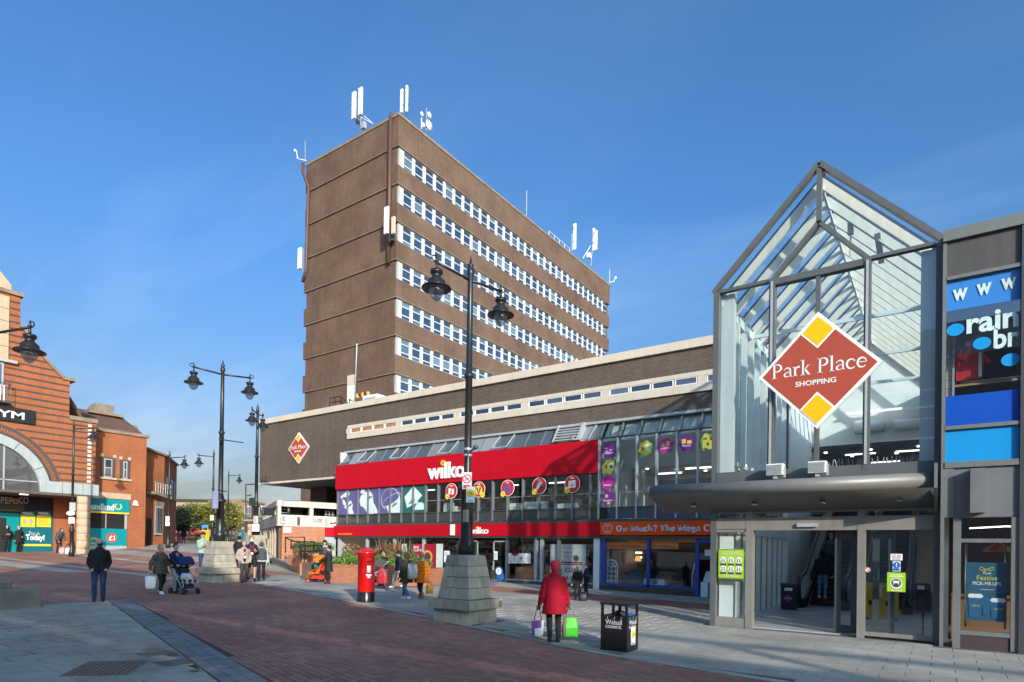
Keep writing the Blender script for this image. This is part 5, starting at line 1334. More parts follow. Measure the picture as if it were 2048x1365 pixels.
t, f = block("distant_house", "pale block peeping over the trees at the far left of the street", 349, 366, 1009, 1009, 150, 150, M("far_cream", (.5, .45, .38), .8))
mb = MB(); mb.prism([f(.2, 1030, .1), f(.5, 1030, .1), f(.5, 1018, .1), f(.2, 1018, .1)], f(0, 0, .2) - f(0, 0, 0)); part("window", mb, STRIPG, t)
# planting bed kerbs
mb = MB()
for (x0, x1, yy, dd) in ((365, 420, 1092, 72), (420, 490, 1092, 72)):
    a, b = at(x0, 1090, dd), at(x1, 1090, dd); z = G(a.x, a.y)
    mb.prism([Vector((a.x, a.y, z-.3)), Vector((b.x, b.y, z-.3)), Vector((b.x, b.y, z+.42)), Vector((a.x, a.y, z+.42))], (-1.6, 3.2, 0))
t = part("planting_bed", mb, M("bed_kerb", (.36, .28, .2), .85)); tag(t, "low beige kerbed planting bed under the street trees", "planter")

# ---------------------------------------------------------------- unseen shops behind the camera, added and shaped to shade the square
BK = thing("shade_terrace", "unseen pale terrace of shops opposite the red shop, shaped to shade the square", "building", (10, -10, 0))
VB_ = -7.8
REND = M("pale_render", (.62, .57, .49), .8, var=.08, scale=.4)  # pale so the unseen walls bounce light into the shaded square
def tseg(u0, u1, h, mat=None):
    """unseen shop block with a slatted screen invented to let light streaks through"""
    mb = MB(); mb.box(u0, VB_-10, 0, u1, VB_, 6.9); part("wall", mb, mat or REND, BK)
    z = 6.9; k = 0
    while z < h - .05:
        hh = (.62, .9, .5, .75, 1.1)[k % 5]; gap = (.10, .07, .12, .08, .09)[k % 5] if z + hh < h - 2.2 else 0
        z1 = min(h, z + hh) if gap else h
        mb = MB(); mb.box(u0, VB_-.14, z + .003, u1, VB_-.02, z1); part("shade_board", mb, REND, BK); z = z1 + gap; k += 1
    for k in range(int((u1-u0)/3.3) + 1):
        mb = MB(); mb.box(u0 + k*3.3, VB_-.3, 6.9, u0 + k*3.3 + .16, VB_-.15, h); part("shade_post", mb, DGREY, BK)
tseg(-6, 14.5, 13.0); tseg(14.5, 16.0, 11.55); tseg(16.0, 19.5, 13.9); tseg(19.5, 44, 10.85)  # heights shaped to set the shadow edge and the lit notch
mb = MB(); mb.bar((19.6, VB_-.5, 12.2), (44, VB_-.5, 12.2), .3, .14); part("roof_rail", mb, DGREY, BK)
for k in range(5): mb = MB(); mb.box(19.7 + k*5.8, VB_-.6, 6.9, 19.9 + k*5.8, VB_-.4, 12.12); part("rail_post", mb, DGREY, BK)
for k in range(14):
    for r in range(1):
        u = -4.5 + k*3.1
        if u > 42: break
        mb = MB(); mb.box(u, VB_, 3.6 + r*2.9, u+1.5, VB_+.06, 5.3 + r*2.9); w = part("window", mb, WHITE, BK)
        mb = MB(); mb.box(u+.1, VB_+.05, 3.7 + r*2.9, u+1.4, VB_+.075, 5.2 + r*2.9); part("pane", mb, STRIPG, w)
# ---------------------------------------------------------------- street lamps
def glassbowl():
    m, n, l, b = nodemat("lamp_bowl"); n.remove(b); o = n.get("Material Output")
    tr = n.new("ShaderNodeBsdfTransparent"); tr.inputs[0].default_value = (.72, .78, .8, 1)
    gl = n.new("ShaderNodeBsdfGlossy"); gl.inputs["Roughness"].default_value = .06
    df = n.new("ShaderNodeBsdfTranslucent"); df.inputs[0].default_value = (.6, .68, .72, 1)
    m1 = n.new("ShaderNodeMixShader"); m1.inputs[0].default_value = .35; l.new(tr.outputs[0], m1.inputs[1]); l.new(df.outputs[0], m1.inputs[2])
    m2 = n.new("ShaderNodeMixShader"); m2.inputs[0].default_value = .12; l.new(m1.outputs[0], m2.inputs[1]); l.new(gl.outputs[0], m2.inputs[2])
    l.new(m2.outputs[0], o.inputs[0]); return m
BOWL = glassbowl()
LBL = M("lamp_black", (.022, .023, .024), .35, .2, var=.2, spec=.5)
def lantern(root, x, y, z, s=1.0):
    """hanging lantern whose top fixing is at (x, y, z)"""
    mb = MB(); mb.lathe([(.10,-.19),(.135,-.18),(.135,-.25),(.10,-.26),(.095,-.33),(.14,-.37),(.19,-.42),(.19,-.48),(.21,-.50),(.32,-.56),(.325,-.585),(.20,-.555),(.17,-.54)][::1], (x, y, z), 20)
    h = part("lamp_hood", mb, LBL, root, True)
    mb = MB(); mb.lathe([(.165,-.545),(.175,-.62),(.15,-.72),(.09,-.81),(.02,-.85),(.001,-.853)][::-1], (x, y, z), 16); part("glass_bowl", mb, BOWL, h, True)
    mb = MB(); mb.tube([(x, y, z-.2), (x, y, z+.02)], .03, 6); mb.lathe([(.03, 0), (.05, .03), (.02, .08), (.025, .11), (.002, .18)], (x, y, z), 8); part("finial", mb, LBL, h, True)
def lamp_post(name, label, h, base, arms, arm_len, ang, group="street lamps", slim=False):
    """h = pole height above its base; arms = sides (+1, -1)"""
    t = thing(name, label, "street lamp", base, group)
    bx, by, bz = base; k = .8 if slim else 1.0
    mb = MB(); H = h
    prof = [(.19*k,0),(.19*k,.28),(.17*k,.34),(.14*k,.40),(.135*k,1.45),(.19*k,1.48),(.19*k,1.54),(.13*k,1.62),(.085*k,1.85),(.08*k,H*.60),(.11*k,H*.60+.03),(.11*k,H*.60+.09),(.075*k,H*.60+.12),(.062*k,H-.35),(.085*k,H-.3),(.085*k,H-.2),(.05*k,H-.16),(.075*k,H-.10),(.03*k,H-.03),(.002,H+.14)]
    mb.lathe(prof, base, 16); part("pole", mb, LBL, t, True)
    ca, sa = math.cos(ang), math.sin(ang); za = bz + h - .42
    for s in arms:
        e = Vector((bx + ca*arm_len*s, by + sa*arm_len*s, za + .05))
        mb = MB(); mb.tube([(bx, by, za - .02), e], .032, 8)
        c = e + Vector((ca, sa, 0))*s*.02
        mb.tube([c + Vector((ca*s*.12*math.cos(a)*1, sa*s*.12*math.cos(a), .06 + .07*math.sin(a))) for a in [R_(v) for v in range(-150, 120, 30)]], .016, 5)
        part("arm", mb, LBL, t, True)
        lantern(t, e.x, e.y, e.z)
    return t
def stone_plinth(name, label, c, group):
    """stepped stone base made of single blocks"""
    x, y = c; z = G(x, y) - .05
    t = thing(name, label, "lamp plinth", (x, y, z + .05), group)
    core = MB(); core.box(x-.44, y-.44, z, x+.44, y+.44, z+.56); core.prism([(x-.36, y-.36, z+.56), (x+.36, y-.36, z+.56), (x+.36, y+.36, z+.56), (x-.36, y+.36, z+.56)], (0, 0, .5)); core.box(x-.26, y-.26, z+1.0, x+.26, y+.26, z+1.52); part("core", core, M("plinth_joint", (.07, .075, .05), .95), t)
    def course(z0, z1, h0, h1, cut):
        # four sides: blocks as prisms between half width h0 (bottom) and h1 (top)
        g = .006
        for s in range(4):
            a = s*math.pi/2
            for (p0, p1) in cut[s % 2]:
                mb = MB(); pts = []
                for (zz, hh) in ((z0, h0), (z1, h1)):
                    for (q, dep) in ((p0, 0), (p1, 0), (p1, .12), (p0, .12)):
                        lx = (-1 + 2*q)*hh; lx += g if q == p0 else -g
                        if q in (0, 1): lx = (-1 + 2*q)*(hh - (dep if dep else 0)) 
                        ly = -hh + dep
                        pts.append((x + lx*math.cos(a) - ly*math.sin(a), y + lx*math.sin(a) + ly*math.cos(a), zz + (g if zz == z0 else -g)))
                mb.add(pts, [(0,1,5,4),(1,2,6,5),(2,3,7,6),(3,0,4,7),(0,3,2,1),(4,5,6,7)])
                part("stone_block", mb, STONE, t)
    full = [(0, 1)]; h2 = [(0, .5), (.5, 1)]; h3 = [(0, .38), (.38, 1)]; h4 = [(0, .62), (.62, 1)]
    course(z, z+.36, .51, .50, (h4, h3)); course(z+.36, z+.58, .60, .60, (h3, h4))
    hs = [.45, .415, .38, .345, .31, .285]
    zz = z + .58
    for k in range(4):
        course(zz, zz+.245, hs[k], hs[k+1], ((h2, h4) if k % 2 else (h3, full)) if k < 3 else (h2, full)); zz += .245
    cap = MB(); cap.box(x-.27, y-.27, zz-.02, x+.27, y+.27, zz+.003); part("cap_stone", cap, STONE, t)
    return zz
pg = "stone lamp plinths"
zc = stone_plinth("lamp_plinth", "stepped grey stone plinth under the nearest tall lamp between the postbox and the litter bin", (-8.85, 10.8), pg)
LA = R_(82)
lamp_post("street_lamp", "nearest tall black twin lantern lamp standing in front of the red shop sign", 6.72, (-8.85, 10.8, zc), (1, -1), 1.0, LA)
zl = stone_plinth("lamp_plinth", "stepped grey stone plinth beside the three people with lanyards and hood", (-22.15, 12.45), pg)
lamp_post("street_lamp", "tall black twin lantern lamp on the plinth left of the brick overhang", 6.72, (-22.15, 12.45, zl), (1, -1), 1.0, R_(78))
z3 = stone_plinth("lamp_plinth", "cream coloured stone plinth half hidden behind the hooded walker", (-29.03, 18.23), pg)
lamp_post("street_lamp", "twin lantern lamp seen almost edge on against the left end of the brick overhang", 6.72, (-29.03, 18.23, z3), (1, -1), .75, R_(128))
def gbase(px, d):
    p = at(px, 1090, d); return (p.x, p.y, G(p.x, p.y))
def toward(ang_px): return ang_px
b = gbase(336, 43); lamp_post("street_lamp", "single lantern lamp on a slim pole before the shaded brick side wall", 6.8, b, (1,), 1.05, R_(35), slim=True)
b = gbase(424.5, 43); lamp_post("street_lamp", "single lantern lamp pointing left just behind the second plinth", 6.9, b, (-1,), 1.05, R_(35), slim=True)
b = gbase(455, 60); lamp_post("street_lamp", "farthest single lantern lamp pointing right in front of the trees", 7.2, b, (1,), 1.05, R_(35), slim=True)
b = (-42.0, 14.56, G(-42, 14.56)); lamp_post("street_lamp", "single lantern lamp in front of the striped gym wall", 8.0, b, (1,), 1.0, R_(50), slim=True)
bp = at(-78, 1090, 14.9); hd = at(60, 655, 14.3); bz = hd.z + .42
ang = math.atan2(hd.y - bp.y, hd.x - bp.x); L = math.hypot(hd.x - bp.x, hd.y - bp.y)
lamp_post("street_lamp", "lantern and long arm reaching in from the left edge before the orange gable", bz - G(bp.x, bp.y) - .05, (bp.x, bp.y, G(bp.x, bp.y)), (1,), L, ang, slim=True)
# small fittings on the lamp posts
def plate(name, label, cat, c, w, h, mat, face=None, extra=None):
    """thin plate facing the camera side of the square (towards -v, +u by angle face)"""
    t = thing(name, label, cat, c)
    a = face if face is not None else R_(28)
    ux = Vector((math.cos(a), math.sin(a), 0)); nn = Vector((math.sin(a), -math.cos(a), 0))
    c = Vector(c); mb = MB(); mb.prism([c - ux*w/2 - Z*h/2, c + ux*w/2 - Z*h/2, c + ux*w/2 + Z*h/2, c - ux*w/2 + Z*h/2], -nn*.008); part("board", mb, mat, t)
    if extra: extra(t, c, ux, nn)
    return t
WPR = M("white_print", (.78, .78, .76), .5, var=.03); YPR = M("yellow_dot", (.80, .62, .06), .5, var=.04); RPR = M("red_print", (.55, .02, .03), .5, var=.04); BPR = M("blue_print", (.02, .12, .45), .5)
def smiley(t, c, ux, nn, r=.11, dz=.04):
    mb = MB(); mb.disc(c + nn*.002 + Z*dz, ux, Z, r, .004, 20); part("yellow_disc", mb, YPR, t)
    mb = MB()
    for k in (-.35, .35):
        mb.disc(c + nn*.007 + ux*r*k + Z*(dz + r*.25), ux, Z, r*.12, .003, 8)
        mb.stroke([(r*(k-.14), -.1*r), (r*(k+.14), -.1*r), (r*k, -.1*r), (r*k, -.5*r)], r*.12, c + nn*.006 + Z*dz, ux, Z, .003)
    mb.bar(c + nn*.008 + ux*-r*.3 + Z*dz, c + nn*.008 + ux*r*.3 + Z*dz, .004, r*.08)
    mb.box(0, 0, 0, 0, 0, 0) if False else None
    part("symbol", mb, SOOT, t)
    mb = MB(); mb.stroke([(-.06, -.13), (.06, -.13)], .012, c + nn*.002, ux, Z, .003); part("small_print", mb, BPR, t)
cp = Vector((-8.85, 10.8, 0)); camd = Vector((.6, -.8, 0))
def onpost(px, py, off=.10): 
    d = at(px, py, 13.0); return d
def nosmoke(t, c, ux, nn):
    mb = MB(); mb.ring(c + nn*.002 + Z*.04, ux, Z, .075, .098, 0, 2*math.pi, 20, .004); mb.stroke([(-.06, .10), (.06, -.02)], .018, c + nn*.003, ux, Z, .004); part("red_ring", mb, RPR, t)
    mb = MB(); mb.stroke([(-.04, .0), (-.01, .07), (.03, .03), (.05, .05)], .022, c + nn*.0015, ux, Z, .003); part("symbol", mb, SOOT, t)
    mb = MB(); mb.stroke([(-.07, -.12), (.07, -.12)], .06, c + nn*.002, ux, Z, .003); part("red_caption", mb, RPR, t)
plate("prohibition_sign", "small white sign with a red ring clamped to the nearest lamp post", "sign", at(934, 962, 12.95), .2, .36, M("sign_grey", (.62, .62, .62), .5), R_(32), nosmoke)
plate("smiley_notice", "white notice with a yellow face on the nearest lamp post below the red ring sign", "notice", at(941, 989.5, 12.85), .19, .33, WPR, R_(24), lambda t, c, ux, nn: smiley(t, c, ux, nn, .085, .03))
t = thing("camera_bracket", "steel band with a small camera clamped on the nearest lamp pole", "camera bracket", (-8.85, 10.8, 3.6))
mb = MB()
for z in (at(938, 888, 13).z, at(938, 901, 13).z): mb.lathe([(.09, 0), (.095, .01), (.095, .05), (.09, .06)], (-8.85, 10.8, z), 14)
part("band", mb, M("steel_band", (.5, .5, .5), .3, .6), t, True); mb = MB(); c = at(951, 895, 13); mb.ball(c, .06, .06, .05); mb.bar(c, (-8.85, 10.8, c.z), .03, .03); part("camera", mb, DGREY, t, True)
t = thing("junction_box", "narrow grey box strapped to the lower part of the nearest lamp post", "box", at(930, 1033, 12.95))
mb = MB(); c = at(931.5, 1033, 12.95); mb.box(c.x-.05, c.y-.04, c.z-.14, c.x+.05, c.y+.04, c.z+.14); part("casing", mb, M("tan_box", (.3, .27, .23), .6), t)
mb = MB(); c = at(929, 1073, 12.9); mb.box(c.x-.06, c.y-.05, c.z-.3, c.x+.06, c.y+.06, c.z+.3); part("lower_casing", mb, BLACKP, t)
plate("notice", "blue grey board strapped to the second twin lamp post above the crowd", "notice", at(430.5, 1000, 21.9), .22, .62, M("blue_grey_board", (.22, .24, .36), .6), R_(30), lambda t, c, ux, nn: None)
t = thing("side_camera", "small dark camera arm on the second twin lamp post", "camera", at(446, 982, 22))
mb = MB(); c = at(443, 982, 22.3); mb.ball(c, .05, .05, .05); mb.bar(c, at(437, 981, 22.6), .05, .05); mb.bar(c, c + Vector((.18, .1, -.02)), .05, .04); part("body", mb, BLACKP, t, True)
mb = MB(); mb.tube([at(438, 879, 22.6), at(487, 886, 22.6)], .02, 5); mb.ball(at(441, 880, 22.6), .05); o = part("banner_arm", mb, LBL, t, True)
t = thing("white_notice", "blank white notice with a cream strip on the edge on lamp behind the hooded walker", "notice", at(511, 1058, 31.2))
mb = MB(); c = at(511.5, 1056, 31.2); mb.prism([c + Vector((-.16, -.1, -.19)), c + Vector((.16, .1, -.19)), c + Vector((.16, .1, .19)), c + Vector((-.16, -.1, .19))], (.01, -.01, 0)); part("board", mb, WPR, t)
mb = MB(); c = at(511.5, 1040, 31.2); mb.box(c.x-.1, c.y-.08, c.z-.2, c.x+.1, c.y+.08, c.z+.2); part("cream_strip", mb, CREAM, t)
plate("yellow_notice", "white notice with a yellow spot on the slim lamp behind the mint hoodie", "notice", at(424, 1036, 42.6), .26, .36, WPR, R_(30), lambda t, c, ux, nn: smiley(t, c, ux, nn, .1, 0))
for px, py, d, w, h, rnd, lab in ((145, 1014, 35.6, .36, .5, 0, "grey square plate, topmost on the slim lamp before the gym"), (142, 1027, 35.5, .5, .26, 1, "white oval plate on the slim lamp before the gym"), (143, 1041, 35.6, .34, .36, 0, "white square notice, lowest on the slim lamp before the gym"), (335, 1038, 42.6, .26, .34, 0, "white notice on the single lamp by the shaded brick wall"), (335, 1048, 42.6, .28, .3, 0, "second white notice below the first on the lamp by the shaded brick wall")):
    c = at(px, py, d)
    if rnd:
        t = thing("lamp_plate", lab, "plate", c); mb = MB(); b0 = MB(); mb.prism([c + Vector((.82, .57, 0)).normalized()*w/2*math.cos(a) + Z*h/2*math.sin(a) for a in [i*math.pi/9 for i in range(18)]], (.01, -.02, 0)); part("board", mb, WPR, t)
    else: plate("lamp_plate", lab, "plate", c, w, h, WPR if "white" in lab else LGREY, R_(35))

# ---------------------------------------------------------------- pillar box
PRED_ = M("postbox_red", (.62, .008, .006), .18, 0, var=.06, scale=5, bump=.12, bscale=14, spec=.6, coat=.4)
PBX, PBY = -13.38, 11.86
gz = G(PBX, PBY)
t = thing("pillar_box", "shiny red cylindrical post box with a black base on the grey paving", "post box", (PBX, PBY, gz))
mb = MB(); mb.lathe([(.245, -.02), (.25, .0), (.245, .02), (.245, .285), (.235, .30)], (PBX, PBY, gz), 28); part("black_base", mb, M("postbox_black", (.012, .012, .012), .2, 0, bump=.1, bscale=14, coat=.3), t, True)
mb = MB(); mb.lathe([(.236, .30), (.238, .31), (.238, 1.30), (.255, 1.305), (.262, 1.325), (.262, 1.345), (.285, 1.36), (.312, 1.385), (.315, 1.41), (.30, 1.43), (.26, 1.455), (.17, 1.49), (.08, 1.52), (.05, 1.53), (.045, 1.56), (.002, 1.575)], (PBX, PBY, gz), 32); body = part("body", mb, PRED_, t, True)
fa = math.atan2(-.62, .78)    # front of the box faces the square
fn = Vector((math.cos(fa + .25), math.sin(fa + .25), 0)); fx = Vector((-fn.y, fn.x, 0))
pc = Vector((PBX, PBY, gz))
def onbox(x, z, out=.0):
    a = x/.238; return pc + fn*((.238+out)*math.cos(a)) + fx*((.238+out)*math.sin(a)) + Z*z
def boxpatch(name, x0, x1, z0, z1, out, mat, n=4, lab=None):
    mb = MB()
    for i in range(n):
        a, b = x0 + (x1-x0)*i/n, x0 + (x1-x0)*(i+1)/n
        mb.add([onbox(a, z0, out), onbox(b, z0, out), onbox(b, z1, out), onbox(a, z1, out), onbox(a, z0, 0), onbox(b, z0, 0), onbox(b, z1, 0), onbox(a, z1, 0)], [(0,1,2,3),(0,4,5,1),(3,2,6,7),(0,3,7,4),(1,5,6,2)])
    return part(name, mb, mat, t, True)
boxpatch("posting_slot", -.09, .09, 1.13, 1.16, .004, DARK); boxpatch("slot_hood", -.11, .11, 1.165, 1.185, .03, PRED_); boxpatch("door_edge", -.145, -.14, .40, 1.28, .004, PRED_); boxpatch("door_edge", .14, .145, .40, 1.28, .004, PRED_); boxpatch("collar_plate", -.06, .06, 1.20, 1.26, .012, PRED_)
boxpatch("collection_plate", -.055, .055, .84, 1.04, .006, WPR); boxpatch("white_label", -.08, .08, .745, .80, .006, WPR); boxpatch("white_label", -.04, .04, .69, .742, .005, WPR)
mb = MB(); 
for k in range(9): mb.prism([onbox(-.045, .86 + k*.018, .007), onbox(.045, .86 + k*.018, .007), onbox(.045, .867 + k*.018, .007), onbox(-.045, .867 + k*.018, .007)], fn*.002)
part("fine_print", mb, SOOT, t)
# ---------------------------------------------------------------- litter bin
BX0, BX1, BY0, BY1 = -4.80, -4.31, 9.55, 10.02
t = thing("litter_bin", "black square council litter bin with an open top frame near the entrance", "litter bin", (-4.55, 9.8, 0))
BB = M("bin_black", (.012, .012, .013), .35, .1, var=.25, spec=.5)
g0 = .015
mb = MB(); mb.box(BX0, BY0, g0, BX1, BY1, .615); part("body", mb, BB, t)
mb = MB()
for a, b in ((BX0, BY0), (BX1-.04, BY0), (BX0, BY1-.04), (BX1-.04, BY1-.04)): mb.box(a, b, .617, a+.04, b+.04, .80)
part("corner_post", mb, BB, t)
mb = MB(); mb.box(BX0-.012, BY0-.012, .80, BX1+.012, BY1+.012, .835); part("lid", mb, BB, t)
mb = MB(); mb.lathe([(.03, 0), (.03, .18)], (-4.56, 9.8, .617), 8); mb.ball((-4.56, 9.8, .64), .1, .1, .06); part("ash_stub", mb, BB, t)
mb = MB(); mb.box(-4.5, 9.75, .617, -4.36, 9.98, .64); part("blue_liner", mb, BPR, t)
for (o_, ux_, w) in ((Vector((BX0+.06, BY0-.001, 0)), X, .38), (Vector((BX1+.001, BY0+.05, 0)), Y, .37)):
    mb = MB(); nn = ux_.cross(Z)
    mb.text("Walsall", o_ + Z*.47 + ux_*.03, ux_, Z, .085, .003, width=w*.8); mb.text("COUNCIL", o_ + Z*.405 + ux_*.03, ux_, Z, .05, .003, bold=.01, width=w*.8)
    for q in (.03, .16, .29): mb.stroke([(q+.03, .56), (q+.045, .60)], .006, o_, ux_, Z, .003)
    part("lettering", mb, M("silver_print", (.55, .56, .56), .4), t)
plate("smiley_notice", "white notice with a yellow face stuck on the right face of the litter bin", "notice", (BX1+.008, 9.80, .27), .17, .30, WPR, R_(90), lambda t, c, ux, nn: smiley(t, c, ux, nn, .07, .03))
# ---------------------------------------------------------------- stone bench at the left edge
t = thing("stone_bench", "low pale stone block bench cut by the left edge of the picture", "bench", (-17.6, 5.4, .22))
BST = M("bench_stone", (.25, .23, .185), .9, var=.2, scale=3, bump=.25)
be = gpt(82, 1215); d2 = Vector((-.955, .296, 0)).normalized()
p0 = Vector((be.x, be.y, .2)); dn = Vector((d2.y, -d2.x, 0)); 
L2v = Vector((-.26, -.97, 0)).normalized()
q0 = gpt(0, 1222); a = Vector((be.x, be.y, .18)); b_ = a + (Vector((q0.x, q0.y, .18)) - a).normalized()*1.9
back = Vector((-.95, .3, 0)).normalized()
mb = MB(); mb.prism([a, b_, b_ + back*.62, a + back*.62], (0, 0, .46)); part("block", mb, BST, t)
mb = MB(); mb.prism([a + back*.7 + Z*.0 + (b_-a)*.35, b_ + back*.7, b_ + back*1.3, a + back*1.3 + (b_-a)*.35], (0, 0, .62)); part("block", mb, BST, t)
# ---------------------------------------------------------------- brick planter with handrails
PLc = gpt(856, 1174); PLl = gpt(640, 1163)
PLc = Vector((PLc.x, PLc.y, 0)); PLl = Vector((PLl.x, PLl.y, 0))
pd = (PLc - PLl).normalized(); pn = Vector((-pd.y, pd.x, 0))
t = thing("brick_planter", "low orange brick planter full of shrubs in front of the red shop", "planter", (PLc.x, PLc.y, .2))
def plw(mb, a0, a1, z0, z1, o0, o1):
    mb.prism([PLl + pd*a0 + pn*o0 + Z*z0, PLl + pd*a1 + pn*o0 + Z*z0, PLl + pd*a1 + pn*o1 + Z*z0, PLl + pd*a0 + pn*o1 + Z*z0], (0, 0, z1-z0))
PL = (PLc - PLl).length
zt_ = .99
mb = MB(); plw(mb, 0, PL, 0, zt_-.1, 0, .22); part("front_wall", mb, PLBRICK, t)
mb = MB(); plw(mb, PL-.22, PL, 0, zt_-.1, .223, 2.4); part("end_wall", mb, PLBRICK, t)
n = int(PL/.085)
for k in range(n):
    mb = MB(); plw(mb, k*.085+.004, (k+1)*.085-.004, zt_-.097, zt_ + random.uniform(-.006, .006), -.015, .225); part("coping_brick", mb, PLBRICK, t)
mb = MB(); plw(mb, .1, PL-.22, zt_-.3, zt_-.12, .22, 2.4); part("soil", mb, M("soil", (.05, .035, .025), .95), t)
# second planter and low walls to the left
t = thing("rear_planter", "small brick planter with a clipped hedge behind the black handrails", "planter", at(610, 1110, 30))
a = at(575, 1118, 29.5); b = at(655, 1122, 28.0)
def wallseg(mb, a, b, z0, z1, th):
    d = Vector((b.x-a.x, b.y-a.y, 0)).normalized(); nn = Vector((-d.y, d.x, 0))*th
    mb.prism([Vector((a.x, a.y, z0)), Vector((b.x, b.y, z0)), Vector((b.x, b.y, z1)), Vector((a.x, a.y, z1))], nn)
mb = MB(); wallseg(mb, a, b, .2, 1.25, .3); wallseg(mb, at(578, 1110, 30.5), at(600, 1112, 27.5), .2, 1.1, .3); part("brick_wall", mb, PLBRICK, t)
t = thing("brown_box", "square brown litter bin box beside the orange pushchair", "litter bin", at(625, 1145, 25.5))
c = at(626, 1145, 25.3); mb = MB(); mb.box(c.x-.33, c.y-.3, .2, c.x+.33, c.y+.3, at(626, 1128, 25.3).z); part("body", mb, M("brown_bin", (.16, .11, .09), .6), t)
mb = MB(); z_ = at(626, 1128, 25.3).z; mb.box(c.x-.35, c.y-.32, z_+.002, c.x+.35, c.y+.32, z_+.05); part("lid", mb, M("brown_lid", (.20, .14, .12), .5), t)
def rail(label, pts, r=.035, extra=()):
    t = thing("handrail", label, "handrail", pts[0], "black handrails by the steps")
    mb = MB(); mb.tube(pts, r, 6)
    for e in extra: mb.tube(e, r, 6)
    part("rail", mb, BLACKP, t)
rail("farthest black handrail of the three, against the orange brick wall", [at(571, 1106, 30), at(571, 1075, 30), at(609, 1075, 29), at(609, 1086, 29)], extra=([at(571, 1076, 30), at(588, 1083, 29.5), at(609, 1086, 29)],))
rail("middle black handrail of the three above the clipped hedge", [at(582, 1099, 29), at(582, 1083.5, 29), at(628, 1083.5, 28), at(628, 1101, 28)], extra=([at(583, 1094, 29), at(628, 1100, 28)],))
rail("nearest black handrail of the three beside the brown box", [at(602, 1122, 27.2), at(602, 1092, 27.2), at(645, 1092, 26.5)], extra=([at(610, 1120, 27), at(610, 1092, 27)], [at(603, 1104, 27.2), at(645, 1101, 26.5)]))
# ---------------------------------------------------------------- foliage
def leafmat(name, col, var=.4):
    m, n, l, b = nodemat(name); setc(b, col, .6, 0, .3)
    gm = n.new("ShaderNodeNewGeometry"); mr = n.new("ShaderNodeMapRange"); mr.inputs[3].default_value = 1-var; mr.inputs[4].default_value = 1+var
    l.new(gm.outputs["Random Per Island"], mr.inputs[0])
    vm = n.new("ShaderNodeVectorMath"); vm.operation = 'SCALE'; vm.inputs[0].default_value = col; l.new(mr.outputs[0], vm.inputs["Scale"]); l.new(vm.outputs[0], b.inputs["Base Color"])
    tl = n.new("ShaderNodeBsdfTranslucent"); l.new(vm.outputs[0], tl.inputs[0])
    mx = n.new("ShaderNodeMixShader"); mx.inputs[0].default_value = .3; o = n.get("Material Output")
    l.new(b.outputs[0], mx.inputs[1]); l.new(tl.outputs[0], mx.inputs[2]); l.new(mx.outputs[0], o.inputs[0])
    return m
LG = leafmat("shrub_green", (.17, .31, .04)); LG2 = leafmat("hedge_green", (.14, .21, .06)); LO = leafmat("heath_bronze", (.27, .18, .07)); LF = leafmat("flax_leaf", (.26, .23, .12)); LT = leafmat("tree_leaf", (.26, .25, .05)); LT2 = leafmat("tree_leaf_dark", (.13, .16, .045)); LT3 = leafmat("conifer_dark", (.018, .028, .014)); LD = leafmat("dry_leaf", (.38, .24, .14))
BARK = M("bark", (.09, .07, .05), .9, var=.25)
def leaves(mb, c, rx, ry, rz, n, s, rr, shell=.55, m=0):
    for _ in range(n):
        while True:
            p = Vector((rr.uniform(-1, 1), rr.uniform(-1, 1), rr.uniform(-1, 1)))
            l = p.length
            if shell < l < 1: break
        q = Vector((c[0]+p.x*rx, c[1]+p.y*ry, c[2]+p.z*rz)); a = Vector((rr.uniform(-1,1), rr.uniform(-1,1), rr.uniform(-.6,1))).normalized(); b = a.cross(Vector((rr.uniform(-1,1), rr.uniform(-1,1), rr.uniform(-1,1)))).normalized()
        k = s*rr.uniform(.6, 1.3); mb.add([q - a*k, q + b*k*.5, q + a*k, q - b*k*.5], [(0,1,2,3)], m)
rr = random.Random(3)
def shrub(label, clumps, n, s, mat, cat="shrub", name="shrub"):
    c0 = clumps[0]; t = thing(name, label, cat, (c0[0], c0[1], c0[2]-c0[5]))
    mb = MB()
    for c in clumps: leaves(mb, c[:3], c[3], c[4], c[5], n, s, rr, .45)
    part("foliage", mb, mat, t)
    mb = MB()
    for c in clumps: 
        for k in range(3): mb.tube([(c[0], c[1], c[2]-c[5]), (c[0]+rr.uniform(-.5,.5)*c[3], c[1]+rr.uniform(-.5,.5)*c[4], c[2]+c[5]*.4)], .012, 4)
    part("stem", mb, BARK, t)
def PLP(a, o, z): 
    p = PLl + pd*a + pn*o; return (p.x, p.y, z)
shrub("bright green low spreading shrub filling the front of the brick planter", [(*PLP(.3 + k*.42, .6 + (k % 2)*.2, 1.08 + .12*math.sin(k*1.7)), .38, .38, .26) for k in range(int(PL/.42)-3)], 420, .05, LG)
shrub("dull green rounded bush at the right end of the brick planter", [(*PLP(PL-1.3, 1.0, 1.15), .6, .5, .4), (*PLP(PL-.7, .9, 1.05), .5, .5, .3)], 700, .05, LG2)
shrub("bronze and rusty heather like bush in the middle of the brick planter", [(*PLP(.6 + k*.5, 1.5 + (k % 2)*.3, 1.4 + .12*math.cos(k*2.1)), .45, .45, .36) for k in range(5)], 500, .055, LO)
t = thing("flax_plant", "tall spiky flax plant with long sword leaves in the brick planter", "plant", PLP(2.7, 1.7, 1.0))
mb = MB()
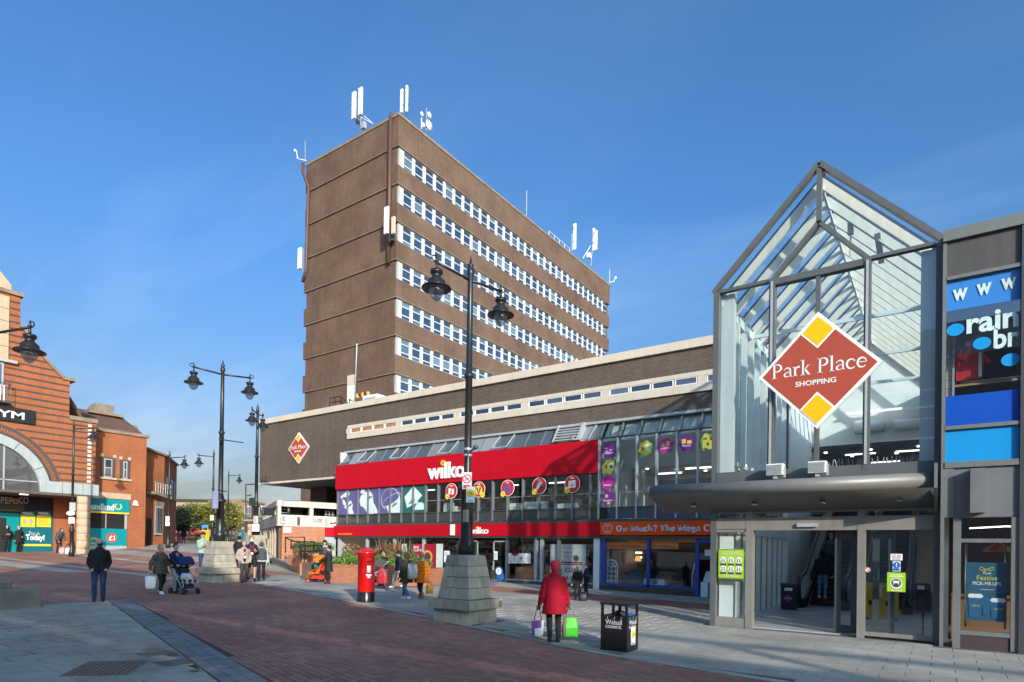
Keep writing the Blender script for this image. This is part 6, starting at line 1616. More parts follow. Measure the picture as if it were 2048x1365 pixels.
for k in range(110):
    a = rr.uniform(0, 2*math.pi); h = rr.uniform(.8, 1.5); out = rr.uniform(.15, .95); bx_, by_, bz_ = PLP(2.3 + rr.uniform(-.7, .9), 1.7 + rr.uniform(-.3, .3), 1.0)
    side = Vector((-math.sin(a), math.cos(a), 0)); w = rr.uniform(.018, .035); pv_ = []
    for i in range(5):
        s_ = i/4; z_ = h*(s_ - .35*out*s_*s_*s_); r_ = out*s_*s_*1.0 + .08*s_
        c = Vector((bx_ + math.cos(a)*r_, by_ + math.sin(a)*r_, bz_ + z_)); ww = w*(1 - s_**2*.95); pv_ += [c - side*ww, c + side*ww]
    mb.add(pv_, [(0,1,3,2),(2,3,5,4),(4,5,7,6),(6,7,9,8)])
part("sword_leaf", mb, LF, t, kind="stuff")
h0 = at(600, 1094, 28.8); h1 = at(640, 1096, 28.2)
shrub("flat clipped green hedge behind the black handrails", [(*(h0.lerp(h1, k/5) + Vector((-.3, .5, .0))), .55, .5, .28) for k in range(-1, 6)], 420, .05, LG2, "hedge", "hedge")
h0 = at(600, 1105, 28.2)
shrub("small rusty trailing plant over the rear planter wall", [(h0.x + k*.4, h0.y - .1, h0.z, .3, .25, .22) for k in range(3)], 200, .05, LO)
def tree(px, d, ytop, wid, label, mat, mat2=None, n=2600, trunk=.12):
    p = at(px, 1090, d); z0 = G(p.x, p.y); zt = at(px, ytop, d).z; h = zt - z0
    t = thing("street_tree", label, "tree", (p.x, p.y, z0), "trees at the end of the street")
    mb = MB(); mb.tube([(p.x, p.y, z0-.1), (p.x+.05, p.y, z0+h*.3), (p.x, p.y+.05, z0+h*.55)], [trunk*1.2, trunk, trunk*.6], 8)
    R1 = random.Random(int(px*7)); cl = MB()
    for k in range(11):
        a = R1.uniform(0, 6.28); rr_ = R1.uniform(.2, .75)*wid; zz = z0 + h*R1.uniform(.38, .86); q = Vector((p.x + math.cos(a)*rr_, p.y + math.sin(a)*rr_, zz))
        mb.tube([(p.x, p.y, z0 + h*R1.uniform(.28, .45)), q], [trunk*.5, trunk*.2], 5)
        s = wid*R1.uniform(.32, .55); leaves(cl, q, s, s, s*.75, n//11, wid*.05 + .03, R1, .3, 0 if (mat2 is None or k % 3) else 1)
    leaves(cl, (p.x, p.y, z0 + h*.72), wid*.5, wid*.5, h*.26, n//4, wid*.05 + .03, R1, .2)
    part("trunk", mb, BARK, t); part("crown", cl, [mat, mat2 or mat], t)
tree(356, 66, 1010, 1.6, "darkest narrow tree right beside the shaded brick corner", LT3, None, 2600)
tree(378, 74, 1004, 2.4, "round green tree standing left of the slim left pointing lamp", LT2, LT, 2800)
tree(410, 78, 1006, 2.9, "yellow green tree between the left pointing lamp and the second plinth", LT, LT2, 3200)
tree(462, 80, 1003, 3.0, "broad yellow green tree right of the second twin lamp", LT, LT2, 3200)
tree(485, 92, 1034, 1.6, "small browning tree in front of the white hoarding", LD, LT, 900)
t = thing("bed_planting", "low green ground cover in the far planting bed", "plants", at(395, 1086, 72)); t["kind"] = "stuff"
mb = MB()
for k in range(12):
    q = at(372 + k*10, 1086, 71.5); leaves(mb, (q.x, q.y + 1, G(q.x, q.y)+.55), 1.0, .8, .3, 160, .12, rr, .2)
o = part("foliage", mb, LG2, t); 
# ---------------------------------------------------------------- cars at the end of the street
def car(label, px, d, body, heading, van=False):
    p = at(px, 1090, d); z = G(p.x, p.y)
    t = thing("parked_car", label, "car", (p.x, p.y, z), "vehicles parked at the end of the street")
    c, s = math.cos(heading), math.sin(heading)
    def tr(x, y, zz): return (p.x + x*c - y*s, p.y + x*s + y*c, z + zz)
    side = [(-2.1,.35),(-2.15,.75),(-1.95,.95),(-1.3,1.42),(-.6,1.5),(.35,1.45),(1.0,.98),(1.95,.85),(2.1,.6),(2.08,.35)]
    if van: side = [(-2.1,.35),(-2.15,.9),(-2.05,1.75),(-1.7,1.85),(.2,1.8),(1.0,1.15),(1.95,.95),(2.1,.6),(2.08,.35)]
    mb = MB(); mb.prism([tr(x, -.83, zz) for x, zz in side], Vector(tr(0, .83, 0)) - Vector(tr(0, -.83, 0))); part("body", mb, body, t)
    win = [(-1.55,1.0),(-1.1,1.36),(.3,1.38),(.85,1.0)] if not van else [(-.9,1.1),(-.9,1.65),(.1,1.68),(.75,1.15)]
    for yy, w in ((-.845, .015), (.83, .015)):
        mb = MB(); mb.prism([tr(x, yy, zz) for x, zz in win], Vector(tr(0, w, 0)) - Vector(tr(0, 0, 0))); part("side_window", mb, STRIPG, t)
    fr = ((.42,1.43,1.02,.97),) + (((-1.36,1.42,-1.97,.97),) if not van else ())
    for x0, z0, x1, z1 in fr:
        mb = MB(); e = .02 if x1 > x0 else -.02; mb.add([tr(x0+e, -.7, z0), tr(x1+e, -.75, z1+.02), tr(x1+e, .75, z1+.02), tr(x0+e, .7, z0)], [(0,1,2,3)]); part("windscreen", mb, STRIPG, t)
    for x in (-1.3, 1.3):
        for yy in (-.84, .66):
            mb = MB(); mb.tube([tr(x, yy, .32), tr(x, yy+.18, .32)], .32, 14); w_ = part("wheel", mb, M("tyre", (.02, .02, .02), .8), t)
            mb = MB(); mb.tube([tr(x, yy-.01 if yy < 0 else yy+.17, .32), tr(x, yy+.02 if yy < 0 else yy+.2, .32)], .2, 12); part("rim", mb, LGREY, w_)
    for yy in (-.6, .6):
        mb = MB(); q = Vector(tr(2.06, yy, .72)); mb.ball(q, .1, .12, .08, 8, 5); part("headlight", mb, WHITE, t, True)
        mb = MB(); q = Vector(tr(-2.12, yy, .8)); mb.ball(q, .06, .14, .1, 8, 5); part("tail_light", mb, RPR, t, True)
CARR = M("car_red", (.45, .01, .015), .2, 0, var=.03, coat=.5); CARW = M("car_white", (.75, .75, .75), .25, 0, var=.03, coat=.5)
car("dark red car parked beside the darkest tree behind the standing man", 357, 80, CARR, R_(-20))
car("bright red car parked behind the slim trunks left of the second lamp", 394, 86, M("car_scarlet", (.6, .03, .02), .25, coat=.5), R_(55))
car("white estate car parked right of the second lamp post", 452, 84, CARW, R_(25))
car("silver hatchback behind the white estate car", 463, 92, M("car_silver", (.42, .43, .45), .3, .4), R_(25))
# small street furniture far away
t = thing("yellow_bin", "bright yellow roadside box beside the blue sign", "bin", at(411, 1090, 70))
c = at(410, 1068, 70); mb = MB(); mb.box(c.x-.35, c.y-.3, 1.7, c.x+.35, c.y+.3, c.z+.3); part("body", mb, M("yellow_box", (.75, .42, .02), .5), t); mb = MB(); mb.box(c.x-.38, c.y-.33, c.z+.302, c.x+.38, c.y+.33, c.z+.4); part("lid", mb, YELP, t)
t = thing("blue_road_sign", "blue road sign with a white arrow on two posts", "sign", at(409, 1090, 72))
a, b = at(404, 1050, 72), at(414, 1056.5, 72); mb = MB(); mb.prism([(a.x, a.y, a.z), (b.x, b.y, a.z), (b.x, b.y, b.z), (a.x, a.y, b.z)], (.02, -.03, 0)); part("board", mb, M("sign_blue", (.05, .22, .6), .5), t)
mb = MB(); mb.tube([(a.x, a.y+.1, 1.7), (a.x, a.y+.1, a.z)], .05, 6); mb.tube([(b.x, b.y+.1, 1.7), (b.x, b.y+.1, a.z)], .05, 6); part("post", mb, LGREY, t)
t = thing("bus_shelter", "bus shelter with a red and pink advert panel left of the low building", "bus shelter", at(506, 1100, 44))
dd = 44
a, b = at(491, 1100, dd), at(522, 1100, dd - 1); 
def shp(s, py, out=0):
    p = a.lerp(b, s); px = 491 + 31*s; return Vector((p.x, p.y, at(px, py, dd - s).z)) - Vector((-.5, .85, 0))*out
mb = MB(); mb.prism([shp(.02, 1104), shp(.98, 1104), shp(.98, 1046), shp(.02, 1046)], shp(0, 0, -.15) - shp(0, 0, 0)); part("frame", mb, DGREY, t)
def adm():
    m, n, l, b_ = nodemat("advert_print"); tcx = n.new("ShaderNodeTexCoord"); nz_ = n.new("ShaderNodeTexNoise"); nz_.inputs["Scale"].default_value = 3.5; nz_.inputs["Detail"].default_value = 5; l.new(tcx.outputs["Object"], nz_.inputs["Vector"])
    c_ = n.new("ShaderNodeValToRGB"); e = c_.color_ramp.elements; e[0].position = .35; e[0].color = (.62, .12, .09, 1); e[1].position = .68; e[1].color = (.8, .62, .52, 1); k_ = e.new(.5); k_.color = (.68, .34, .25, 1); l.new(nz_.outputs[0], c_.inputs[0]); l.new(c_.outputs[0], b_.inputs["Base Color"]); b_.inputs["Roughness"].default_value = .3
    return m
mb = MB(); mb.prism([shp(.12, 1100, .02), shp(.88, 1100, .02), shp(.88, 1048.5, .02), shp(.12, 1048.5, .02)], shp(0, 0, -.03) - shp(0, 0, 0)); part("advert", mb, adm(), t)
mb = MB(); mb.prism([shp(-.08, 1043, .3), shp(1.08, 1043, .3), shp(1.08, 1039.5, .3), shp(-.08, 1039.5, .3)], shp(0, 0, -2.2) - shp(0, 0, 0)); part("roof", mb, LGREY, t)
mb = MB(); mb.box(a.x-1.5, a.y+1.2, 1.2, a.x-1.45, a.y+1.3, at(491, 1043, dd).z); part("post", mb, DGREY, t)
t = thing("slim_street_light", "thin modern street light with a flat arm above the brick shop", "street light", at(491.5, 1090, 62))
p = at(491.5, 1090, 62); q = at(491.5, 969.5, 62); mb = MB(); mb.tube([(p.x, p.y, 1.6), q, at(507, 969, 62)], .08, 6); part("pole", mb, DGREY, t); mb = MB(); mb.bar(at(507, 969, 62), at(515, 969, 62), .25, .12); part("head", mb, DGREY, t)
t = thing("traffic_signal", "dark green signal box on a post behind the edge on lamp", "signal", at(503, 1090, 55))
mb = MB(); c = at(505, 1004, 55); mb.box(c.x-.28, c.y-.15, c.z-.35, c.x+.28, c.y+.15, c.z+.35); part("casing", mb, M("signal_green", (.02, .06, .045), .5), t); mb = MB(); mb.tube([(c.x, c.y, 1.5), (c.x, c.y, c.z)], .07, 6); part("post", mb, DGREY, t)
mb = MB(); mb.bar(at(494, 992, 55), at(503, 990, 55), .1, .12); part("camera", mb, DGREY, t)
for px in (472, 478, 461): 
    t = thing("bollard", "grey bollard in front of the far planting bed, " + {472: "middle", 478: "right", 461: "left"}[px] + " of three", "bollard", gbase(px, 58), "far bollards"); b = gbase(px, 58); mb = MB(); mb.lathe([(.09, 0), (.09, .9), (.06, .98), (.001, 1.0)], b, 10); part("post", mb, DGREY, t, True)
# ---------------------------------------------------------------- lettering with serifs drawn as strokes
def arcp(cx, cy, rx, ry, a0, a1, n=12): return [(cx + rx*math.cos(R_(a0 + (a1-a0)*i/n)), cy + ry*math.sin(R_(a0 + (a1-a0)*i/n))) for i in range(n+1)]
def vw(n, a, b): return [a + (b-a)*math.sin(math.pi*i/(n-1)) for i in range(n)]
def glyph(ch, t, s, f):
    S_ = []; A = S_.append
    def stem(x, y0, y1, bot=1, top=0):
        A(([(x, y0), (x, y1)], t))
        if bot: A(([(x-t*.5-.07, y0+f/2), (x+t*.5+.07, y0+f/2)], f))
        if top == 1: A(([(x-t*.5-.08, y1-f/2), (x, y1-f/2)], f))
        if top == 2: A(([(x-t*.5-.07, y1-f/2), (x+t*.5+.07, y1-f/2)], f))
    if ch == 'P': stem(.15, 0, .7, 1, 1); p = [(.15, .7-s/2)] + arcp(.28, .51, .2, .19-s/2, 90, -90) + [(.15, .32+s/2)]; A((p, vw(len(p), s, t))); return S_, .56
    if ch == 'a':
        p = [(.08, .36)] + arcp(.22, .35, .14, .12-s/2, 150, 0, 8) + [(.36, .06), (.44, .03)]; A((p, [s*1.6] + [s]*3 + [t*.8]*(len(p)-6) + [t, s]))
        p = [(.36, .27), (.22, .245), (.11, .19), (.085, .11), (.13, .045), (.22, .03), (.30, .06), (.36, .12)]; A((p, [s, s, t*.7, t, t*.8, s, s, s])); return S_, .47
    if ch == 'r': stem(.12, 0, .46, 1, 1); p = [(.14, .30), (.20, .40), (.27, .44), (.34, .43)]; A((p, [s, s*1.3, t*.9, t])); return S_, .37
    if ch == 'k': stem(.12, 0, .74, 1, 1); A(([(.14, .20), (.36, .45)], s*1.2)); A(([(.21, .28), (.40, .02)], t)); A(([(.28, .46-f/2), (.44, .46-f/2)], f)); A(([(.32, f/2), (.48, f/2)], f)); return S_, .49
    if ch == 'l': stem(.12, 0, .74, 1, 1); return S_, .25
    if ch == 'c': p = arcp(.25, .23, .19, .23-s/2, 40, 320, 16); A((p, vw(len(p), s, t))); A(([(.38, .33), (.39, .39)], t*.8)); return S_, .46
    if ch == 'e': p = arcp(.25, .23, .19, .23-s/2, 5, 320, 18); A((p, vw(len(p), s, t))); A(([(.07, .25), (.44, .25)], s)); return S_, .48
    if ch == 'O': p = arcp(.36, .35, .29-t*.3, .35-s/2, 90, 450, 24); A((p, [s + (t-s)*abs(math.cos(R_(90+15*i))) for i in range(25)])); return S_, .74
    if ch == 'C': p = arcp(.36, .35, .29-t*.3, .35-s/2, 45, 315, 18); A((p, vw(len(p), s, t))); A(([(.55, .48), (.55, .68)], f)); return S_, .68
    if ch == 'w': A(([(.12, .46), (.25, .03)], t)); A(([(.25, .03), (.38, .46)], s)); A(([(.36, .46), (.50, .03)], t)); A(([(.50, .03), (.64, .46)], s)); A(([(.02, .46-f/2), (.24, .46-f/2)], f)); A(([(.54, .46-f/2), (.74, .46-f/2)], f)); return S_, .76
    if ch == 'M': stem(.14, 0, .7, 1, 1); A(([(.14, .68), (.42, .1)], t)); A(([(.42, .1), (.70, .68)], s)); stem(.72, 0, .7, 1, 0); A(([(.72, .7-f/2), (.86, .7-f/2)], f)); return S_, .90
    if ch == 'u': A(([(.13, .46), (.13, .12)], t)); p = [(.13, .14), (.18, .05), (.27, .04), (.38, .12)]; A((p, s*1.2)); A(([(.43, .46), (.43, 0)], t)); A(([(.02, .46-f/2), (.13, .46-f/2)], f)); A(([(.32, .46-f/2), (.43, .46-f/2)], f)); A(([(.43, f/2), (.55, f/2)], f)); return S_, .58
    if ch in 'hn':
        stem(.13, 0, .74 if ch == 'h' else .46, 1, 1); p = [(.15, .32), (.22, .42), (.32, .43), (.40, .36)]; A((p, s*1.3)); stem(.42, 0, .36, 1, 0); return S_, .59
    if ch == 'T': stem(.32, 0, .7, 1, 0); A(([(.05, .7-f/2), (.59, .7-f/2)], f)); A(([(.08, .7), (.08, .5)], f)); A(([(.56, .7), (.56, .5)], f)); return S_, .66
    if ch == 'g': p = arcp(.22, .29, .14, .15, 90, 450, 18); A((p, [s + (t-s)*abs(math.cos(R_(90+20*i))) for i in range(19)])); A(([(.34, .42), (.44, .44)], s*1.3)); p = [(.14, .15), (.12, .09), (.2, .06), (.34, .05), (.42, -.02), (.38, -.11), (.24, -.14), (.1, -.11), (.08, -.04), (.16, .03)]; A((p, [s, s, s, t*.8, t*.7, s, s, s, s, s])); return S_, .50
    if ch == '?': p = [(.10, .52), (.13, .62), (.24, .67), (.35, .61), (.35, .50), (.27, .40), (.23, .32), (.23, .22)]; A((p, [t, s, s, t, t, s*1.2, s, s])); A(([(.17, .06), (.29, .06)], .12)); return S_, .46
    return S_, .26
def serif(mb, txt, o, ux, uz, h, depth, t=.088, s=.032, f=.026, width=None, m=0):
    k = h/.7; x = 0; items = []
    for ch in txt:
        g, adv = glyph(ch, t, s, f)
        items.append((x, g)); x += adv
    kx = width/x if width else k
    o = Vector(o); ux = Vector(ux)
    for x0, g in items:
        for pts, w in g:
            q = [((x0 + a)*kx/k, b) for a, b in pts]
            mb.stroke(q, w, o, ux, uz, depth, m, k)
# ---------------------------------------------------------------- diamond signs
DRED = M("diamond_red", (.40, .065, .036), .6, var=.05, scale=2, streak=.08); DYEL = M("diamond_yellow", (.86, .47, .0), .45, var=.03)
def diamond(label, c, hw, hh, wide, big):
    t = thing("diamond_sign", label, "sign", c, "red diamond signs")
    c = Vector(c)
    def D(cx, cz, a, b, y0, y1, mat, name):
        mb = MB(); mb.prism([(c.x+cx-a, c.y+y0, c.z+cz), (c.x+cx, c.y+y0, c.z+cz-b), (c.x+cx+a, c.y+y0, c.z+cz), (c.x+cx, c.y+y0, c.z+cz+b)], (0, y1-y0, 0)); return part(name, mb, mat, t)
    D(0, 0, hw, hh, -.04, .05, WHITE, "border"); k = .925
    D(0, 0, hw*k, hh*k, -.046, -.041, DRED, "red_face")
    for s in (1, -1):
        D(0, s*hh*.655, hw*.285, hh*.285, -.050, -.0465, WHITE, "tip_border"); D(0, s*hh*.665, hw*.25, hh*.25, -.054, -.0505, DYEL, "yellow_tip")
    mb = MB(); serif(mb, "Park Place", (c.x - wide/2, c.y-.047, c.z - hh*.06), X, Z, hh*.255, .006, width=wide); part("lettering", mb, WHITE, t)
    mb = MB(); mb.text("SHOPPING", (c.x - hw*.03, c.y-.047, c.z - hh*.245), X, Z, hh*.088, .006, bold=.018, width=hw*.66, center=True); part("lettering", mb, WHITE, t)
yv = 14.27
a, b, c1, d1 = pv(1518, 760, yv), pv(1766, 717, yv), pv(1636, 625, yv), pv(1636, 858, yv)
diamond("large red diamond sign with yellow tips hung on the glass entrance", ((a.x+b.x)/2, yv, (c1.z+d1.z)/2), (b.x-a.x)/2, (c1.z-d1.z)/2, (b.x-a.x)*.775, True)
diamond("small red diamond sign with yellow tips on the brown brick overhang", (-32.1, 22.93, 7.66), 1.0, .95, 1.56, False)
# ---------------------------------------------------------------- red shop lettering
t = thing("shop_sign", "big white raised letters with a yellow ring dot on the upper red band", "sign", (-19.5, 22.2, 5.1), "shop name signs")
def wlogo(t, u0, w, z, h, y, depth):
    mb = MB(); mb.text("w\u0131lko", (u0, y, z), X, Z, h, depth, bold=.022, width=w, space=.98); part("lettering", mb, WHITE, t)
    mb = MB(); mb.ring((u0 + w*.415, y, z + h*.93), X, Z, h*.085, h*.175, 0, 2*math.pi, 20, depth*.8); part("yellow_ring", mb, M("logo_yellow", (.88, .52, .01), .4), t)
wlogo(t, -20.74, 2.36, 5.1, .78, 22.255, .07)
t = thing("shop_sign", "smaller white letters on the lower red band right of the nearest lamp post", "sign", (-17.5, 22.2, 2.4), "shop name signs")
wlogo(t, pv(938, 1068, 22.235).x, pv(977, 1068, 22.235).x - pv(938, 1068, 22.235).x, 2.40, .30, 22.235, .03)
mb = MB(); mb.box(-19.2, 22.18, 2.32, -18.95, 22.236, 2.84); part("white_end", mb, WHITE, t)
t = thing("slogan_lettering", "tiny yellow slogan near the left end of the lower red band", "lettering", (-26.9, 22.2, 2.35))
mb = MB(); mb.text("The home of family value", (-27.45, 22.237, 2.36), X, Z, .085, .006, bold=.01, width=1.15); part("lettering", mb, M("slogan_yellow", (.85, .42, .03), .5), t)
# furniture shop name
SKYW = M("pale_blue_letter", (.62, .70, .80), .5)
t = thing("shop_sign", "pale heavy slab letters on the orange fascia right of the round badge", "sign", (-8, 22.2, 2.45), "shop name signs")
x_ = -10.56
for ch in "Ow Much? The Mega Clearance":
    ad_ = glyph(ch, .19, .085, .10)[1]*.362
    if ch != " ": mb = MB(); serif(mb, ch, (x_, 22.228, 2.47), X, Z, .245, .008, t=.19, s=.085, f=.10, width=ad_); part("letter", mb, SKYW, t)
    x_ += ad_
t = thing("round_badge", "round white outlined badge at the left end of the orange fascia", "badge", (-10.95, 22.2, 2.6))
cb = Vector((-10.93, 22.228, 2.6)); mb = MB(); mb.ring(cb, X, Z, .185, .205, 0, 2*math.pi, 28, .008); part("ring", mb, SKYW, t)
for s_, dz, hh in (("OW", .06, .07), ("?", -.045, .08), ("MUCH", -.14, .055)): mb = MB(); mb.text(s_, cb + Z*dz, X, Z, hh, .006, bold=.01, center=True); part("lettering", mb, SKYW, t)
# ---------------------------------------------------------------- posters and stickers on the glass
def poster(name, label, cat, o, w, h, mat, marks=(), ux=X, depth=.008, group=None):
    """flat poster with lower left corner o; marks: (kind, args, material)"""
    t = thing(name, label, cat, o, group); o = Vector(o); ux = Vector(ux); nn = ux.cross(Z)
    mb = MB(); mb.prism([o, o + ux*w, o + ux*w + Z*h, o + Z*h], nn*depth); part("sheet", mb, mat, t)
    f = o + nn*(depth + .0015)
    for i, (kind, a, mt) in enumerate(marks):
        mb = MB(); q = f + nn*(.0012*i)
        if kind == 'rect': x, y, ww, hh = a; p = q + ux*(x*w) + Z*(y*h); mb.prism([p, p + ux*(ww*w), p + ux*(ww*w) + Z*(hh*h), p + Z*(hh*h)], nn*.002)
        elif kind == 'disc': x, y, r = a; mb.disc(q + ux*(x*w) + Z*(y*h), ux, Z, r, .002, 20)
        elif kind == 'ring': x, y, r0, r1 = a; mb.ring(q + ux*(x*w) + Z*(y*h), ux, Z, r0, r1, 0, 2*math.pi, 20, .002)
        elif kind == 'text': txt, x, y, hh, ww = a; mb.text(txt, q + ux*(x*w) + Z*(y*h), ux, Z, hh*h, .002, bold=.012, width=ww*w if ww else None, center=False)
        elif kind == 'lines':
            x, y, ww, hh, n_ = a
            for k in range(n_):
                L = ww*(1 - .25*((k*7) % 3)/2); p = q + ux*(x*w) + Z*((y + hh*k/n_)*h); mb.prism([p, p + ux*(L*w), p + ux*(L*w) + Z*(hh*h/n_*.5), p + Z*(hh*h/n_*.5)], nn*.002)
        elif kind == 'poly': mb.prism([q + ux*(x*w) + Z*(y*h) for x, y in a], nn*.002)
        part("print", mb, mt, t)
    return t
MAR = M("maroon_print", (.34, .012, .03), .45, var=.12, scale=6); GOLD = M("gold_print", (.62, .36, .06), .5); GRNP = M("lime_print", (.34, .56, .015), .5, var=.03); MAGP = M("magenta_print", (.50, .03, .26), .45); PURS = M("purple_sticker", (.22, .02, .22), .45); LIME = M("lime_sticker", (.55, .58, .08), .45); GREYP = M("grey_print", (.35, .35, .36), .6)
pics = [("white folded towels", WPR), ("a yellow and black badge", YPR), ("a blue globe bauble", BPR), ("a grey and yellow umbrella", GREYP), ("a white wall unit", WPR)]
for i, (px, py) in enumerate(((903, 982.5), (958, 979.5), (1015.5, 976.5), (1079, 972), (1145, 968.5))):
    c = pv(px, py, 22.34); r = .37
    t = thing("promotional_disc", "round red sale disc picturing %s in the upper shop windows" % pics[i][0], "sale disc", c, "round sale discs in the upper windows")
    mb = MB(); mb.disc(c, X, Z, r, .012, 28); part("rim", mb, WPR, t)
    mb = MB(); mb.disc(c - Y*.0135, X, Z, r*.93, .006, 28); part("face", mb, RPR, t)
    mb = MB(); q = c - Y*.021
    if i == 0: mb.stroke([(-.1, -.15), (-.1, .14)], .14, q, X, Z, .005); mb.stroke([(.09, -.17), (.09, .1)], .14, q, X, Z, .005)
    elif i == 1: mb.disc(q - Z*.04, X, Z, .21, .005, 20)
    elif i == 2: mb.disc(q - Z*.05, X, Z, .18, .005, 20)
    elif i == 3: mb.prism([q + X*a_ + Z*b_ for a_, b_ in ((-.2, -.18), (.2, -.1), (.12, .16), (0, .22), (-.1, .1))], (0, -.005, 0))
    else: mb.prism([q + X*a_ + Z*b_ for a_, b_ in ((-.18, -.17), (.16, -.15), (.16, .15), (-.18, .13))], (0, -.005, 0))
    part("picture", mb, pics[i][1], t)
    mb = MB(); q = c - Y*.027
    if i == 1: mb.stroke([(-.1, .12), (0, -.2), (.1, .12)], .09, q - Z*.03, X, Z, .004)
    elif i == 2: mb.disc(q - Z*.05, X, Z, .09, .004, 8)
    elif i == 3: mb.prism([q + X*a_ + Z*b_ for a_, b_ in ((-.04, -.16), (.2, -.1), (.12, .1))], (0, -.004, 0))
    else: mb.stroke([(-.06, -.05), (.06, -.05)], .05, q, X, Z, .004)
    part("picture_detail", mb, SOOT if i in (1, 3) else RPR, t)
    mb = MB(); mb.text("SALE" if False else "Only", c - Y*.021 + Z*.22, X, Z, .075, .004, bold=.01, center=True); part("caption", mb, WPR, t)
    mb = MB(); sgn = 1 if i == 1 else -1; mb.disc(c + X*.24*sgn - Z*.26 - Y*.03, X, Z, .13, .006, 18); part("price_spot", mb, YPR, t)
    mb = MB(); mb.text("\u00a3%d" % (4, 2, 3, 5, 5)[i], c + X*.24*sgn - Z*.30 - Y*.037, X, Z, .09, .003, center=True); part("price", mb, RPR, t)
    mb = MB(); mb.box(c.x-.005, c.y+.012, c.z-.01, c.x+.005, 22.43, c.z+.01); part("fixing", mb, WPR, t)
STK = [(1217, 902, PURS, "Cobblers", "purple cloud shaped sticker topmost in the first tall pane"), (1217, 935, LIME, "", "lime cloud shaped sticker with a red bottle, second in the first tall pane"), (1215, 966, MAGP, "Beauty", "pink cloud shaped sticker, third in the first tall pane"), (1216, 997, PURS, "Furniture", "purple cloud shaped sticker lowest in the first tall pane"), (1291, 897, LIME, "", "lime cloud shaped sticker with pale balls in the third tall pane"), (1331, 892, MAGP, "Accessories", "pink cloud shaped sticker hung high in the fourth tall pane"), (1373, 887, PURS, "Photos", "purple cloud shaped sticker with a camera beside the lime one at the right"), (1416, 883, LIME, "", "lime cloud shaped sticker with maroon lamp shapes, rightmost of the row")]
for i, (px, py, mt, txt, lab) in enumerate(STK):
    c = pv(px, py, 22.39); t = thing("window_sticker", lab, "sticker", c, "cloud shaped window stickers"); r = .29
    pts = []
    for k in range(40):
        a = 2*math.pi*k/40; rr_ = r*(1 + .09*math.cos(6*a + i)); pts.append(c + X*rr_*math.cos(a)*.98 + Z*rr_*math.sin(a)*1.02)
    mb = MB(); mb.prism(pts, (0, -.006, 0)); s = -1 if i in (0, 3, 6) else 1
    mb.prism([c + X*s*r*.8 + Z*.12, c + X*s*r*1.35 + Z*.17, c + X*s*r*.85 + Z*.02], (0, -.006, 0)) if i not in (1, 4, 7) else mb.prism([c - Z*r*.8 - X*.15, c - Z*r*1.2 - X*.2, c - Z*r*.85 - X*.02], (0, -.006, 0))
    part("film", mb, mt, t)
    if txt:
        mb = MB(); mb.text(txt, c - Y*.0065 - Z*.12, X, Z, .075, .003, bold=.015, center=True, width=.40 if len(txt) > 6 else .32); part("lettering", mb, WPR, t)
    mb = MB(); q = c - Y*.0065
    for (dx, dz, w, h) in {0: ((-.1, .1, .16, .05), (.1, .02, .1, .06), (-.1, -.02, .14, .05)), 1: ((-.1, .02, .07, .16), (.12, .02, .1, .14)), 2: ((-.1, .08, .05, .16), (.05, -.18, .14, .03)), 3: ((-.06, .09, .13, .12), (.03, -.2, .12, .1)), 4: ((-.12, 0, .12, .14),), 5: ((.1, .08, .12, .16), (-.09, .03, .12, .12)), 6: ((-.1, .08, .15, .16), (.11, .04, .17, .13)), 7: ((-.1, .1, .14, .06), (.12, .1, .09, .14), (0, -.1, .08, .12))}[i]:
        mb.stroke([(dx - w/2, dz), (dx + w/2, dz)], h, q, X, Z, .003)
    part("picture", mb, {0: CREAM, 1: RPR, 2: MAR, 3: LIME, 4: RPR, 5: LIME, 6: YPR, 7: MAR}[i], t)
    if i in (1, 4): 
        mb = MB(); mb.disc(q + X*.08 + Z*.1, X, Z, .07, .003, 14); mb.disc(q + X*.1 - Z*.03, X, Z, .075, .003, 14); part("pale_ball", mb, WPR, t)
def pw(px, py, v=22.42): return pv(px, py, v)
def poster_px(name, label, cat, x0, y0, x1, y1, mat, marks=(), v=22.42, group=None):
    a, b = pv(x0, y1, v), pv(x1, y0 + (0), v)
    xr = pv(x1, y1, v).x
    zt = pv(x0, y0, v).z
    return poster(name, label, cat, (a.x, v, a.z), xr - a.x, zt - a.z, mat, marks, group=group)
poster_px("christmas_poster", "dark red festive window poster with white words, left of the pair", "poster", 756, 1088, 802, 1135, MAR, [('text', ("BIG", .1, .78, .12, .3), WPR), ('text', ("CHRISTMAS", .1, .62, .1, .5), WPR), ('disc', (.4, .3, .3), GOLD), ('poly', ([(.7, .55), (.9, .6), (.8, .9)],), WPR) if False else ('disc', (.78, .62, .14), WPR)])
poster_px("white_banner", "plain white upright banner beside the left festive poster", "banner", 803, 1088, 813, 1138, M("mint_banner", (.55, .62, .56), .5))
poster_px("christmas_poster", "dark red festive window poster with a gold wreath, right of the pair", "poster", 823, 1088, 871, 1152, MAR, [('text', ("BIG", .08, .86, .08, .22), WPR), ('text', ("GIFTS", .08, .76, .08, .4), WPR), ('ring', (.66, .60, .24, .34), GOLD), ('disc', (.66, .58, .2), SOOT), ('poly', [(.15, .38), (.9, .42), (.8, .28), (.2, .22)], GREYP), ('disc', (.25, .3, .08), YPR), ('disc', (.7, .16, .09), YPR)])
poster_px("white_banner", "plain white upright banner beside the wreath poster", "banner", 872, 1088, 885, 1152, _M["mint_banner"])
poster_px("paper_notice", "white paper notice with an orange square on the red shop glass left of the lamp", "notice", 888, 1102, 899, 1125, WPR, [('lines', (.15, .55, .7, .35, 5), GREYP), ('rect', (.55, .2, .3, .2), ORNG)])
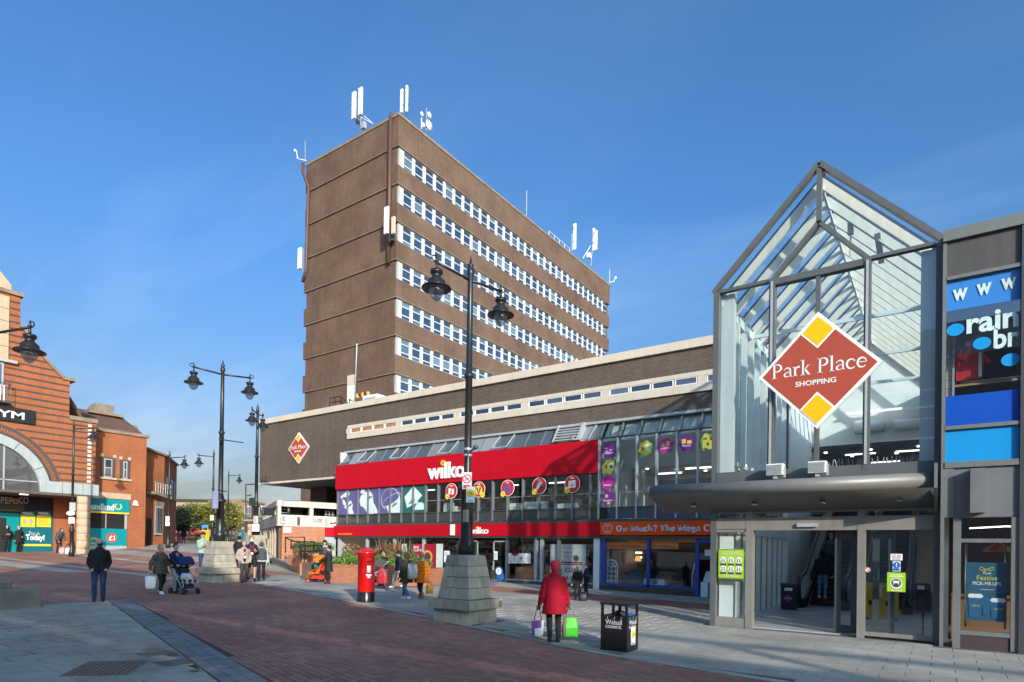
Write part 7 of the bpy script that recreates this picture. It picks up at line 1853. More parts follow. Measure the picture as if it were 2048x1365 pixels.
for i, (a_, lab) in enumerate(((1016, "slim white paper notice, first of four in a row on the shop glass"), (1024, "maroon topped paper notice, second of four in a row on the shop glass"), (1037, "white paper notice with a dot, third of four in a row on the shop glass"), (1049.5, "plain white paper notice, fourth of four in a row on the shop glass"))):
    poster_px("paper_notice", lab, "notice", a_, 1107, a_ + (7 if i == 0 else 11.5), 1127, WPR, [('lines', (.15, .15, .7, .55, 6), GREYP)] + ([('poly', [(0, 1), (1, 1), (1, .85), (.5, .68), (0, .85)], MAR)] if i == 1 else []) + ([('disc', (.5, .5, .05), RPR)] if i == 2 else []), group="paper notices on the red shop glass")
poster_px("paper_notice", "small white paper taped on the door glass of the red shop", "notice", 988, 1103, 995, 1120, WPR, [('lines', (.15, .2, .7, .6, 5), GREYP)])
poster_px("wooden_board", "tan wooden board standing low behind the shop glass", "board", 1030, 1134, 1066, 1160, M("tan_board", (.30, .19, .10), .7, var=.2), v=22.75)
poster_px("window_poster", "big white poster with grey and maroon words behind the red coat", "poster", 1100, 1089, 1171, 1163, M("poster_white", (.62, .60, .58), .5), [('text', ("Stock up", .12, .88, .075, .5), GREYP), ('text', ("Get organised", .12, .78, .05, .5), MAR), ('text', ("Out of the box", .12, .66, .08, .6), GREYP), ('rect', (.05, .46, .86, .085), MAR), ('text', ("discover new low wilko prices", .1, .485, .035, .76), WPR), ('disc', (.74, .64, .13), SOOT), ('text', ("Gifts", .42, .26, .13, .5), MAR), ('text', ("at a price", .3, .08, .12, .62), MAR), ('disc', (.82, .80, .035), GRNP)], v=22.55)
t = thing("round_floor_sign", "pair of round blue and white sale signs on a stand by the shop door", "sign", pv(998, 1170, 22.2))
for px, py, m_, r in ((998, 1143, WPR, .22), (1001, 1153.5, BPR, .2)):
    c = pv(px, py, 22.2 if m_ is WPR else 22.23); mb = MB(); mb.disc(c, X, Z, r, .02, 22); part("disc", mb, BPR, t)
    if m_ is WPR: mb = MB(); mb.disc(c - Y*.021, X, Z, r*.72, .004, 22); part("face", mb, WPR, t); mb = MB(); mb.stroke([(-.05, -.05), (-.02, .06), (.05, .02)], .03, c - Y*.026, X, Z, .003); part("print", mb, BPR, t)
c = pv(999, 1150, 22.25); mb = MB(); mb.box(c.x-.02, 22.24, .12, c.x+.02, 22.28, c.z); mb.box(c.x-.25, 22.15, .12, c.x+.25, 22.4, .15); part("stand", mb, GREYM, t)
# furniture shop window contents
ORN2 = M("orange_notice", (.85, .25, .03), .6, var=.15, scale=5)
poster_px("orange_notice_strip", "stepped row of orange notices along the top of the left furniture window", "notice", 1212, 1085, 1296, 1098, ORN2, [('lines', (.03, .25, .9, .5, 2), RPR)], v=22.46)
poster_px("orange_notice_strip", "short upper row of orange notices in the left furniture window", "notice", 1258, 1073, 1296, 1084.5, ORN2, [('lines', (.05, .25, .85, .5, 2), RPR)], v=22.46)
poster_px("orange_notice_strip", "long upper row of orange notices in the right furniture window", "notice", 1303, 1073, 1391, 1085, ORN2, [('lines', (.03, .25, .9, .5, 2), RPR)], v=22.46)
poster_px("orange_notice_strip", "lower row of orange notices in the right furniture window", "notice", 1303, 1085.5, 1357, 1098, ORN2, [('lines', (.05, .25, .85, .5, 2), RPR)], v=22.46)
def arch_frame(label, x0, x1, yb, yt, v):
    a, b = pv(x0, yb, v), pv(x1, yb, v); zt = pv((x0+x1)/2, yt, v).z; z0 = a.z; w = b.x - a.x; r = w/2; c = Vector(((a.x+b.x)/2, v, zt - r))
    t = thing("arched_mirror", label, "mirror", (c.x, v, z0)); mb = MB()
    path = [(-r, z0 - c.z), (-r, 0)] + arcp(0, 0, r, r, 180, 0, 14) + [(r, 0), (r, z0 - c.z), (-r, z0 - c.z)]
    mb.stroke(path, .045, c, X, Z, .03); part("frame", mb, WHITE, t)
    mb = MB()
    for k in (-.34, 0, .34): mb.stroke([(k*w, z0 - c.z), (k*w, .0 if k else r*.5)], .022, c + Y*.003, X, Z, .02)
    for k in range(4): zz = (z0 - c.z)*k/4; mb.stroke([(-r, zz), (r, zz)], .022, c + Y*.005, X, Z, .02)
    mb.stroke(arcp(0, 0, r*.5, r*.5, 180, 0, 10), .022, c + Y*.004, X, Z, .02)
    for a_ in (45, 135): mb.stroke([(r*.5*math.cos(R_(a_)), r*.5*math.sin(R_(a_))), (r*math.cos(R_(a_)), r*math.sin(R_(a_)))], .022, c + Y*.004, X, Z, .02)
    part("bars", mb, WHITE, t)
arch_frame("white arched window mirror with bars in the left furniture window", 1211, 1235, 1171, 1120, 22.6)
t = thing("leaning_frame", "white curved frame edge leaning at the right of the furniture window", "mirror", pv(1384, 1177, 22.6)); mb = MB(); mb.tube([pv(1383, 1177, 22.6), pv(1386, 1145, 22.6), pv(1390, 1127, 22.6)], .03, 6); part("frame", mb, WHITE, t, True)
def bx(name, label, cat, x0, x1, yb, yt, v, dep, mat, legs=True, extra=None):
    a, b = pv(x0, yb, v), pv(x1, yb, v); zt = pv(x0, yt, v).z; t = thing(name, label, cat, ((a.x+b.x)/2, v+dep/2, a.z)); return t, a.x, b.x, a.z, zt
t, u0, u1, z0, z1 = bx("sofa", "dim blue green two seat sofa inside the furniture shop", "sofa", 1249, 1290, 1168, 1141, 23.3, .8, None)
SOFA = M("teal_fabric", (.07, .17, .20), .9)
for nm, q in (("seat", (u0, 23.3, z0+.12, u1, 24.0, z0+.34)), ("backrest", (u0, 23.85, z0+.34, u1, 24.1, z1)), ("arm", (u0-.12, 23.3, z0+.12, u0, 24.1, z0+.5)), ("arm", (u1, 23.3, z0+.12, u1+.12, 24.1, z0+.5))): mb = MB(); mb.box(*q); part(nm, mb, SOFA, t)
for x in (u0, u1): mb = MB(); mb.box(x-.03, 23.35, z0, x+.03, 23.4, z0+.12); part("leg", mb, DGREY, t)
t, u0, u1, z0, z1 = bx("tv_bench", "low white television bench with open shelves behind the blue mullion", "tv bench", 1288, 1329, 1174, 1158, 22.7, .35, None)
for nm, q in (("top", (u0, 22.7, z1-.03, u1, 23.05, z1)), ("cupboard", (u0, 22.7, z0+.1, u0+.28, 23.05, z1-.031)), ("cupboard", (u1-.28, 22.7, z0+.1, u1, 23.05, z1-.031)), ("shelf", (u0+.281, 22.72, z0+.2, u1-.281, 23.05, z0+.225)), ("base", (u0+.281, 22.7, z0+.1, u1-.281, 23.05, z0+.13))): mb = MB(); mb.box(*q); part(nm, mb, WHITE, t)
for x in (u0+.03, u1-.03): mb = MB(); mb.box(x-.025, 22.72, z0, x+.025, 22.77, z0+.1); part("leg", mb, WHITE, t)
t, u0, u1, z0, z1 = bx("armchair", "dim pink armchair beyond the white bench in the furniture shop", "armchair", 1310, 1342, 1165, 1148, 24.0, .7, None)
PINK = M("dusty_pink", (.30, .17, .16), .9)
for nm, q in (("seat", (u0, 24.0, z0, u1, 24.6, z0+.3)), ("backrest", (u0, 24.45, z0+.3, u1, 24.7, z1+.1))): mb = MB(); mb.box(*q); part(nm, mb, PINK, t)
t = thing("floor_lamp", "lit orange lamp glowing inside the furniture shop", "lamp", pv(1277, 1150, 24.5)); c = pv(1276, 1118, 24.5); mb = MB(); mb.tube([(c.x, c.y, .1), (c.x, c.y, c.z-.1)], .02, 6); part("stand", mb, DGREY, t); mb = MB(); mb.lathe([(.14, -.1), (.1, .12)], c, 12); part("lamp_shade", mb, lampmat("warm_shade", (1, .45, .15), .8), t, True)
for px, w in ((1277, .28), (1238, .16)):
    t = thing("wall_light", "small bright warm light inside the furniture shop, %s" % ("right one" if px == 1277 else "left one"), "light", pv(px, 1118, 25)); c = pv(px, 1117, 25)
    for k in range(2): mb = MB(); mb.box(c.x-w/2, c.y, c.z + k*.2, c.x+w/2, c.y+.05, c.z+.08 + k*.2); part("glow", mb, TUBE if False else lampmat("warm_light%d%d" % (px, k), (1, .75, .4), 3), t)
t = thing("picture_frame", "dark framed picture with a pale swirl inside the furniture shop", "picture", pv(1265, 1110, 25.5)); a = pv(1258, 1128, 25.5); b = pv(1270, 1102, 25.5); mb = MB(); mb.box(a.x, 25.5, a.z, b.x, 25.55, b.z); part("frame", mb, BLACKP, t); mb = MB(); mb.stroke(arcp(0, 0, .14, .08, 0, 330, 12), .03, Vector(((a.x+b.x)/2, 25.49, b.z-.2)), X, Z, .005); part("print", mb, WPR, t)
t = thing("chest_freezer", "white box cabinet with its lid raised in the shop doorway behind the entrance post", "cabinet", (-7.0, 22.2, .05))
a, b = pv(1401, 1194, 22.3), pv(1415, 1194, 22.3); z1 = pv(1401, 1165, 22.3).z; mb = MB(); mb.box(a.x, 22.3, .06, b.x, 22.8, z1); part("body", mb, WHITE, t); mb = MB(); z2 = pv(1403, 1143, 22.5).z; mb.prism([(a.x, 22.55, z1+.01), (b.x, 22.55, z1+.01), (b.x, 22.75, z2), (a.x+.05, 22.75, z2)], (0, .05, 0)); part("lid", mb, WHITE, t)
t = thing("wall_box", "small white box sign projecting over the furniture shop door", "box sign", pv(1420, 1106, 22.3)); a, b = pv(1413, 1112, 22.2), pv(1426, 1100, 22.2); mb = MB(); mb.box(a.x, 22.0, a.z, b.x, 22.35, b.z); part("casing", mb, WHITE, t)
# room behind the tall panes: inner sign, blue doors
t = thing("inner_shop_sign", "dark red sign with white letters inside the upper mall behind the tall panes", "sign", (-9.6, 25.2, 4.6))
a, b = pv(1238, 942, 25.5), pv(1271, 935, 25.5); mb = MB(); mb.box(a.x, 25.5, a.z, b.x, 25.7, pv(1238, 917, 25.5).z); part("board", mb, MAR, t)
mb = MB(); mb.text("wilko", (a.x+.25, 25.495, a.z+.22), X, Z, .28, .02, bold=.03, width=(b.x-a.x)*.62); part("lettering", mb, WPR, t)
mb = MB(); mb.box(a.x, 25.55, 3, a.x+.6, 25.75, a.z-.01); mb.box(b.x-.02, 25.52, 3, b.x+.35, 25.8, 5.34); part("wall", mb, INWALL, S); mb = MB(); mb.box(a.x+.6, 26.2, 3, b.x-.02, 26.3, a.z); part("shop_opening", mb, MAR, S)
t = thing("blue_door_screen", "blue framed glazed screen with pale panels inside the upper mall", "screen", (-6.5, 28.0, 3))
a, b = pv(1312, 1015, 28), pv(1428, 945, 28)
mb = MB(); mb.box(a.x, 28, 3.0, b.x+.5, 28.1, 5.1); part("frame", mb, M("mall_blue", (.02, .10, .25), .5), t)
for k in range(4):
    mb = MB(); u = a.x + .35 + k*.62 ; mb.box(u, 27.98, 3.1, u+.5, 27.998, 4.65); part("panel", mb, M("pale_green_panel", (.38, .42, .26), .6), t)
mb = MB(); mb.text("10", (a.x+1.25, 27.97, 4.0), X, Z, .22, .01, bold=.02); part("lettering", mb, RPR, t)
mb = MB(); mb.box(-11.3, 28.3, 2.98, -4.62, 28.4, 5.5); part("mall_wall", mb, INWALL, S)
# entrance notices
a, b = pv(1437, 1162, 14.44), pv(1487, 1162, 14.44); zt = pv(1437, 1098, 14.44).z
t = poster("safety_poster", "tall lime green social distance poster on the left pane of the entrance", "poster", (a.x, 14.44, a.z), b.x-a.x, zt-a.z, GRNP, [('rect', (0, 0, 1, .075), SOOT), ('text', ("PLEASE RESPECT", .14, .885, .04, .74), WPR), ('text', ("SOCIAL DISTANCING", .1, .82, .04, .82), WPR), ('text', ("THANK YOU FOR", .2, .185, .03, .62), WPR), ('text', ("YOUR SUPPORT", .22, .14, .03, .58), WPR)])
W_ = b.x-a.x; Hh = zt-a.z
mb1 = MB(); mb2 = MB(); mb3 = MB(); mbs = MB(); o = Vector((a.x, 14.44, a.z))
for r in range(2):
    for k in range(3):
        c = o + X*W_*(.19 + .31*k) + Z*Hh*(.66 - .27*r) - Y*.0118; mb1.disc(c, X, Z, W_*.125, .002, 18); mb3.stroke([(-W_*.12, 0), (W_*.12, 0)], .045, c - Z*W_*.19 - Y*.001, X, Z, .002)
        for d in (-.045, .04): mb2.disc(c + X*W_*d*1.1 + Z*.02 - Y*.0025, X, Z, .014, .002, 8); mb2.stroke([(W_*d*1.1, .0), (W_*d*1.1, -.05)], .022, c - Y*.0025, X, Z, .002)
for k in range(12):
    for zz in (.075, .965): 
        x = W_*k/12; mbs.prism([o + X*x + Z*Hh*zz - Y*.0115, o + X*(x+W_/24) + Z*Hh*zz - Y*.0115, o + X*min(W_, x+W_/12) + Z*Hh*(zz+.03) - Y*.0115, o + X*(x+W_/24) + Z*Hh*(zz+.03) - Y*.0115], (0, -.002, 0))
part("white_circles", mb1, WPR, t); part("pictograms", mb2, SOOT, t); part("captions", mb3, SOOT, t); part("hazard_stripes", mbs, SOOT, t)
a, b = pv(1774, 1184, 14.44), pv(1811, 1184, 14.44); zt = pv(1774, 1145, 14.44).z
t = poster("mask_notice", "lime green notice with a masked face on the right pane of the entrance", "notice", (a.x, 14.44, a.z), b.x-a.x, zt-a.z, GRNP, [('rect', (0, 0, 1, .03), SOOT), ('lines', (.12, .78, .76, .14, 2), WPR), ('disc', (.5, .44, .105), WPR), ('disc', (.5, .46, .085), SOOT), ('rect', (.34, .36, .32, .22), WPR), ('poly', [(.36, .44), (.5, .47), (.64, .44), (.62, .32), (.5, .26), (.38, .32)], SOOT), ('lines', (.2, .06, .6, .06, 1), WPR)])
a, b = pv(1785, 1143, 14.44), pv(1801, 1143, 14.44); zt = pv(1785, 1123, 14.44).z
poster("mandatory_notice", "small blue and white exclamation notice above the masked face notice", "notice", (a.x, 14.44, a.z), b.x-a.x, zt-a.z, WPR, [('disc', (.5, .62, .065), BPR), ('rect', (.44, .55, .12, .26), WPR), ('rect', (.44, .44, .12, .07), WPR), ('rect', (.08, .08, .84, .22), BPR)])
a, b = pv(1781, 1121, 14.44), pv(1805, 1121, 14.44); zt = pv(1781, 1108, 14.44).z
poster("small_white_notice", "small white paper with pictograms topmost on the right entrance pane", "notice", (a.x, 14.44, a.z), b.x-a.x, zt-a.z, WPR, [('ring', (.28, .6, .02, .03), RPR), ('ring', (.7, .6, .02, .03), RPR), ('lines', (.15, .1, .7, .25, 2), GREYP)])
c = pv(1735, 1140, 14.44); t = thing("round_sticker", "tiny round red ringed sticker low on the right entrance pane", "sticker", c); mb = MB(); mb.disc(c, X, Z, .055, .006, 18); part("film", mb, WPR, t); mb = MB(); mb.ring(c - Y*.0065, X, Z, .04, .052, 0, 2*math.pi, 18, .002); mb.stroke([(-.03, .03), (.03, -.03)], .01, c - Y*.0065, X, Z, .002); part("red_ring", mb, RPR, t)
# lobby furniture
t = thing("yellow_barrier", "yellow plastic barrier with a warning paper closing the right escalator", "barrier", (-1.1, 18.6, 0))
_bq = pv(1730, 1200, 18.6).x; _bw = pv(1797, 1200, 18.6).x - _bq
BY = M("barrier_yellow", (.72, .42, .01), .4, var=.06)
mb = MB(); mb.box(_bq, 18.55, .03, _bq+_bw, 18.67, .98); part("panel", mb, BY, t)
for k in (.12, .62): mb = MB(); mb.box(_bq+_bw*k, 18.53, .40, _bq+_bw*(k+.24), 18.549, .52); part("slot", mb, DARK, t)
mb = MB(); mb.box(_bq+_bw*.3, 18.535, .62, _bq+_bw*.52, 18.548, .92); part("paper", mb, WPR, t); mb = MB(); mb.prism([(_bq+_bw*.32, 18.533, .66), (_bq+_bw*.5, 18.533, .66), (_bq+_bw*.41, 18.533, .82)], (0, -.004, 0)); part("warning_triangle", mb, YPR, t)
for k in (0, .85): mb = MB(); mb.box(_bq+_bw*k, 18.35, .03, _bq+_bw*(k+.13), 18.85, .08); part("foot", mb, BLACKP, t)
t = thing("lobby_bin", "black bin with a purple diamond label beside the left escalator", "bin", (-3.4, 19.9, 0))
c = pv(1576, 1185, 19.6); mb = MB(); mb.box(c.x-.2, 19.6, .03, c.x+.2, 20.0, .76); part("body", mb, BLACKP, t); mb = MB(); mb.box(c.x-.22, 19.58, .762, c.x+.22, 20.02, .82); part("lid", mb, DGREY, t)
mb = MB(); mb.prism([(c.x-.13, 19.598, .38), (c.x, 19.598, .24), (c.x+.13, 19.598, .38), (c.x, 19.598, .52)], (0, -.006, 0)); part("diamond_label", mb, M("plum_print", (.22, .05, .22), .5), t); mb = MB(); mb.box(c.x-.1, 19.59, .60, c.x+.12, 19.598, .69); part("white_label", mb, WPR, t); mb = MB(); mb.text("Park Place", (c.x, 19.59, .365), X, Z, .035, .003, center=True); part("lettering", mb, WPR, t)
t = thing("menu_stand", "black notice stand with an arrow at the right inside the entrance", "sign stand", (-.25, 15.2, 0))
mb = MB(); mb.box(-.42, 15.2, .55, -.15, 15.24, 1.15); part("board", mb, BLACKP, t); mb = MB(); mb.tube([(-.28, 15.24, .03), (-.28, 15.24, .55)], .02, 6); mb.lathe([(.2, 0), (.2, .03), (.02, .05)], (-.28, 15.24, .03), 14); part("stand", mb, BLACKP, t); mb = MB(); mb.stroke([(-.06, .06), (.04, 0), (-.06, -.06)], .02, Vector((-.28, 15.198, .78)), X, Z, .004); part("arrow", mb, M("plum_print", (.22, .05, .22)), t); mb = MB(); mb.box(-.38, 15.19, 1.02, -.26, 15.198, 1.1); part("paper", mb, WPR, t)
# corner shop print and poster
c = 14.208
t = thing("window_lettering", "pale web address letters and blue dots on the corner shop upper glass", "lettering", (.6, 14.2, 5.5))
LET = M("pale_letter", (.55, .68, .68), .5)
def ptxt(s, x0, y0, x1, ytop, bold=.03):
    a = pv(x0, y0, 14.209); w = pv(x1, y0, 14.209).x - a.x; h = pv(x0, ytop, 14.209).z - a.z; mb = MB(); mb.text(s, a, X, Z, h, .004, bold=bold, width=w); part("letters", mb, LET, t)
ptxt("w", 1905, 602, 1935, 570); ptxt("w", 1953, 591, 1983, 559); ptxt("w", 2002, 580, 2033, 548)
ptxt("rain", 1933, 667, 2037, 626); ptxt("br", 1987, 697, 2038, 657)
for px, py in ((1911, 660), (1964, 687), (2021, 720)):
    q = pv(px, py, 14.207); mb = MB(); mb.prism([q + X*.135*math.cos(i*math.pi/10) + Z*.115*math.sin(i*math.pi/10) for i in range(20)], (0, -.004, 0)); part("blue_dot", mb, BL3, t)
mb = MB(); mb.box(.30, 14.228, 5.55, 1.14, 14.232, 6.35); 
t = thing("display_shirt", "red and white football shirt on a bust in the corner shop upper window", "shirt", (.45, 14.75, 5.0))
a = pv(1938, 760, 14.7); z0 = pv(1938, 762, 14.7).z; z1 = pv(1938, 690, 14.7).z; hh = z1 - z0; cx = a.x
mb = MB(); mb.prism([(cx-.2, 14.6, z0), (cx+.2, 14.6, z0), (cx+.23, 14.6, z0+hh*.75), (cx+.1, 14.62, z0+hh*.95), (cx-.1, 14.62, z0+hh*.95), (cx-.23, 14.6, z0+hh*.75)], (0, .2, 0)); part("shirt_body", mb, M("shirt_red", (.55, .015, .02), .7), t)
mb = MB(); mb.prism([(cx+.2, 14.62, z0+hh*.72), (cx+.34, 14.6, z0+hh*.42), (cx+.27, 14.6, z0+hh*.38), (cx+.19, 14.62, z0+hh*.55)], (0, .12, 0)); mb.prism([(cx-.2, 14.62, z0+hh*.72), (cx-.34, 14.6, z0+hh*.45), (cx-.28, 14.6, z0+hh*.4), (cx-.19, 14.62, z0+hh*.55)], (0, .12, 0)); part("sleeve", mb, _M["shirt_red"], t)
mb = MB(); mb.box(cx+.14, 14.59, z0+.03, cx+.19, 14.6, z0+hh*.7); mb.lathe([(.09, 0), (.07, .1)], (cx, 14.7, z0+hh*.93), 12); part("white_trim", mb, WPR, t)
a, b = pv(1932, 1240, 14.3), pv(2013, 1240, 14.3); zt = pv(1932, 1125, 14.3).z
FB = M("poster_blue", (.03, .10, .17), .5, var=.2, scale=3); CUP = M("cup_blue", (.03, .12, .24), .5); 
t = poster("festive_poster", "blue festive drinks poster with three cups in the corner cafe window", "poster", (a.x, 14.3, a.z), b.x-a.x, zt-a.z, FB, [('text', ("YOUR", .40, .80, .035, .22), WPR), ('text', ("Festive", .26, .70, .085, .52), LIME), ('text', ("PICK-ME-UPS", .16, .615, .06, .70), WPR), ('lines', (.34, .53, .36, .03, 1), GREYP),
    ('poly', [(.04, .42), (.42, .42), (.38, .06), (.09, .06)], CUP), ('poly', [(.40, .40), (.62, .40), (.60, .10), (.42, .10)], CUP), ('poly', [(.60, .36), (.98, .36), (.94, .05), (.64, .05)], CUP), ('poly', [(.03, .42), (.08, .46), (.38, .46), (.43, .42), (.38, .39), (.08, .39)], WPR), ('poly', [(.59, .36), (.64, .40), (.94, .40), (.99, .36), (.94, .33), (.64, .33)], WPR), ('text', ("FESTIVE", .14, .24, .03, .2), LIME), ('text', ("FESTIVE", .70, .20, .03, .2), LIME)])
mb = MB(); q = Vector(((a.x+b.x)/2 + .0, 14.285, a.z + (zt-a.z)*.88)); w_ = .09
mb.stroke([(0, 0), (-w_, .05), (-w_*1.2, .01), (-w_*.6, -.02), (0, 0), (w_, .05), (w_*1.2, .01), (w_*.6, -.02), (0, 0), (-.05, -.06)], .014, q, X, Z, .003); part("bow", mb, LIME, t)
# ---------------------------------------------------------------- left hand shops: signs
uy = Y  # text on walls facing +u reads along +v
t = thing("gym_sign", "black board with white capital letters over the arch of the gym", "sign", (UG+.1, 12, 9.2))
mb = MB(); mb.box(UG+.06, 8.6, 8.88, UG+.16, 13.68, 9.72); part("board", mb, BLACKP, t)
mb = MB(); mb.text("PUREGYM", (UG+.162, 9.1, 9.08), Y, Z, .42, .02, bold=.02, width=4.05); part("lettering", mb, WPR, t)
t = thing("shop_sign", "dim clothes shop name with a gold symbol in the recess under the arch", "sign", (UB+.1, 12, 3.9), "shop name signs")
mb = MB(); mb.box(UB, 11.0, 3.6, UB+.08, 14.1, 4.5); part("board", mb, SOOT, t)
pA, pB = pu(2, 1007, UB+.1), pu(29, 1007, UB+.1); hh = pu(2, 993, UB+.1).z - pA.z
mb = MB(); mb.text("PEP", (UB+.085, pA.y, pA.z), Y, Z, hh, .01, width=pu(26, 1007, UB+.1).y - pA.y); q = pu(38, 1007, UB+.1); mb.text("CO", (UB+.085, q.y, q.z), Y, Z, hh, .01, width=pu(57, 1007, UB+.1).y - q.y); part("lettering", mb, M("sign_silver", (.45, .45, .43), .5), t)
q = pu(31.5, 1003, UB+.1); mb = MB(); mb.ring(Vector((UB+.085, q.y, q.z)), Y, Z, .1, .17, 0, 2*math.pi, 6, .01); part("gold_symbol", mb, GOLD, t)
mb = MB(); mb.box(UB+.08, 11.2, 3.66, UB+.09, 13.9, 3.69); part("green_line", mb, M("olive_line", (.2, .25, .05), .5), t)
t = thing("window_lettering", "Pop in Today lettering on the dark teal shop board", "lettering", (UB+.06, 13.7, 2))
for s_, px0, px1, py0, py1, bd in (("Pop in", 58, 79, 1071, 1062, 0), ("Today!", 51, 89, 1080, 1069, .03)):
    a_, b_ = pu(px0, py0, UB+.07), pu(px1, py0, UB+.07); mb = MB(); mb.text(s_, a_, Y, Z, pu(px0, py1, UB+.07).z - a_.z, .006, bold=bd, width=b_.y - a_.y); part("letters", mb, M("grey_letter", (.5, .52, .52), .5) if bd == 0 else WPR, t)
for i, (x0, x1, lab) in enumerate(((41, 70, "yellow and teal notice with two figures, left of the pair by the teal shop"), (73, 101.5, "yellow and teal notice with text lines, right of the pair by the teal shop"))):
    a_, b_ = pu(x0, 1054, UB+.06), pu(x1, 1054, UB+.06); zt = pu(x0, 1022, UB+.06).z
    poster("yellow_notice", lab, "notice", (UB+.06, a_.y, a_.z), b_.y - a_.y, zt - a_.z, M("lemon_print", (.66, .62, .02), .5), [('rect', (0, .72, 1, .28), DTEAL), ('lines', (.12, .80, .76, .14, 2), WPR)] + ([('poly', [(.18, .15), (.36, .15), (.40, .42), (.27, .58), (.14, .42)], GREYP), ('poly', [(.62, .15), (.80, .15), (.84, .42), (.71, .58), (.58, .42)], GREYP)] if i == 0 else [('lines', (.1, .12, .8, .52, 4), GOLD)]), ux=Y, group="yellow notices by the teal shop")
t = thing("shop_sign", "white lettering with a gold ring on the teal fascia beyond the column", "sign", (UP+.16, 18.3, 4.1), "shop name signs")
a_ = pu(181, 1019, UP+.16); b_ = pu(228, 1020, UP+.16); hh = pu(181, 1006, UP+.16).z - a_.z
mb = MB(); w_ = (b_.y - a_.y)*9/7*1.02; mb.text("Poundland", (UP+.155, b_.y - w_, a_.z+.02), Y, Z, hh*.98, .012, bold=.03, width=w_); part("lettering", mb, WPR, t)
q = pu(236.5, 1013.5, UP+.16); mb = MB(); mb.ring(Vector((UP+.155, q.y, q.z)), Y, Z, .15, .24, R_(120), R_(420), 20, .012); part("gold_ring", mb, M("olive_gold", (.5, .5, .12), .5), t)
q = pu(223.5, 1076.5, UP+.06); t = thing("price_roundel", "red disc with a white pound price on the teal shop window", "sign", q); mb = MB(); mb.disc(Vector((UP+.052, q.y, q.z)), Y, Z, .33, .006, 24); part("disc", mb, M("roundel_red", (.6, .06, .03), .5), t); mb = MB(); mb.text("\u00a31", (UP+.06, q.y, q.z-.16), Y, Z, .33, .006, bold=.03, center=True); part("lettering", mb, WPR, t)
q = pu(181, 1080, UP+.06); t = thing("value_lettering", "yellow and white lettering half behind the round stone column", "lettering", q); mb = MB(); mb.text("value", (UP+.052, q.y-.85, q.z), Y, Z, .3, .006, bold=.02, width=1.3); part("letters", mb, M("lime_letter", (.5, .6, .1), .5), t)
mb = MB(); mb.text("every day", (UP+.052, q.y-.75, q.z-.3), Y, Z, .18, .006, width=1.15); part("letters", mb, WPR, t)
# ---------------------------------------------------------------- museum banner on the low building
t = thing("museum_banner", "long cream banner with bold black numerals under the balcony", "banner", o_pt(1.5, 2.8, .05))
BLEN = LEN*.985
mb = MB(); o_quadbox(mb, .05, BLEN, zb0+.03, zb1-.05, .003, .02); part("sheet", mb, M("banner_cream", (.72, .64, .54), .6, var=.04), t)
def bt(s_, f0, f1, g0, g1, mat, bd=0.0):
    h = zb1 - zb0 - .08; o = o_pt(.05 + (BLEN-.05)*f0, zb0 + .03 + h*g0, .0215); mb = MB(); mb.text(s_, o, ex, Z, h*(g1-g0), .004, bold=bd, width=(BLEN-.05)*(f1-f0)); part("letters", mb, mat, t)
DKB = M("banner_ink", (.07, .06, .05), .6); MIDB = M("banner_grey", (.25, .23, .2), .6)
bt("15", .03, .115, .14, .86, DKB); bt("1", .305, .355, .1, .86, DKB, .06); bt("25,000", .565, .74, .40, .82, DKB, .02); bt("1", .78, .84, .1, .9, M("banner_pink", (.5, .36, .28), .6), .06)
for s_, f0, f1, g in (("FACTORIES", .13, .26, .74), ("LEATHER", .13, .26, .42), ("EST. 1888", .13, .26, .12), ("DISCOVER OUR", .39, .52, .76), ("STORIES AT", .39, .52, .60), ("WALSALL", .39, .52, .40), ("LEATHER", .39, .52, .26), ("MUSEUM", .39, .52, .10), ("LEATHER OBJECTS", .57, .73, .22), ("SADDLE", .86, .95, .72), ("TRADE", .88, .94, .1)): bt(s_, f0, f1, g, g + .10, MIDB)
mb = MB(); h = zb1 - zb0
for g in (.62, .32): mb.prism([o_pt(.05 + BLEN*f, zb0 + h*(g + .02*math.sin(i)), .0215) for i, f in enumerate((.13, .17, .21, .26))] + [o_pt(.05 + BLEN*f, zb0 + h*(g + .04), .0215) for f in (.26, .13)], en*.003)
mb.prism([o_pt(BLEN*f, zb0 + h*g, .0215) for f, g in ((.86, .35), (.90, .48), (.95, .42), (.97, .62), (.985, .40), (.96, .28), (.93, .36), (.90, .26))], en*.003); part("emblem", mb, DKB, t)
# ---------------------------------------------------------------- people
from mathutils import noise
_JOBS = []          # shapes that get fused into one smooth surface in a single pass
def cloth(name, col, rough=.85): return M("cloth_" + name, col, rough, 0, var=.18, scale=7, bump=.5, bscale=16, spec=.2)
SKIN = M("skin_light", (.50, .29, .21), .5, 0, var=.06, scale=8); SKIND = M("skin_dark", (.09, .045, .03), .5, 0, var=.06); EYE = M("eye_dark", (.02, .015, .015), .3)
LIP = M("lip", (.36, .13, .11), .5)
def ik(a, b, l1, l2, pole):
    d = b - a; L = min(d.length, (l1 + l2)*.998); dn = d.normalized(); x = (l1*l1 - l2*l2 + L*L)/(2*L); h = math.sqrt(max(0, l1*l1 - x*x))
    p = pole - dn*pole.dot(dn); p.normalize(); return a + dn*x + p*h, a + dn*L
def limb(mb, a, b, r0, r1):
    a = Vector(a); b = Vector(b); mb.tube([a, a.lerp(b, .35), b], [r0, r0*.6 + r1*.4 + r0*.04, r1], 10); mb.ball(a, r0, n=10, k=6); mb.ball(b, r1, n=10, k=6)
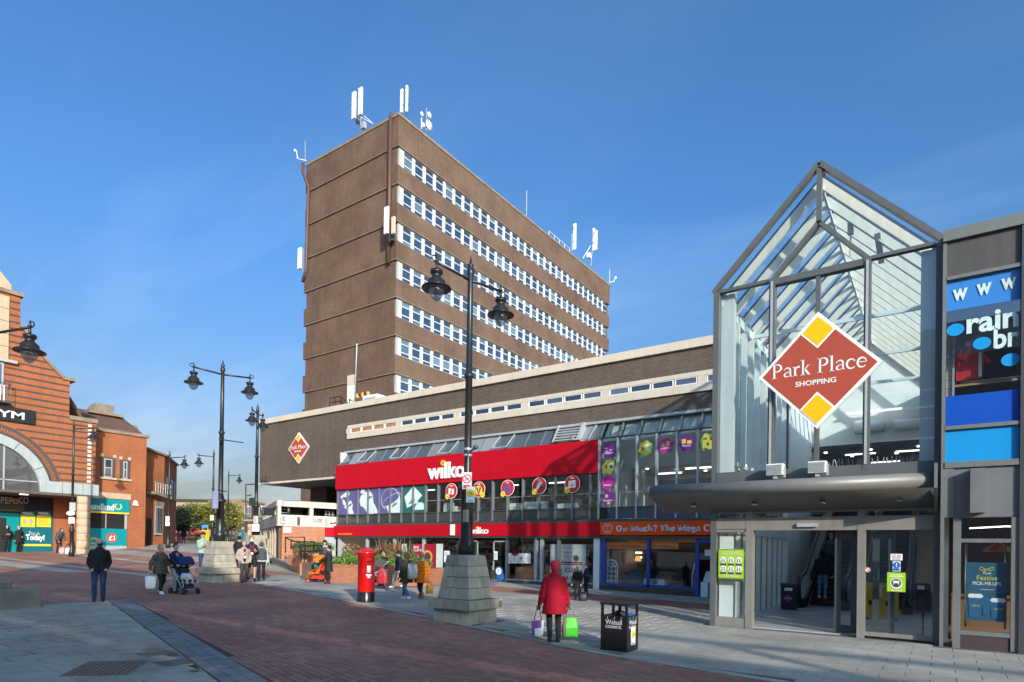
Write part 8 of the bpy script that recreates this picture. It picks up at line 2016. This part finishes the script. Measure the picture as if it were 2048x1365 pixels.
def loft(mb, rings, n=16):
    b = len(mb.v)
    for (c, rx, ry) in rings:
        for j in range(n): t = 2*math.pi*j/n; mb.v.append((c[0] + rx*math.cos(t), c[1] + ry*math.sin(t), c[2]))
    for i in range(len(rings)-1):
        for j in range(n): j2 = (j+1) % n; mb.f.append((b+i*n+j, b+i*n+j2, b+(i+1)*n+j2, b+(i+1)*n+j)); mb.mi.append(0)
    mb.f.append(tuple(b+j for j in range(n))[::-1]); mb.mi.append(0); mb.f.append(tuple(b+(len(rings)-1)*n+j for j in range(n))); mb.mi.append(0)
def fused(name, mb, mat, parent, k, voxel, extra=None, smooth=6):
    for m_, in ((mb,),): m_.v = [(x*k, y*k, z*k) for x, y, z in m_.v]
    if extra: extra.v = [(x*k, y*k, z*k) for x, y, z in extra.v]
    _JOBS.append((name, mb, mat, parent, voxel, extra, smooth))
def plain(name, mb, mat, parent, k, smooth=True):
    mb.v = [(x*k, y*k, z*k) for x, y, z in mb.v]
    o = bpy.data.objects.new(name, mb.mesh(name, mat, smooth)); COL.objects.link(o); o.parent = parent; return o
def hand_fingers(mb, w, d, side, curl):
    """five fingers on a palm starting at wrist w along direction d"""
    d = d.normalized(); s = d.cross(Vector((0, 1, 0)) if abs(d.y) < .8 else Z).normalized(); nn = s.cross(d).normalized()*curl
    for i, L in enumerate((.068, .078, .073, .058)):
        b = w + d*.085 + s*(i - 1.5)*.019; m_ = b + d*L*.55 + nn*L*.18; e = m_ + d*L*.35 + nn*L*.45
        mb.tube([b - d*.02, b, m_, e], [.0095, .0095, .0085, .006], 6)
    b = w + d*.03 - s*.03; m_ = b - s*.02 + d*.03 + nn*.015; mb.tube([w + d*.02 - s*.015, b, m_, m_ + d*.028 + nn*.012], [.012, .011, .0095, .007], 6)
def person(label, px, fy, hy, a, depth=None, z=None, skin=SKIN, top=None, hem=.86, sleeve=True, bot=None, shorts=False, shoe=None, hair=None, long_hair=0, bun=False, hat=None, hood=None, mask=None,
           walk=0.0, RH=None, LH=None, lean=0.0, bulk=1.0, collar=None, scale=None, gilet=None, inner=None, lanyard=False, cat="person", group=None, turn=0.0, boots=False, puffy=False, child=False):
    if depth is None:
        p = gpt(px, fy); depth = (p - CAM_POS).dot(_F)
    else:
        p = at(px, fy, depth); p.z = G(p.x, p.y) if z is None else z
    if z is not None: p.z = z
    h = scale or max(.9, (fy - hy)*depth/FPX); k = h/1.75
    rz = YAW - R_(a) - math.atan((px - 1024)/FPX)
    t = bpy.data.objects.new("person", None); t.location = p; t.rotation_euler = (0, 0, rz); t.empty_display_size = .2; COL.objects.link(t); tag(t, label, cat, group)
    vx = .013 if depth < 16 else (.016 if depth < 26 else .024)
    # joints
    hipz = .93 - abs(walk)*.09; hips = Vector((0, 0, hipz)); cl, sl = math.cos(lean), math.sin(lean)
    def up(x, y, zz): # point of the upper body given relative to the upright pose
        q = zz - .95; return Vector((x, y*cl + q*sl, hipz + .02 + q*cl - y*sl))
    feet = [Vector((-.10, -walk/2, .085 + (.05 if walk else 0))), Vector((.10, walk/2, .085))]
    if walk < 0: feet = [Vector((-.10, -walk/2, .085)), Vector((.10, walk/2, .135))]
    hj = [Vector((-.095, 0, hipz)), Vector((.095, 0, hipz))]
    knees = []
    for i in (0, 1): kn, ft = ik(hj[i], feet[i], .435, .425, Vector((0, 1, .1))); knees.append(kn); feet[i] = ft
    sh = [up(-.16*min(1.12, bulk), -.01, 1.36), up(.16*min(1.12, bulk), -.01, 1.36)]
    hands = [LH and Vector(LH) or Vector((-.27, .05, .82)), RH and Vector(RH) or Vector((.27, .05, .82))]
    if lean and not LH: hands[0] = sh[0] + Vector((-.05, .2, -.5))
    if lean and not RH: hands[1] = sh[1] + Vector((.05, .2, -.5))
    el = []
    for i in (0, 1): e, hd = ik(sh[i], hands[i], .29, .255, Vector(((-.55, .55)[i], -1, -.2))); el.append(e); hands[i] = hd
    head = up(0, .015, 1.63); neck = up(0, -.005, 1.46)
    # continuous body
    mb = MB(); fing = MB()
    loft(mb, [(up(0, 0, .90), .15, .10), (up(0, 0, 1.02), .145, .095), (up(0, 0, 1.18), .15, .10), (up(0, 0, 1.34), .175, .105), (up(0, -.005, 1.43), .13, .075), (up(0, -.005, 1.47), .06, .055)])
    limb(mb, neck, head - Z*.06, .052, .05)
    hx = Vector((math.sin(turn), math.cos(turn), 0))
    mb.ball(head + Z*.015, .083, .099, .112, 14, 9); mb.ball(head + hx*.025 - Z*.055, .056, .062, .06, 12, 7); mb.ball(head + hx*.092 - Z*.01, .014, .02, .022, 8, 5); mb.ball(head + hx*.095 + Z*.03, .045, .012, .012, 8, 5)
    hr = Vector((hx.y, -hx.x, 0))
    for s in (-1, 1): mb.ball(head + hr*.078*s - Z*.005, .012, .02, .032, 8, 5)
    for i in (0, 1):
        limb(mb, sh[i], el[i], .052, .038); limb(mb, el[i], hands[i], .038, .026)
        d = (hands[i] - el[i]).normalized(); mb.ball(hands[i] + d*.045, .038, .026, .045, 10, 6)
        hand_fingers(fing, hands[i], d, i, 1 if not (LH if i == 0 else RH) else 2.0)
        limb(mb, hj[i], knees[i], .085, .055); limb(mb, knees[i], feet[i], .055, .038); mb.ball(feet[i] + Vector((0, .07, -.04)), .04, .1, .035, 10, 6)
    fused("body", mb, skin, t, k, vx, fing)
    for s in (-1, 1):
        q = head + hx*.088 + hr*.031*s + Z*.017; mb = MB(); mb.ball(q, .012, .008, .007, 8, 5); plain("eye", mb, EYE, t, k)
    if not mask: mb = MB(); mb.ball(head + hx*.086 - Z*.062, .022, .01, .006, 8, 5); plain("mouth", mb, LIP, t, k)
    else:
        mb = MB(); mb.ball(head + hx*.05 - Z*.05, .064, .062, .052, 14, 8); plain("face_mask", mb, mask, t, k)
    # clothes
    if bot:
        mb = MB(); loft(mb, [(Vector((0, 0, hipz-.06)), .155, .115), (Vector((0, 0, hipz+.02)), .168, .125), (up(0, 0, 1.03), .155, .11)])
        for i in (0, 1):
            if shorts: limb(mb, hj[i], knees[i] + (hj[i]-knees[i])*.15, .105, .085)
            else: limb(mb, hj[i], knees[i], .10, .068); limb(mb, knees[i], feet[i] + Z*.02, .068, .055 if not boots else .05)
        fused("shorts" if shorts else "trousers", mb, bot, t, k, vx)
    B = bulk
    if top:
        mb = MB()
        R1 = [(up(0, 0, hem), .185*B, .145*B)] if hem >= .85 else [(Vector((0, .0, hem)), .235*B, .17*B + abs(walk)*.12), (Vector((0, 0, .8)), .205*B, .155*B)]
        R1 += [(up(0, 0, .98), .175*B, .132*B), (up(0, 0, 1.12), .172*B, .128*B), (up(0, 0, 1.28), .185*B, .14*B), (up(0, -.005, 1.37), .172*B, .122*B), (up(0, -.008, 1.43), .125*B, .098*B), (up(0, -.008, 1.495), .072, .075)]
        loft(mb, R1)
        if puffy:
            for zz in (.75, .88, 1.0, 1.12, 1.24): 
                if zz > hem: c = up(0, 0, zz); loft(mb, [(c - Z*.05, .17*B, .13*B), (c, .212*B, .165*B), (c + Z*.05, .17*B, .13*B)])
        for i in (0, 1):
            if sleeve: limb(mb, sh[i], el[i], .063*B, .056*B); limb(mb, el[i], hands[i] + (el[i]-hands[i])*.08, .056*B, .044*B)
        fused("jacket" if hem > .7 else "coat", mb, top, t, k, vx)
    if top and not inner and not puffy:
        mb = MB(); mb.tube([up(0, .13*B + .012, .9), up(0, .132*B + .010, 1.1), up(0, .142*B + .008, 1.27), up(0, .118*B + .008, 1.40), up(0, .09, 1.48)], .007, 5); plain("zip", mb, EYE, t, k)
        mb = MB(); 
        for j in range(11): q = -math.pi*.35 + 2*math.pi*.85*j/10 + .55; mb.ball(up(.066*math.cos(q + 1.2), .066*math.sin(q + 1.2) - .005, 1.495), .022, .022, .03, 6, 5)
        fused("neckband", mb, top, t, k, vx*.8, None, 2)
    if gilet:
        mb = MB(); loft(mb, [(up(0, 0, .93), .205*B, .165*B), (up(0, 0, 1.12), .20*B, .155*B), (up(0, 0, 1.28), .20*B, .162*B), (up(0, 0, 1.39), .165*B, .14*B), (up(0, 0, 1.47), .10, .10)]); fused("gilet", mb, gilet, t, k, vx)
    if inner:
        mb = MB(); loft(mb, [(up(0, .045, .86), .10, .13), (up(0, .045, 1.15), .085, .105), (up(0, .045, 1.34), .075, .115), (up(0, .03, 1.44), .06, .08)]); fused("shirt", mb, inner, t, k, vx)
    if lanyard:
        mb = MB(); 
        for s in (-1, 1): mb.tube([up(.06*s, .07, 1.46), up(.05*s, .155, 1.33), up(.0, .165, 1.12)], .009, 5)
        plain("lanyard", mb, RPR, t, k); mb = MB(); c = up(0, .168, 1.08); mb.box(c.x-.035, c.y-.006, c.z-.045, c.x+.035, c.y+.006, c.z+.045); plain("badge", mb, WPR, t, k, False)
    if collar:
        mb = MB(); 
        for j in range(9): q = 2*math.pi*j/9; mb.ball(up(.10*math.cos(q), .085*math.sin(q) - .015, 1.46), .058, .055, .05, 8, 5)
        fused("collar", mb, collar, t, k, vx, None, 2)
    if hair:
        mb = MB(); mb.ball(head - hx*.018 + Z*.035, .094, .105, .108, 14, 9)
        if long_hair: loft(mb, [(head - hx*.05 - Z*.06 - Z*long_hair, .06, .035), (head - hx*.05 - Z*.05, .085, .06), (head - hx*.035 + Z*.03, .08, .07)])
        if bun: mb.ball(head - hx*.04 + Z*.135, .045, .045, .04, 10, 6)
        fused("hair", mb, hair, t, k, vx*.9, None, 3)
    if hat:
        mb = MB(); mb.ball(head - hx*.008 + Z*.055, .10, .112, .09, 14, 9); loft(mb, [(head + Z*.02, .092, .105), (head + Z*.06, .096, .108)]); fused("hat", mb, hat, t, k, vx*.9, None, 2)
    if hood:
        mb = MB(); mb.ball(head - hx*.035 + Z*.01, .115, .115, .13, 14, 9); mb.ball(neck - hx*.05 + Z*.03, .13, .10, .08, 12, 7); fused("hood", mb, hood, t, k, vx, None, 3)
    if shoe:
        for i in (0, 1):
            mb = MB(); f = feet[i]; tilt_ = .05 if (f.z > .1) else 0
            loft(mb, [(f + Vector((0, .055, -.082 + 0)), .047, .135), (f + Vector((0, .055, -.055)), .048, .137), (f + Vector((0, .04, -.02)), .044, .11), (f + Vector((0, 0, .02 if not boots else .14)), .045, .055 if not boots else .06)]); plain("boot" if boots else "shoe", mb, shoe, t, k)
    t["_k"] = k
    t["_hands"] = [list(hands[0]), list(hands[1])]
    return t
def wpt(t, q):
    """a point of a person's own space, in the square"""
    c, s = math.cos(t.rotation_euler.z), math.sin(t.rotation_euler.z); k = t["_k"]; return Vector((t.location.x + (q[0]*c - q[1]*s)*k, t.location.y + (q[0]*s + q[1]*c)*k, t.location.z + q[2]*k))
def bag(label, top, w, h, d, mat, rz, name="shopping_bag", handle=.16, hm=None, mat2=None, taper=.85, pinch=.92):
    t = thing(name, label, "bag", (top.x, top.y, top.z - handle - h)); c, s = math.cos(rz), math.sin(rz)
    def P(x, y, z_): return (top.x + x*c - y*s, top.y + x*s + y*c, top.z - handle + z_)
    mb = MB(); n = 10; b = []
    rings = [(-h, taper*.94, .85), (-h*.93, taper, 1.0), (-h*.5, .5 + taper*.5, .95), (0, pinch, .30)]
    for zz, fx_, fy_ in rings:
        for j in range(n): a = 2*math.pi*j/n; sg = lambda v: math.copysign(abs(v)**.5, v); b.append(P(sg(math.cos(a))*w/2*fx_, sg(math.sin(a))*d/2*fy_, zz + random.uniform(-.012, .012)))
    fs = [(i*n+j, i*n+(j+1) % n, (i+1)*n+(j+1) % n, (i+1)*n+j) for i in range(3) for j in range(n)] + [tuple(range(n))[::-1], tuple(range(3*n, 4*n))]
    mb.add(b, fs); 
    if mat2:
        for i, f in enumerate(mb.f):
            if sum(mb.v[q][0]*c + mb.v[q][1]*s for q in f)/len(f) < top.x*c + top.y*s: mb.mi[i] = 1
    part("sack", mb, [mat, mat2] if mat2 else mat, t, name != "shopping_bag")
    mb = MB()
    for yy in (-d*.25, d*.25): mb.tube([P(-w*.28, yy, 0), P(-w*.08, yy*.3, handle*.95), P(w*.08, yy*.3, handle*.95), P(w*.28, yy, 0)], .007, 5)
    part("handle", mb, hm or mat, t, True); return t
def pushchair(label, px, py, a, fabric, hoodm, metal, wheelm, k=1.0, basket=None):
    p = gpt(px, py); rz = YAW - R_(a) - math.atan((px - 1024)/FPX)
    t = bpy.data.objects.new("pushchair", None); t.location = p; t.rotation_euler = (0, 0, rz); COL.objects.link(t); tag(t, label, "pushchair")
    mb = MB()
    for s in (-1, 1):
        x = .22*s; mb.tube([(x, -.52, 1.02), (x, -.45, 1.0), (x, .28, .14)], .014, 6); mb.tube([(x, .05, .55), (x, -.36, .12)], .014, 6); mb.tube([(x, -.1, .62), (x, .3, .42), (x, .34, .2)], .012, 6)
    mb.tube([(-.22, .28, .14), (.22, .28, .14)], .012, 6); mb.tube([(-.22, -.36, .13), (.22, -.36, .13)], .012, 6); mb.tube([(-.22, -.52, 1.02), (.22, -.52, 1.02)], .016, 6)
    plain("frame", mb, metal, t, k)
    mb = MB(); mb.prism([(-.19, .3, .36), (-.19, .28, .42), (-.19, -.02, .44), (-.19, -.22, .92), (-.19, -.27, .9), (-.19, -.08, .36)], (.38, 0, 0)); plain("seat", mb, fabric, t, k, False)
    mb = MB(); n = 9
    for i in range(n):
        a0, a1 = R_(20 + 115*i/n), R_(20 + 115*(i+1)/n); q = [(x, -.12 + .34*math.cos(a_) - .05, .78 + .34*math.sin(a_)) for a_ in (a0, a1) for x in (-.22, .22)]
        mb.prism([q[0], q[1], q[3], q[2]], (0, -.012*math.cos(a0), -.012*math.sin(a0)))
    for s in (-1, 1): mb.prism([(.22*s, -.17 + .34*math.cos(R_(20 + 115*i/n)), .78 + .34*math.sin(R_(20 + 115*i/n))) for i in range(n+1)] + [(.22*s, -.2, .76)], (.006, 0, 0))
    plain("canopy", mb, hoodm, t, k, False)
    mb = MB(); mb.prism([(-.18, .2, .17), (-.18, .18, .3), (-.18, -.3, .3), (-.18, -.32, .17)], (.36, 0, 0)); plain("basket", mb, basket or fabric, t, k, False)
    mb = MB(); mb.box(-.19, .3, .2, .19, .4, .22); plain("footrest", mb, fabric, t, k, False)
    for x in (-.22, .22):
        for y in (.33, -.38):
            mb = MB(); mb.tube([(x-.025, y, .09), (x+.025, y, .09)], .09, 14); w = plain("wheel", mb, BLACKP, t, k, False)
            mb = MB(); mb.tube([(x-.027, y, .09), (x+.027, y, .09)], .05, 10); h = plain("hub", mb, wheelm, None, k, False); h.parent = w
    t["_k"] = k; return t
CB = cloth("black", (.018, .018, .02)); CN = cloth("navy", (.016, .02, .045)); CJ = cloth("jeans", (.03, .05, .11)); CJ2 = cloth("blue_jeans", (.05, .09, .22)); CG = cloth("grey", (.20, .20, .21)); CLG = cloth("light_grey", (.42, .44, .47)); COL_ = cloth("olive", (.028, .032, .018)); CCAM = M("cloth_camo", (.075, .062, .045), .8, 0, var=.7, scale=9, bump=.4, bscale=16); CFUR = M("fur_brown", (.20, .12, .06), .95, 0, var=.4, scale=30, bump=1, bscale=60); CFURL = M("fur_cream", (.48, .36, .24), .95, 0, var=.3, scale=30, bump=1, bscale=60)
CMINT = cloth("mint", (.30, .40, .32)); CBEI = cloth("beige", (.40, .31, .26)); CRED = cloth("red", (.29, .005, .018)); CORA = cloth("orange", (.42, .12, .012)); CDG = cloth("dark_grey", (.07, .07, .075)); CTEAL = cloth("teal", (.10, .24, .24))
HB = cloth("hair_brown", (.05, .03, .018)); HD = cloth("hair_dark", (.018, .013, .01)); HBL = cloth("hair_blond", (.34, .22, .11)); HGI = cloth("hair_ginger", (.26, .12, .05)); HW = cloth("hair_white", (.62, .62, .62)); HGR = cloth("hair_grey", (.24, .19, .15))
SW = M("shoe_white", (.7, .7, .7), .5); SB = M("shoe_black", (.015, .015, .015), .5); SBR = M("boot_brown", (.28, .11, .03), .6); MSK = M("mask_blue", (.62, .72, .76), .7); MSKB = M("mask_black", (.012, .012, .014), .8)
person("bald man in a black jacket and black mask with hands in pockets", 197, 1204, 1077, 183, top=CB, hem=.86, bulk=1.12, bot=CJ, shoe=M("shoe_navy", (.02, .025, .05), .5), mask=MSKB, RH=(.17, .11, .91), LH=(-.17, .11, .91), turn=-.3)
w = person("woman in a camouflage coat with a big brown fur collar", 320, 1188, 1088, 150, top=CCAM, hem=.70, bulk=1.28, bot=CB, shoe=SW, hair=HBL, bun=True, mask=None, collar=CFUR, walk=.42, RH=(.38, .06, .84), LH=(-.25, .2, .98), turn=-.7)
bag("white carrier bag with a green base held by the woman in camouflage", wpt(w, (.38, .08, .78)), .30, .34, .12, WPR, YAW + .6, handle=.14, mat2=None)
w = person("woman in a navy jacket pushing the blue pushchair", 350, 1187, 1086, 150, top=CN, bulk=1.05, bot=CG, shoe=SB, hair=HB, bun=True, inner=CG, RH=(.2, .42, 1.0), LH=(-.2, .42, 1.0), walk=.3)
pc_ = pushchair("blue pushchair with a hood and a child under a pale blanket", 369, 1188, 152, cloth("buggy_navy", (.02, .035, .10)), cloth("buggy_blue", (.02, .03, .11)), LGREY, DGREY, 1.0)
# small child in the pushchair
def baby(label, pc, top, skin=SKIN, hat=None):
    t = bpy.data.objects.new("child", None); t.location = pc.location; t.rotation_euler = pc.rotation_euler; COL.objects.link(t); tag(t, label, "child"); mb = MB()
    limb(mb, (0, 0, .52), (0, -.1, .72), .10, .09); mb.ball((0, -.09, .86), .075, .08, .09, 12, 8); mb.ball((0, -.01, .85), .012, .02, .014)
    for s in (-1, 1): limb(mb, (.07*s, .02, .5), (.08*s, .24, .5), .055, .045); limb(mb, (.08*s, .24, .5), (.08*s, .3, .32), .045, .035); limb(mb, (.1*s, -.08, .72), (.12*s, .08, .6), .04, .03); mb.ball((.12*s, .1, .59), .03)
    fused("body", mb, skin, t, 1, .014); mb = MB(); limb(mb, (0, 0, .52), (0, -.1, .73), .115, .105)
    for s in (-1, 1): limb(mb, (.1*s, -.08, .72), (.12*s, .06, .61), .052, .042)
    fused("jacket", mb, top, t, 1, .014); mb = MB(); mb.ball((0, -.105, .885), .083, .085, .085, 12, 8); fused("hat" if hat else "hair", mb, hat or HB, t, 1, .014)
    mb = MB(); loft(mb, [(Vector((0, .12, .44)), .17, .2), (Vector((0, .1, .58)), .16, .18), (Vector((0, .06, .62)), .12, .12)]); fused("blanket", mb, M("blanket", (.42, .48, .52), .9, var=.5, scale=12), t, 1, .016)
baby("small child sitting in the blue pushchair under a pale blanket", pc_, CN)
person("man in a mint green hoodie and black cap behind the second lamp plinth", 405, 1148, 1073, 165, depth=26.5, top=CMINT, bulk=1.18, bot=CJ, shoe=SB, hat=CB, RH=(.05, .28, 1.2), LH=(-.05, .28, 1.15), scale=1.8)
person("woman in an open beige cardigan with a red lanyard", 487, 1166, 1081, 168, top=CBEI, hem=.80, bulk=1.12, bot=cloth("charcoal", (.04, .04, .042)), shoe=SB, hair=HGR, inner=CN, lanyard=True, walk=.28, RH=(.2, .12, .92), LH=(-.22, .1, .9))
person("man in shorts with a pale face mask behind the cardigan woman", 502, 1162, 1071, 172, top=CN, bot=CB, shorts=True, shoe=SB, hair=HGI, mask=MSK, lanyard=True, walk=-.3, LH=(-.12, .3, 1.12))
person("person in a grey hood and dark gilet walking toward the camera", 522, 1162, 1083, 180, skin=SKIND, top=CLG, bulk=1.2, gilet=CDG, bot=CB, shoe=SB, hood=CG, walk=.2, turn=0)
person("person in a black puffer jacket seen from behind left of the lanyard group", 478, 1140, 1066, 10, depth=27.5, top=CB, bulk=1.3, puffy=True, bot=CB, shoe=SB, hair=HD, scale=1.68)
person("distant walker in a teal and white jacket near the bus shelter", 485, 1120, 1064, 5, depth=36, top=CTEAL, bulk=1.15, bot=CG, shoe=SB, hair=HW, scale=1.72)
w = person("woman in a long dark coat pushing the orange pushchair", 657, 1168, 1092, -88, top=cloth("dark_green_coat", (.022, .026, .024)), hem=.56, bulk=1.12, bot=CB, shoe=SB, hair=HD, collar=CDG, RH=(.16, .42, 1.02), LH=(-.16, .42, 1.02))
o_ = pushchair("orange and red pushchair hung with bags in front of the planter", 632, 1166, -92, cloth("buggy_orange", (.62, .12, .01)), cloth("buggy_orange2", (.66, .15, .015)), CORA, ORNG, .98, cloth("buggy_red", (.6, .03, .02)))
q = gpt(648, 1166); bag("bright red bag hanging on the orange pushchair", Vector((q.x-.1, q.y, q.z+.92)), .22, .36, .1, M("bag_red", (.6, .02, .02), .5), YAW, handle=.08); bag("grey and teal rucksack hanging on the orange pushchair", Vector((q.x-.25, q.y-.15, q.z+1.02)), .26, .38, .14, CG, YAW, name="rucksack", handle=.06, mat2=M("bag_teal", (.02, .3, .33), .6))
bag("white carrier bag hanging behind the red one on the pushchair", Vector((q.x+.12, q.y+.1, q.z+.85)), .24, .36, .12, M("bag_white_blue", (.45, .5, .6), .5), YAW, handle=.08)
person("person in a black hat and pale scarf standing behind the planter", 649, 1130, 1080, 200, depth=27.5, top=CDG, collar=M("scarf_pale", (.5, .48, .46), .9, var=.6, scale=20), bot=CB, shoe=SB, hat=CB, scale=1.68, z=.30)
w = person("woman in a dark jacket with a tan hood pushing a black pram", 768, 1172, 1101, -110, top=CB, bulk=1.22, bot=CJ2, shoe=SB, hair=HB, collar=CFUR, RH=(.2, .42, 1.0), LH=(-.18, .42, 1.0), walk=.2)
pushchair("black pram mostly hidden behind the post box", 752, 1174, -80, CB, CDG, LGREY, DGREY, .95)
bag("red drawstring carrier bag hanging from the black pram", at(764.5, 1128, 22.0), .40, .56, .16, M("bag_crimson", (.36, .008, .02), .5), YAW, handle=.16, taper=.95, pinch=.25)
person("man in a dark beanie and pale grey trousers walking left", 797, 1176, 1101, -95, top=CN, bulk=1.25, bot=cloth("pale_trousers", (.36, .36, .33)), shoe=SW, hat=CB, hair=HB, walk=.5)
w = person("young woman in a dark green parka and jeans with a grey rucksack", 812, 1200, 1103, -35, top=COL_, hem=.62, bulk=1.1, bot=CJ2, shoe=SW, hair=HB, long_hair=.05, collar=cloth("olive2", (.05, .045, .025)), walk=.62)
bk = wpt(w, (.06, -.27, 1.36)); bag("light grey rucksack on the back of the green parka", bk, .32, .44, .2, M("rucksack_grey", (.30, .30, .31), .8, var=.15), w.rotation_euler.z, name="rucksack", handle=.05, taper=.95)
w = person("woman in a quilted orange coat with a cream fur collar", 843, 1199, 1104, -30, top=CORA, hem=.62, bulk=1.32, puffy=True, bot=CB, shoe=SBR, boots=True, hair=HBL, collar=CFURL, walk=.45)
bag("mustard yellow handbag carried beside the orange coat", wpt(w, (.34, .0, .74)), .26, .26, .1, M("bag_mustard", (.42, .22, .02), .6), YAW + .4, name="handbag", handle=.2)
person("small child in a green jacket and bright boots by the shop door", 985, 1181, 1133, 20, top=COL_, bulk=1.15, bot=cloth("child_blue", (.1, .12, .2)), shoe=M("boot_red", (.5, .02, .03), .5), boots=True, hat=CG)
w = person("person in a red coat and red headscarf carrying two bags, seen from behind", 1108, 1286, 1121, -6, skin=SKIND, top=CRED, hem=.62, bulk=1.18, bot=CB, shoe=SB, hair=cloth("headscarf", (.20, .010, .018)), long_hair=.07, hat=_M["cloth_headscarf"], walk=.22, RH=(.30, .06, .80), LH=(-.31, .06, .80), collar=None, lean=.10)
bag("white bag with a purple diamond in the left hand of the red coat", wpt(w, (-.34, .1, .76)), .25, .28, .1, WPR, w.rotation_euler.z, handle=.26, hm=SB, mat2=M("bag_purple", (.22, .06, .30), .5))
bag("bright green bag in the right hand of the red coat", wpt(w, (.35, .08, .76)), .30, .36, .12, M("bag_green", (.03, .42, .01), .45), w.rotation_euler.z, handle=.2, hm=M("bag_handle", (.3, .3, .3)), mat2=M("bag_tan", (.16, .14, .05), .6, var=.4), taper=1.0, pinch=.8)
w = person("white haired elderly person in a black coat outside the shop window", 1155, 1202, 1131, 195, top=CB, hem=.62, bulk=1.2, bot=CB, shoe=SB, hair=HW, collar=CG, lean=.06)
bag("black handbag held low by the white haired person", wpt(w, (-.3, .1, .80)), .3, .32, .14, SB, YAW, name="handbag", handle=.22)
person("person in a navy jacket and dark red cap beside the white haired person", 1173, 1192, 1128, -120, top=CN, bulk=1.15, bot=CB, shoe=SB, hat=cloth("cap_maroon", (.12, .01, .02)), hair=HD, LH=(-.1, .28, 1.05), RH=(.1, .28, 1.05))
w = person("person in a black jacket and pale jeans riding the left escalator", 1644, 1195, 1101, 8, depth=19.7, z=.28, top=CB, bulk=1.25, bot=cloth("pale_jeans", (.16, .25, .38)), shoe=SW, hair=HD, long_hair=.1, scale=1.56)
bag("black shoulder bag of the person on the escalator", wpt(w, (-.26, -.06, 1.2)), .26, .3, .12, SB, YAW, name="handbag", handle=.2)
person("person in dark clothes with a pale cap higher up the left escalator", 1661, 1165, 1082, 10, depth=20.8, z=.92, top=CDG, bot=CJ, shoe=SW, hat=CG, scale=1.5)
person("person in black clothes standing by the teal doorway of the gym building", 13, 1106, 1053, 170, depth=38.5, top=CB, bulk=1.35, bot=CB, shoe=SB, hood=CB, scale=1.68, LH=(-.1, .28, 1.1), RH=(.1, .28, 1.1))
person("person in a dark coat and pale knitted hat by the teal doorway", 37, 1106, 1054, 150, depth=39, top=CB, hem=.6, bulk=1.25, bot=CB, shoe=SB, hat=cloth("hat_pink", (.40, .26, .22)), scale=1.65, LH=(-.05, .26, 1.0))
person("stooping person in a grey jacket in front of the orange brick recess", 117, 1105, 1058, 150, depth=39.5, top=CDG, bulk=1.35, bot=CN, shoe=SB, hair=HD, hood=CDG, scale=1.68, lean=.45)
for i, (px, mt, lab) in enumerate(((124, M("bag_pink", (.5, .3, .3), .6), "pinkish carrier bag on the ground beside the stooping person"), (136, WPR, "white carrier bag leaning by the gym lamp post"))):
    p = at(px, 1105, 38.8); p.z = G(p.x, p.y) + .48; bag(lab, p, .34, .38, .2, mt, YAW, handle=.1)
person("man in dark clothes standing beside the dark red car", 367, 1084, 1052, 170, depth=68, top=CN, bulk=1.2, bot=CJ, shoe=SB, hair=HD, scale=1.75)
# fuse all bodies and garments
tmp = []
for name, mb, mat, parent, voxel, extra, sm in _JOBS:
    me = mb.mesh(name, mat); o = bpy.data.objects.new("tmp", me); COL.objects.link(o)
    r = o.modifiers.new("r", 'REMESH'); r.mode = 'VOXEL'; r.voxel_size = voxel; r.use_smooth_shade = True
    s_ = o.modifiers.new("s", 'SMOOTH'); s_.factor = .5; s_.iterations = sm
    if voxel < .02: d_ = o.modifiers.new("d", 'DECIMATE'); d_.ratio = .5
    tmp.append(o)
dg = bpy.context.evaluated_depsgraph_get()
for o, (name, mb, mat, parent, voxel, extra, sm) in zip(tmp, _JOBS):
    me = bpy.data.meshes.new_from_object(o.evaluated_get(dg), depsgraph=dg); me.name = name
    if not len(me.materials): me.materials.append(mat)
    else: me.materials[0] = mat
    if extra:
        bm = bmesh.new(); bm.from_mesh(me); em = extra.mesh("x", mat, True); bm.from_mesh(em); bm.to_mesh(me); bm.free(); bpy.data.meshes.remove(em)
    if name in ("jacket", "coat", "trousers", "gilet", "collar", "hood", "hair"):
        amp = {"hair": .006, "collar": .012, "trousers": .009}.get(name, .011); hs = random.uniform(0, 50)
        for v_ in me.vertices:
            q = v_.co; f_ = noise.noise(Vector((q.x*9 + hs, q.y*9, q.z*(16 if name != "hair" else 40)))) + .6*noise.noise(Vector((q.x*22, q.y*22 + hs, q.z*13)))
            v_.co = q + v_.normal*(amp*f_)
    me.polygons.foreach_set("use_smooth", [True]*len(me.polygons))
    ob = bpy.data.objects.new(name, me); COL.objects.link(ob); ob.parent = parent
for o in tmp:
    me = o.data; bpy.data.objects.remove(o); bpy.data.meshes.remove(me)
for o in bpy.data.objects:
    for key in ("_k", "_hands"):
        if key in o: del o[key]
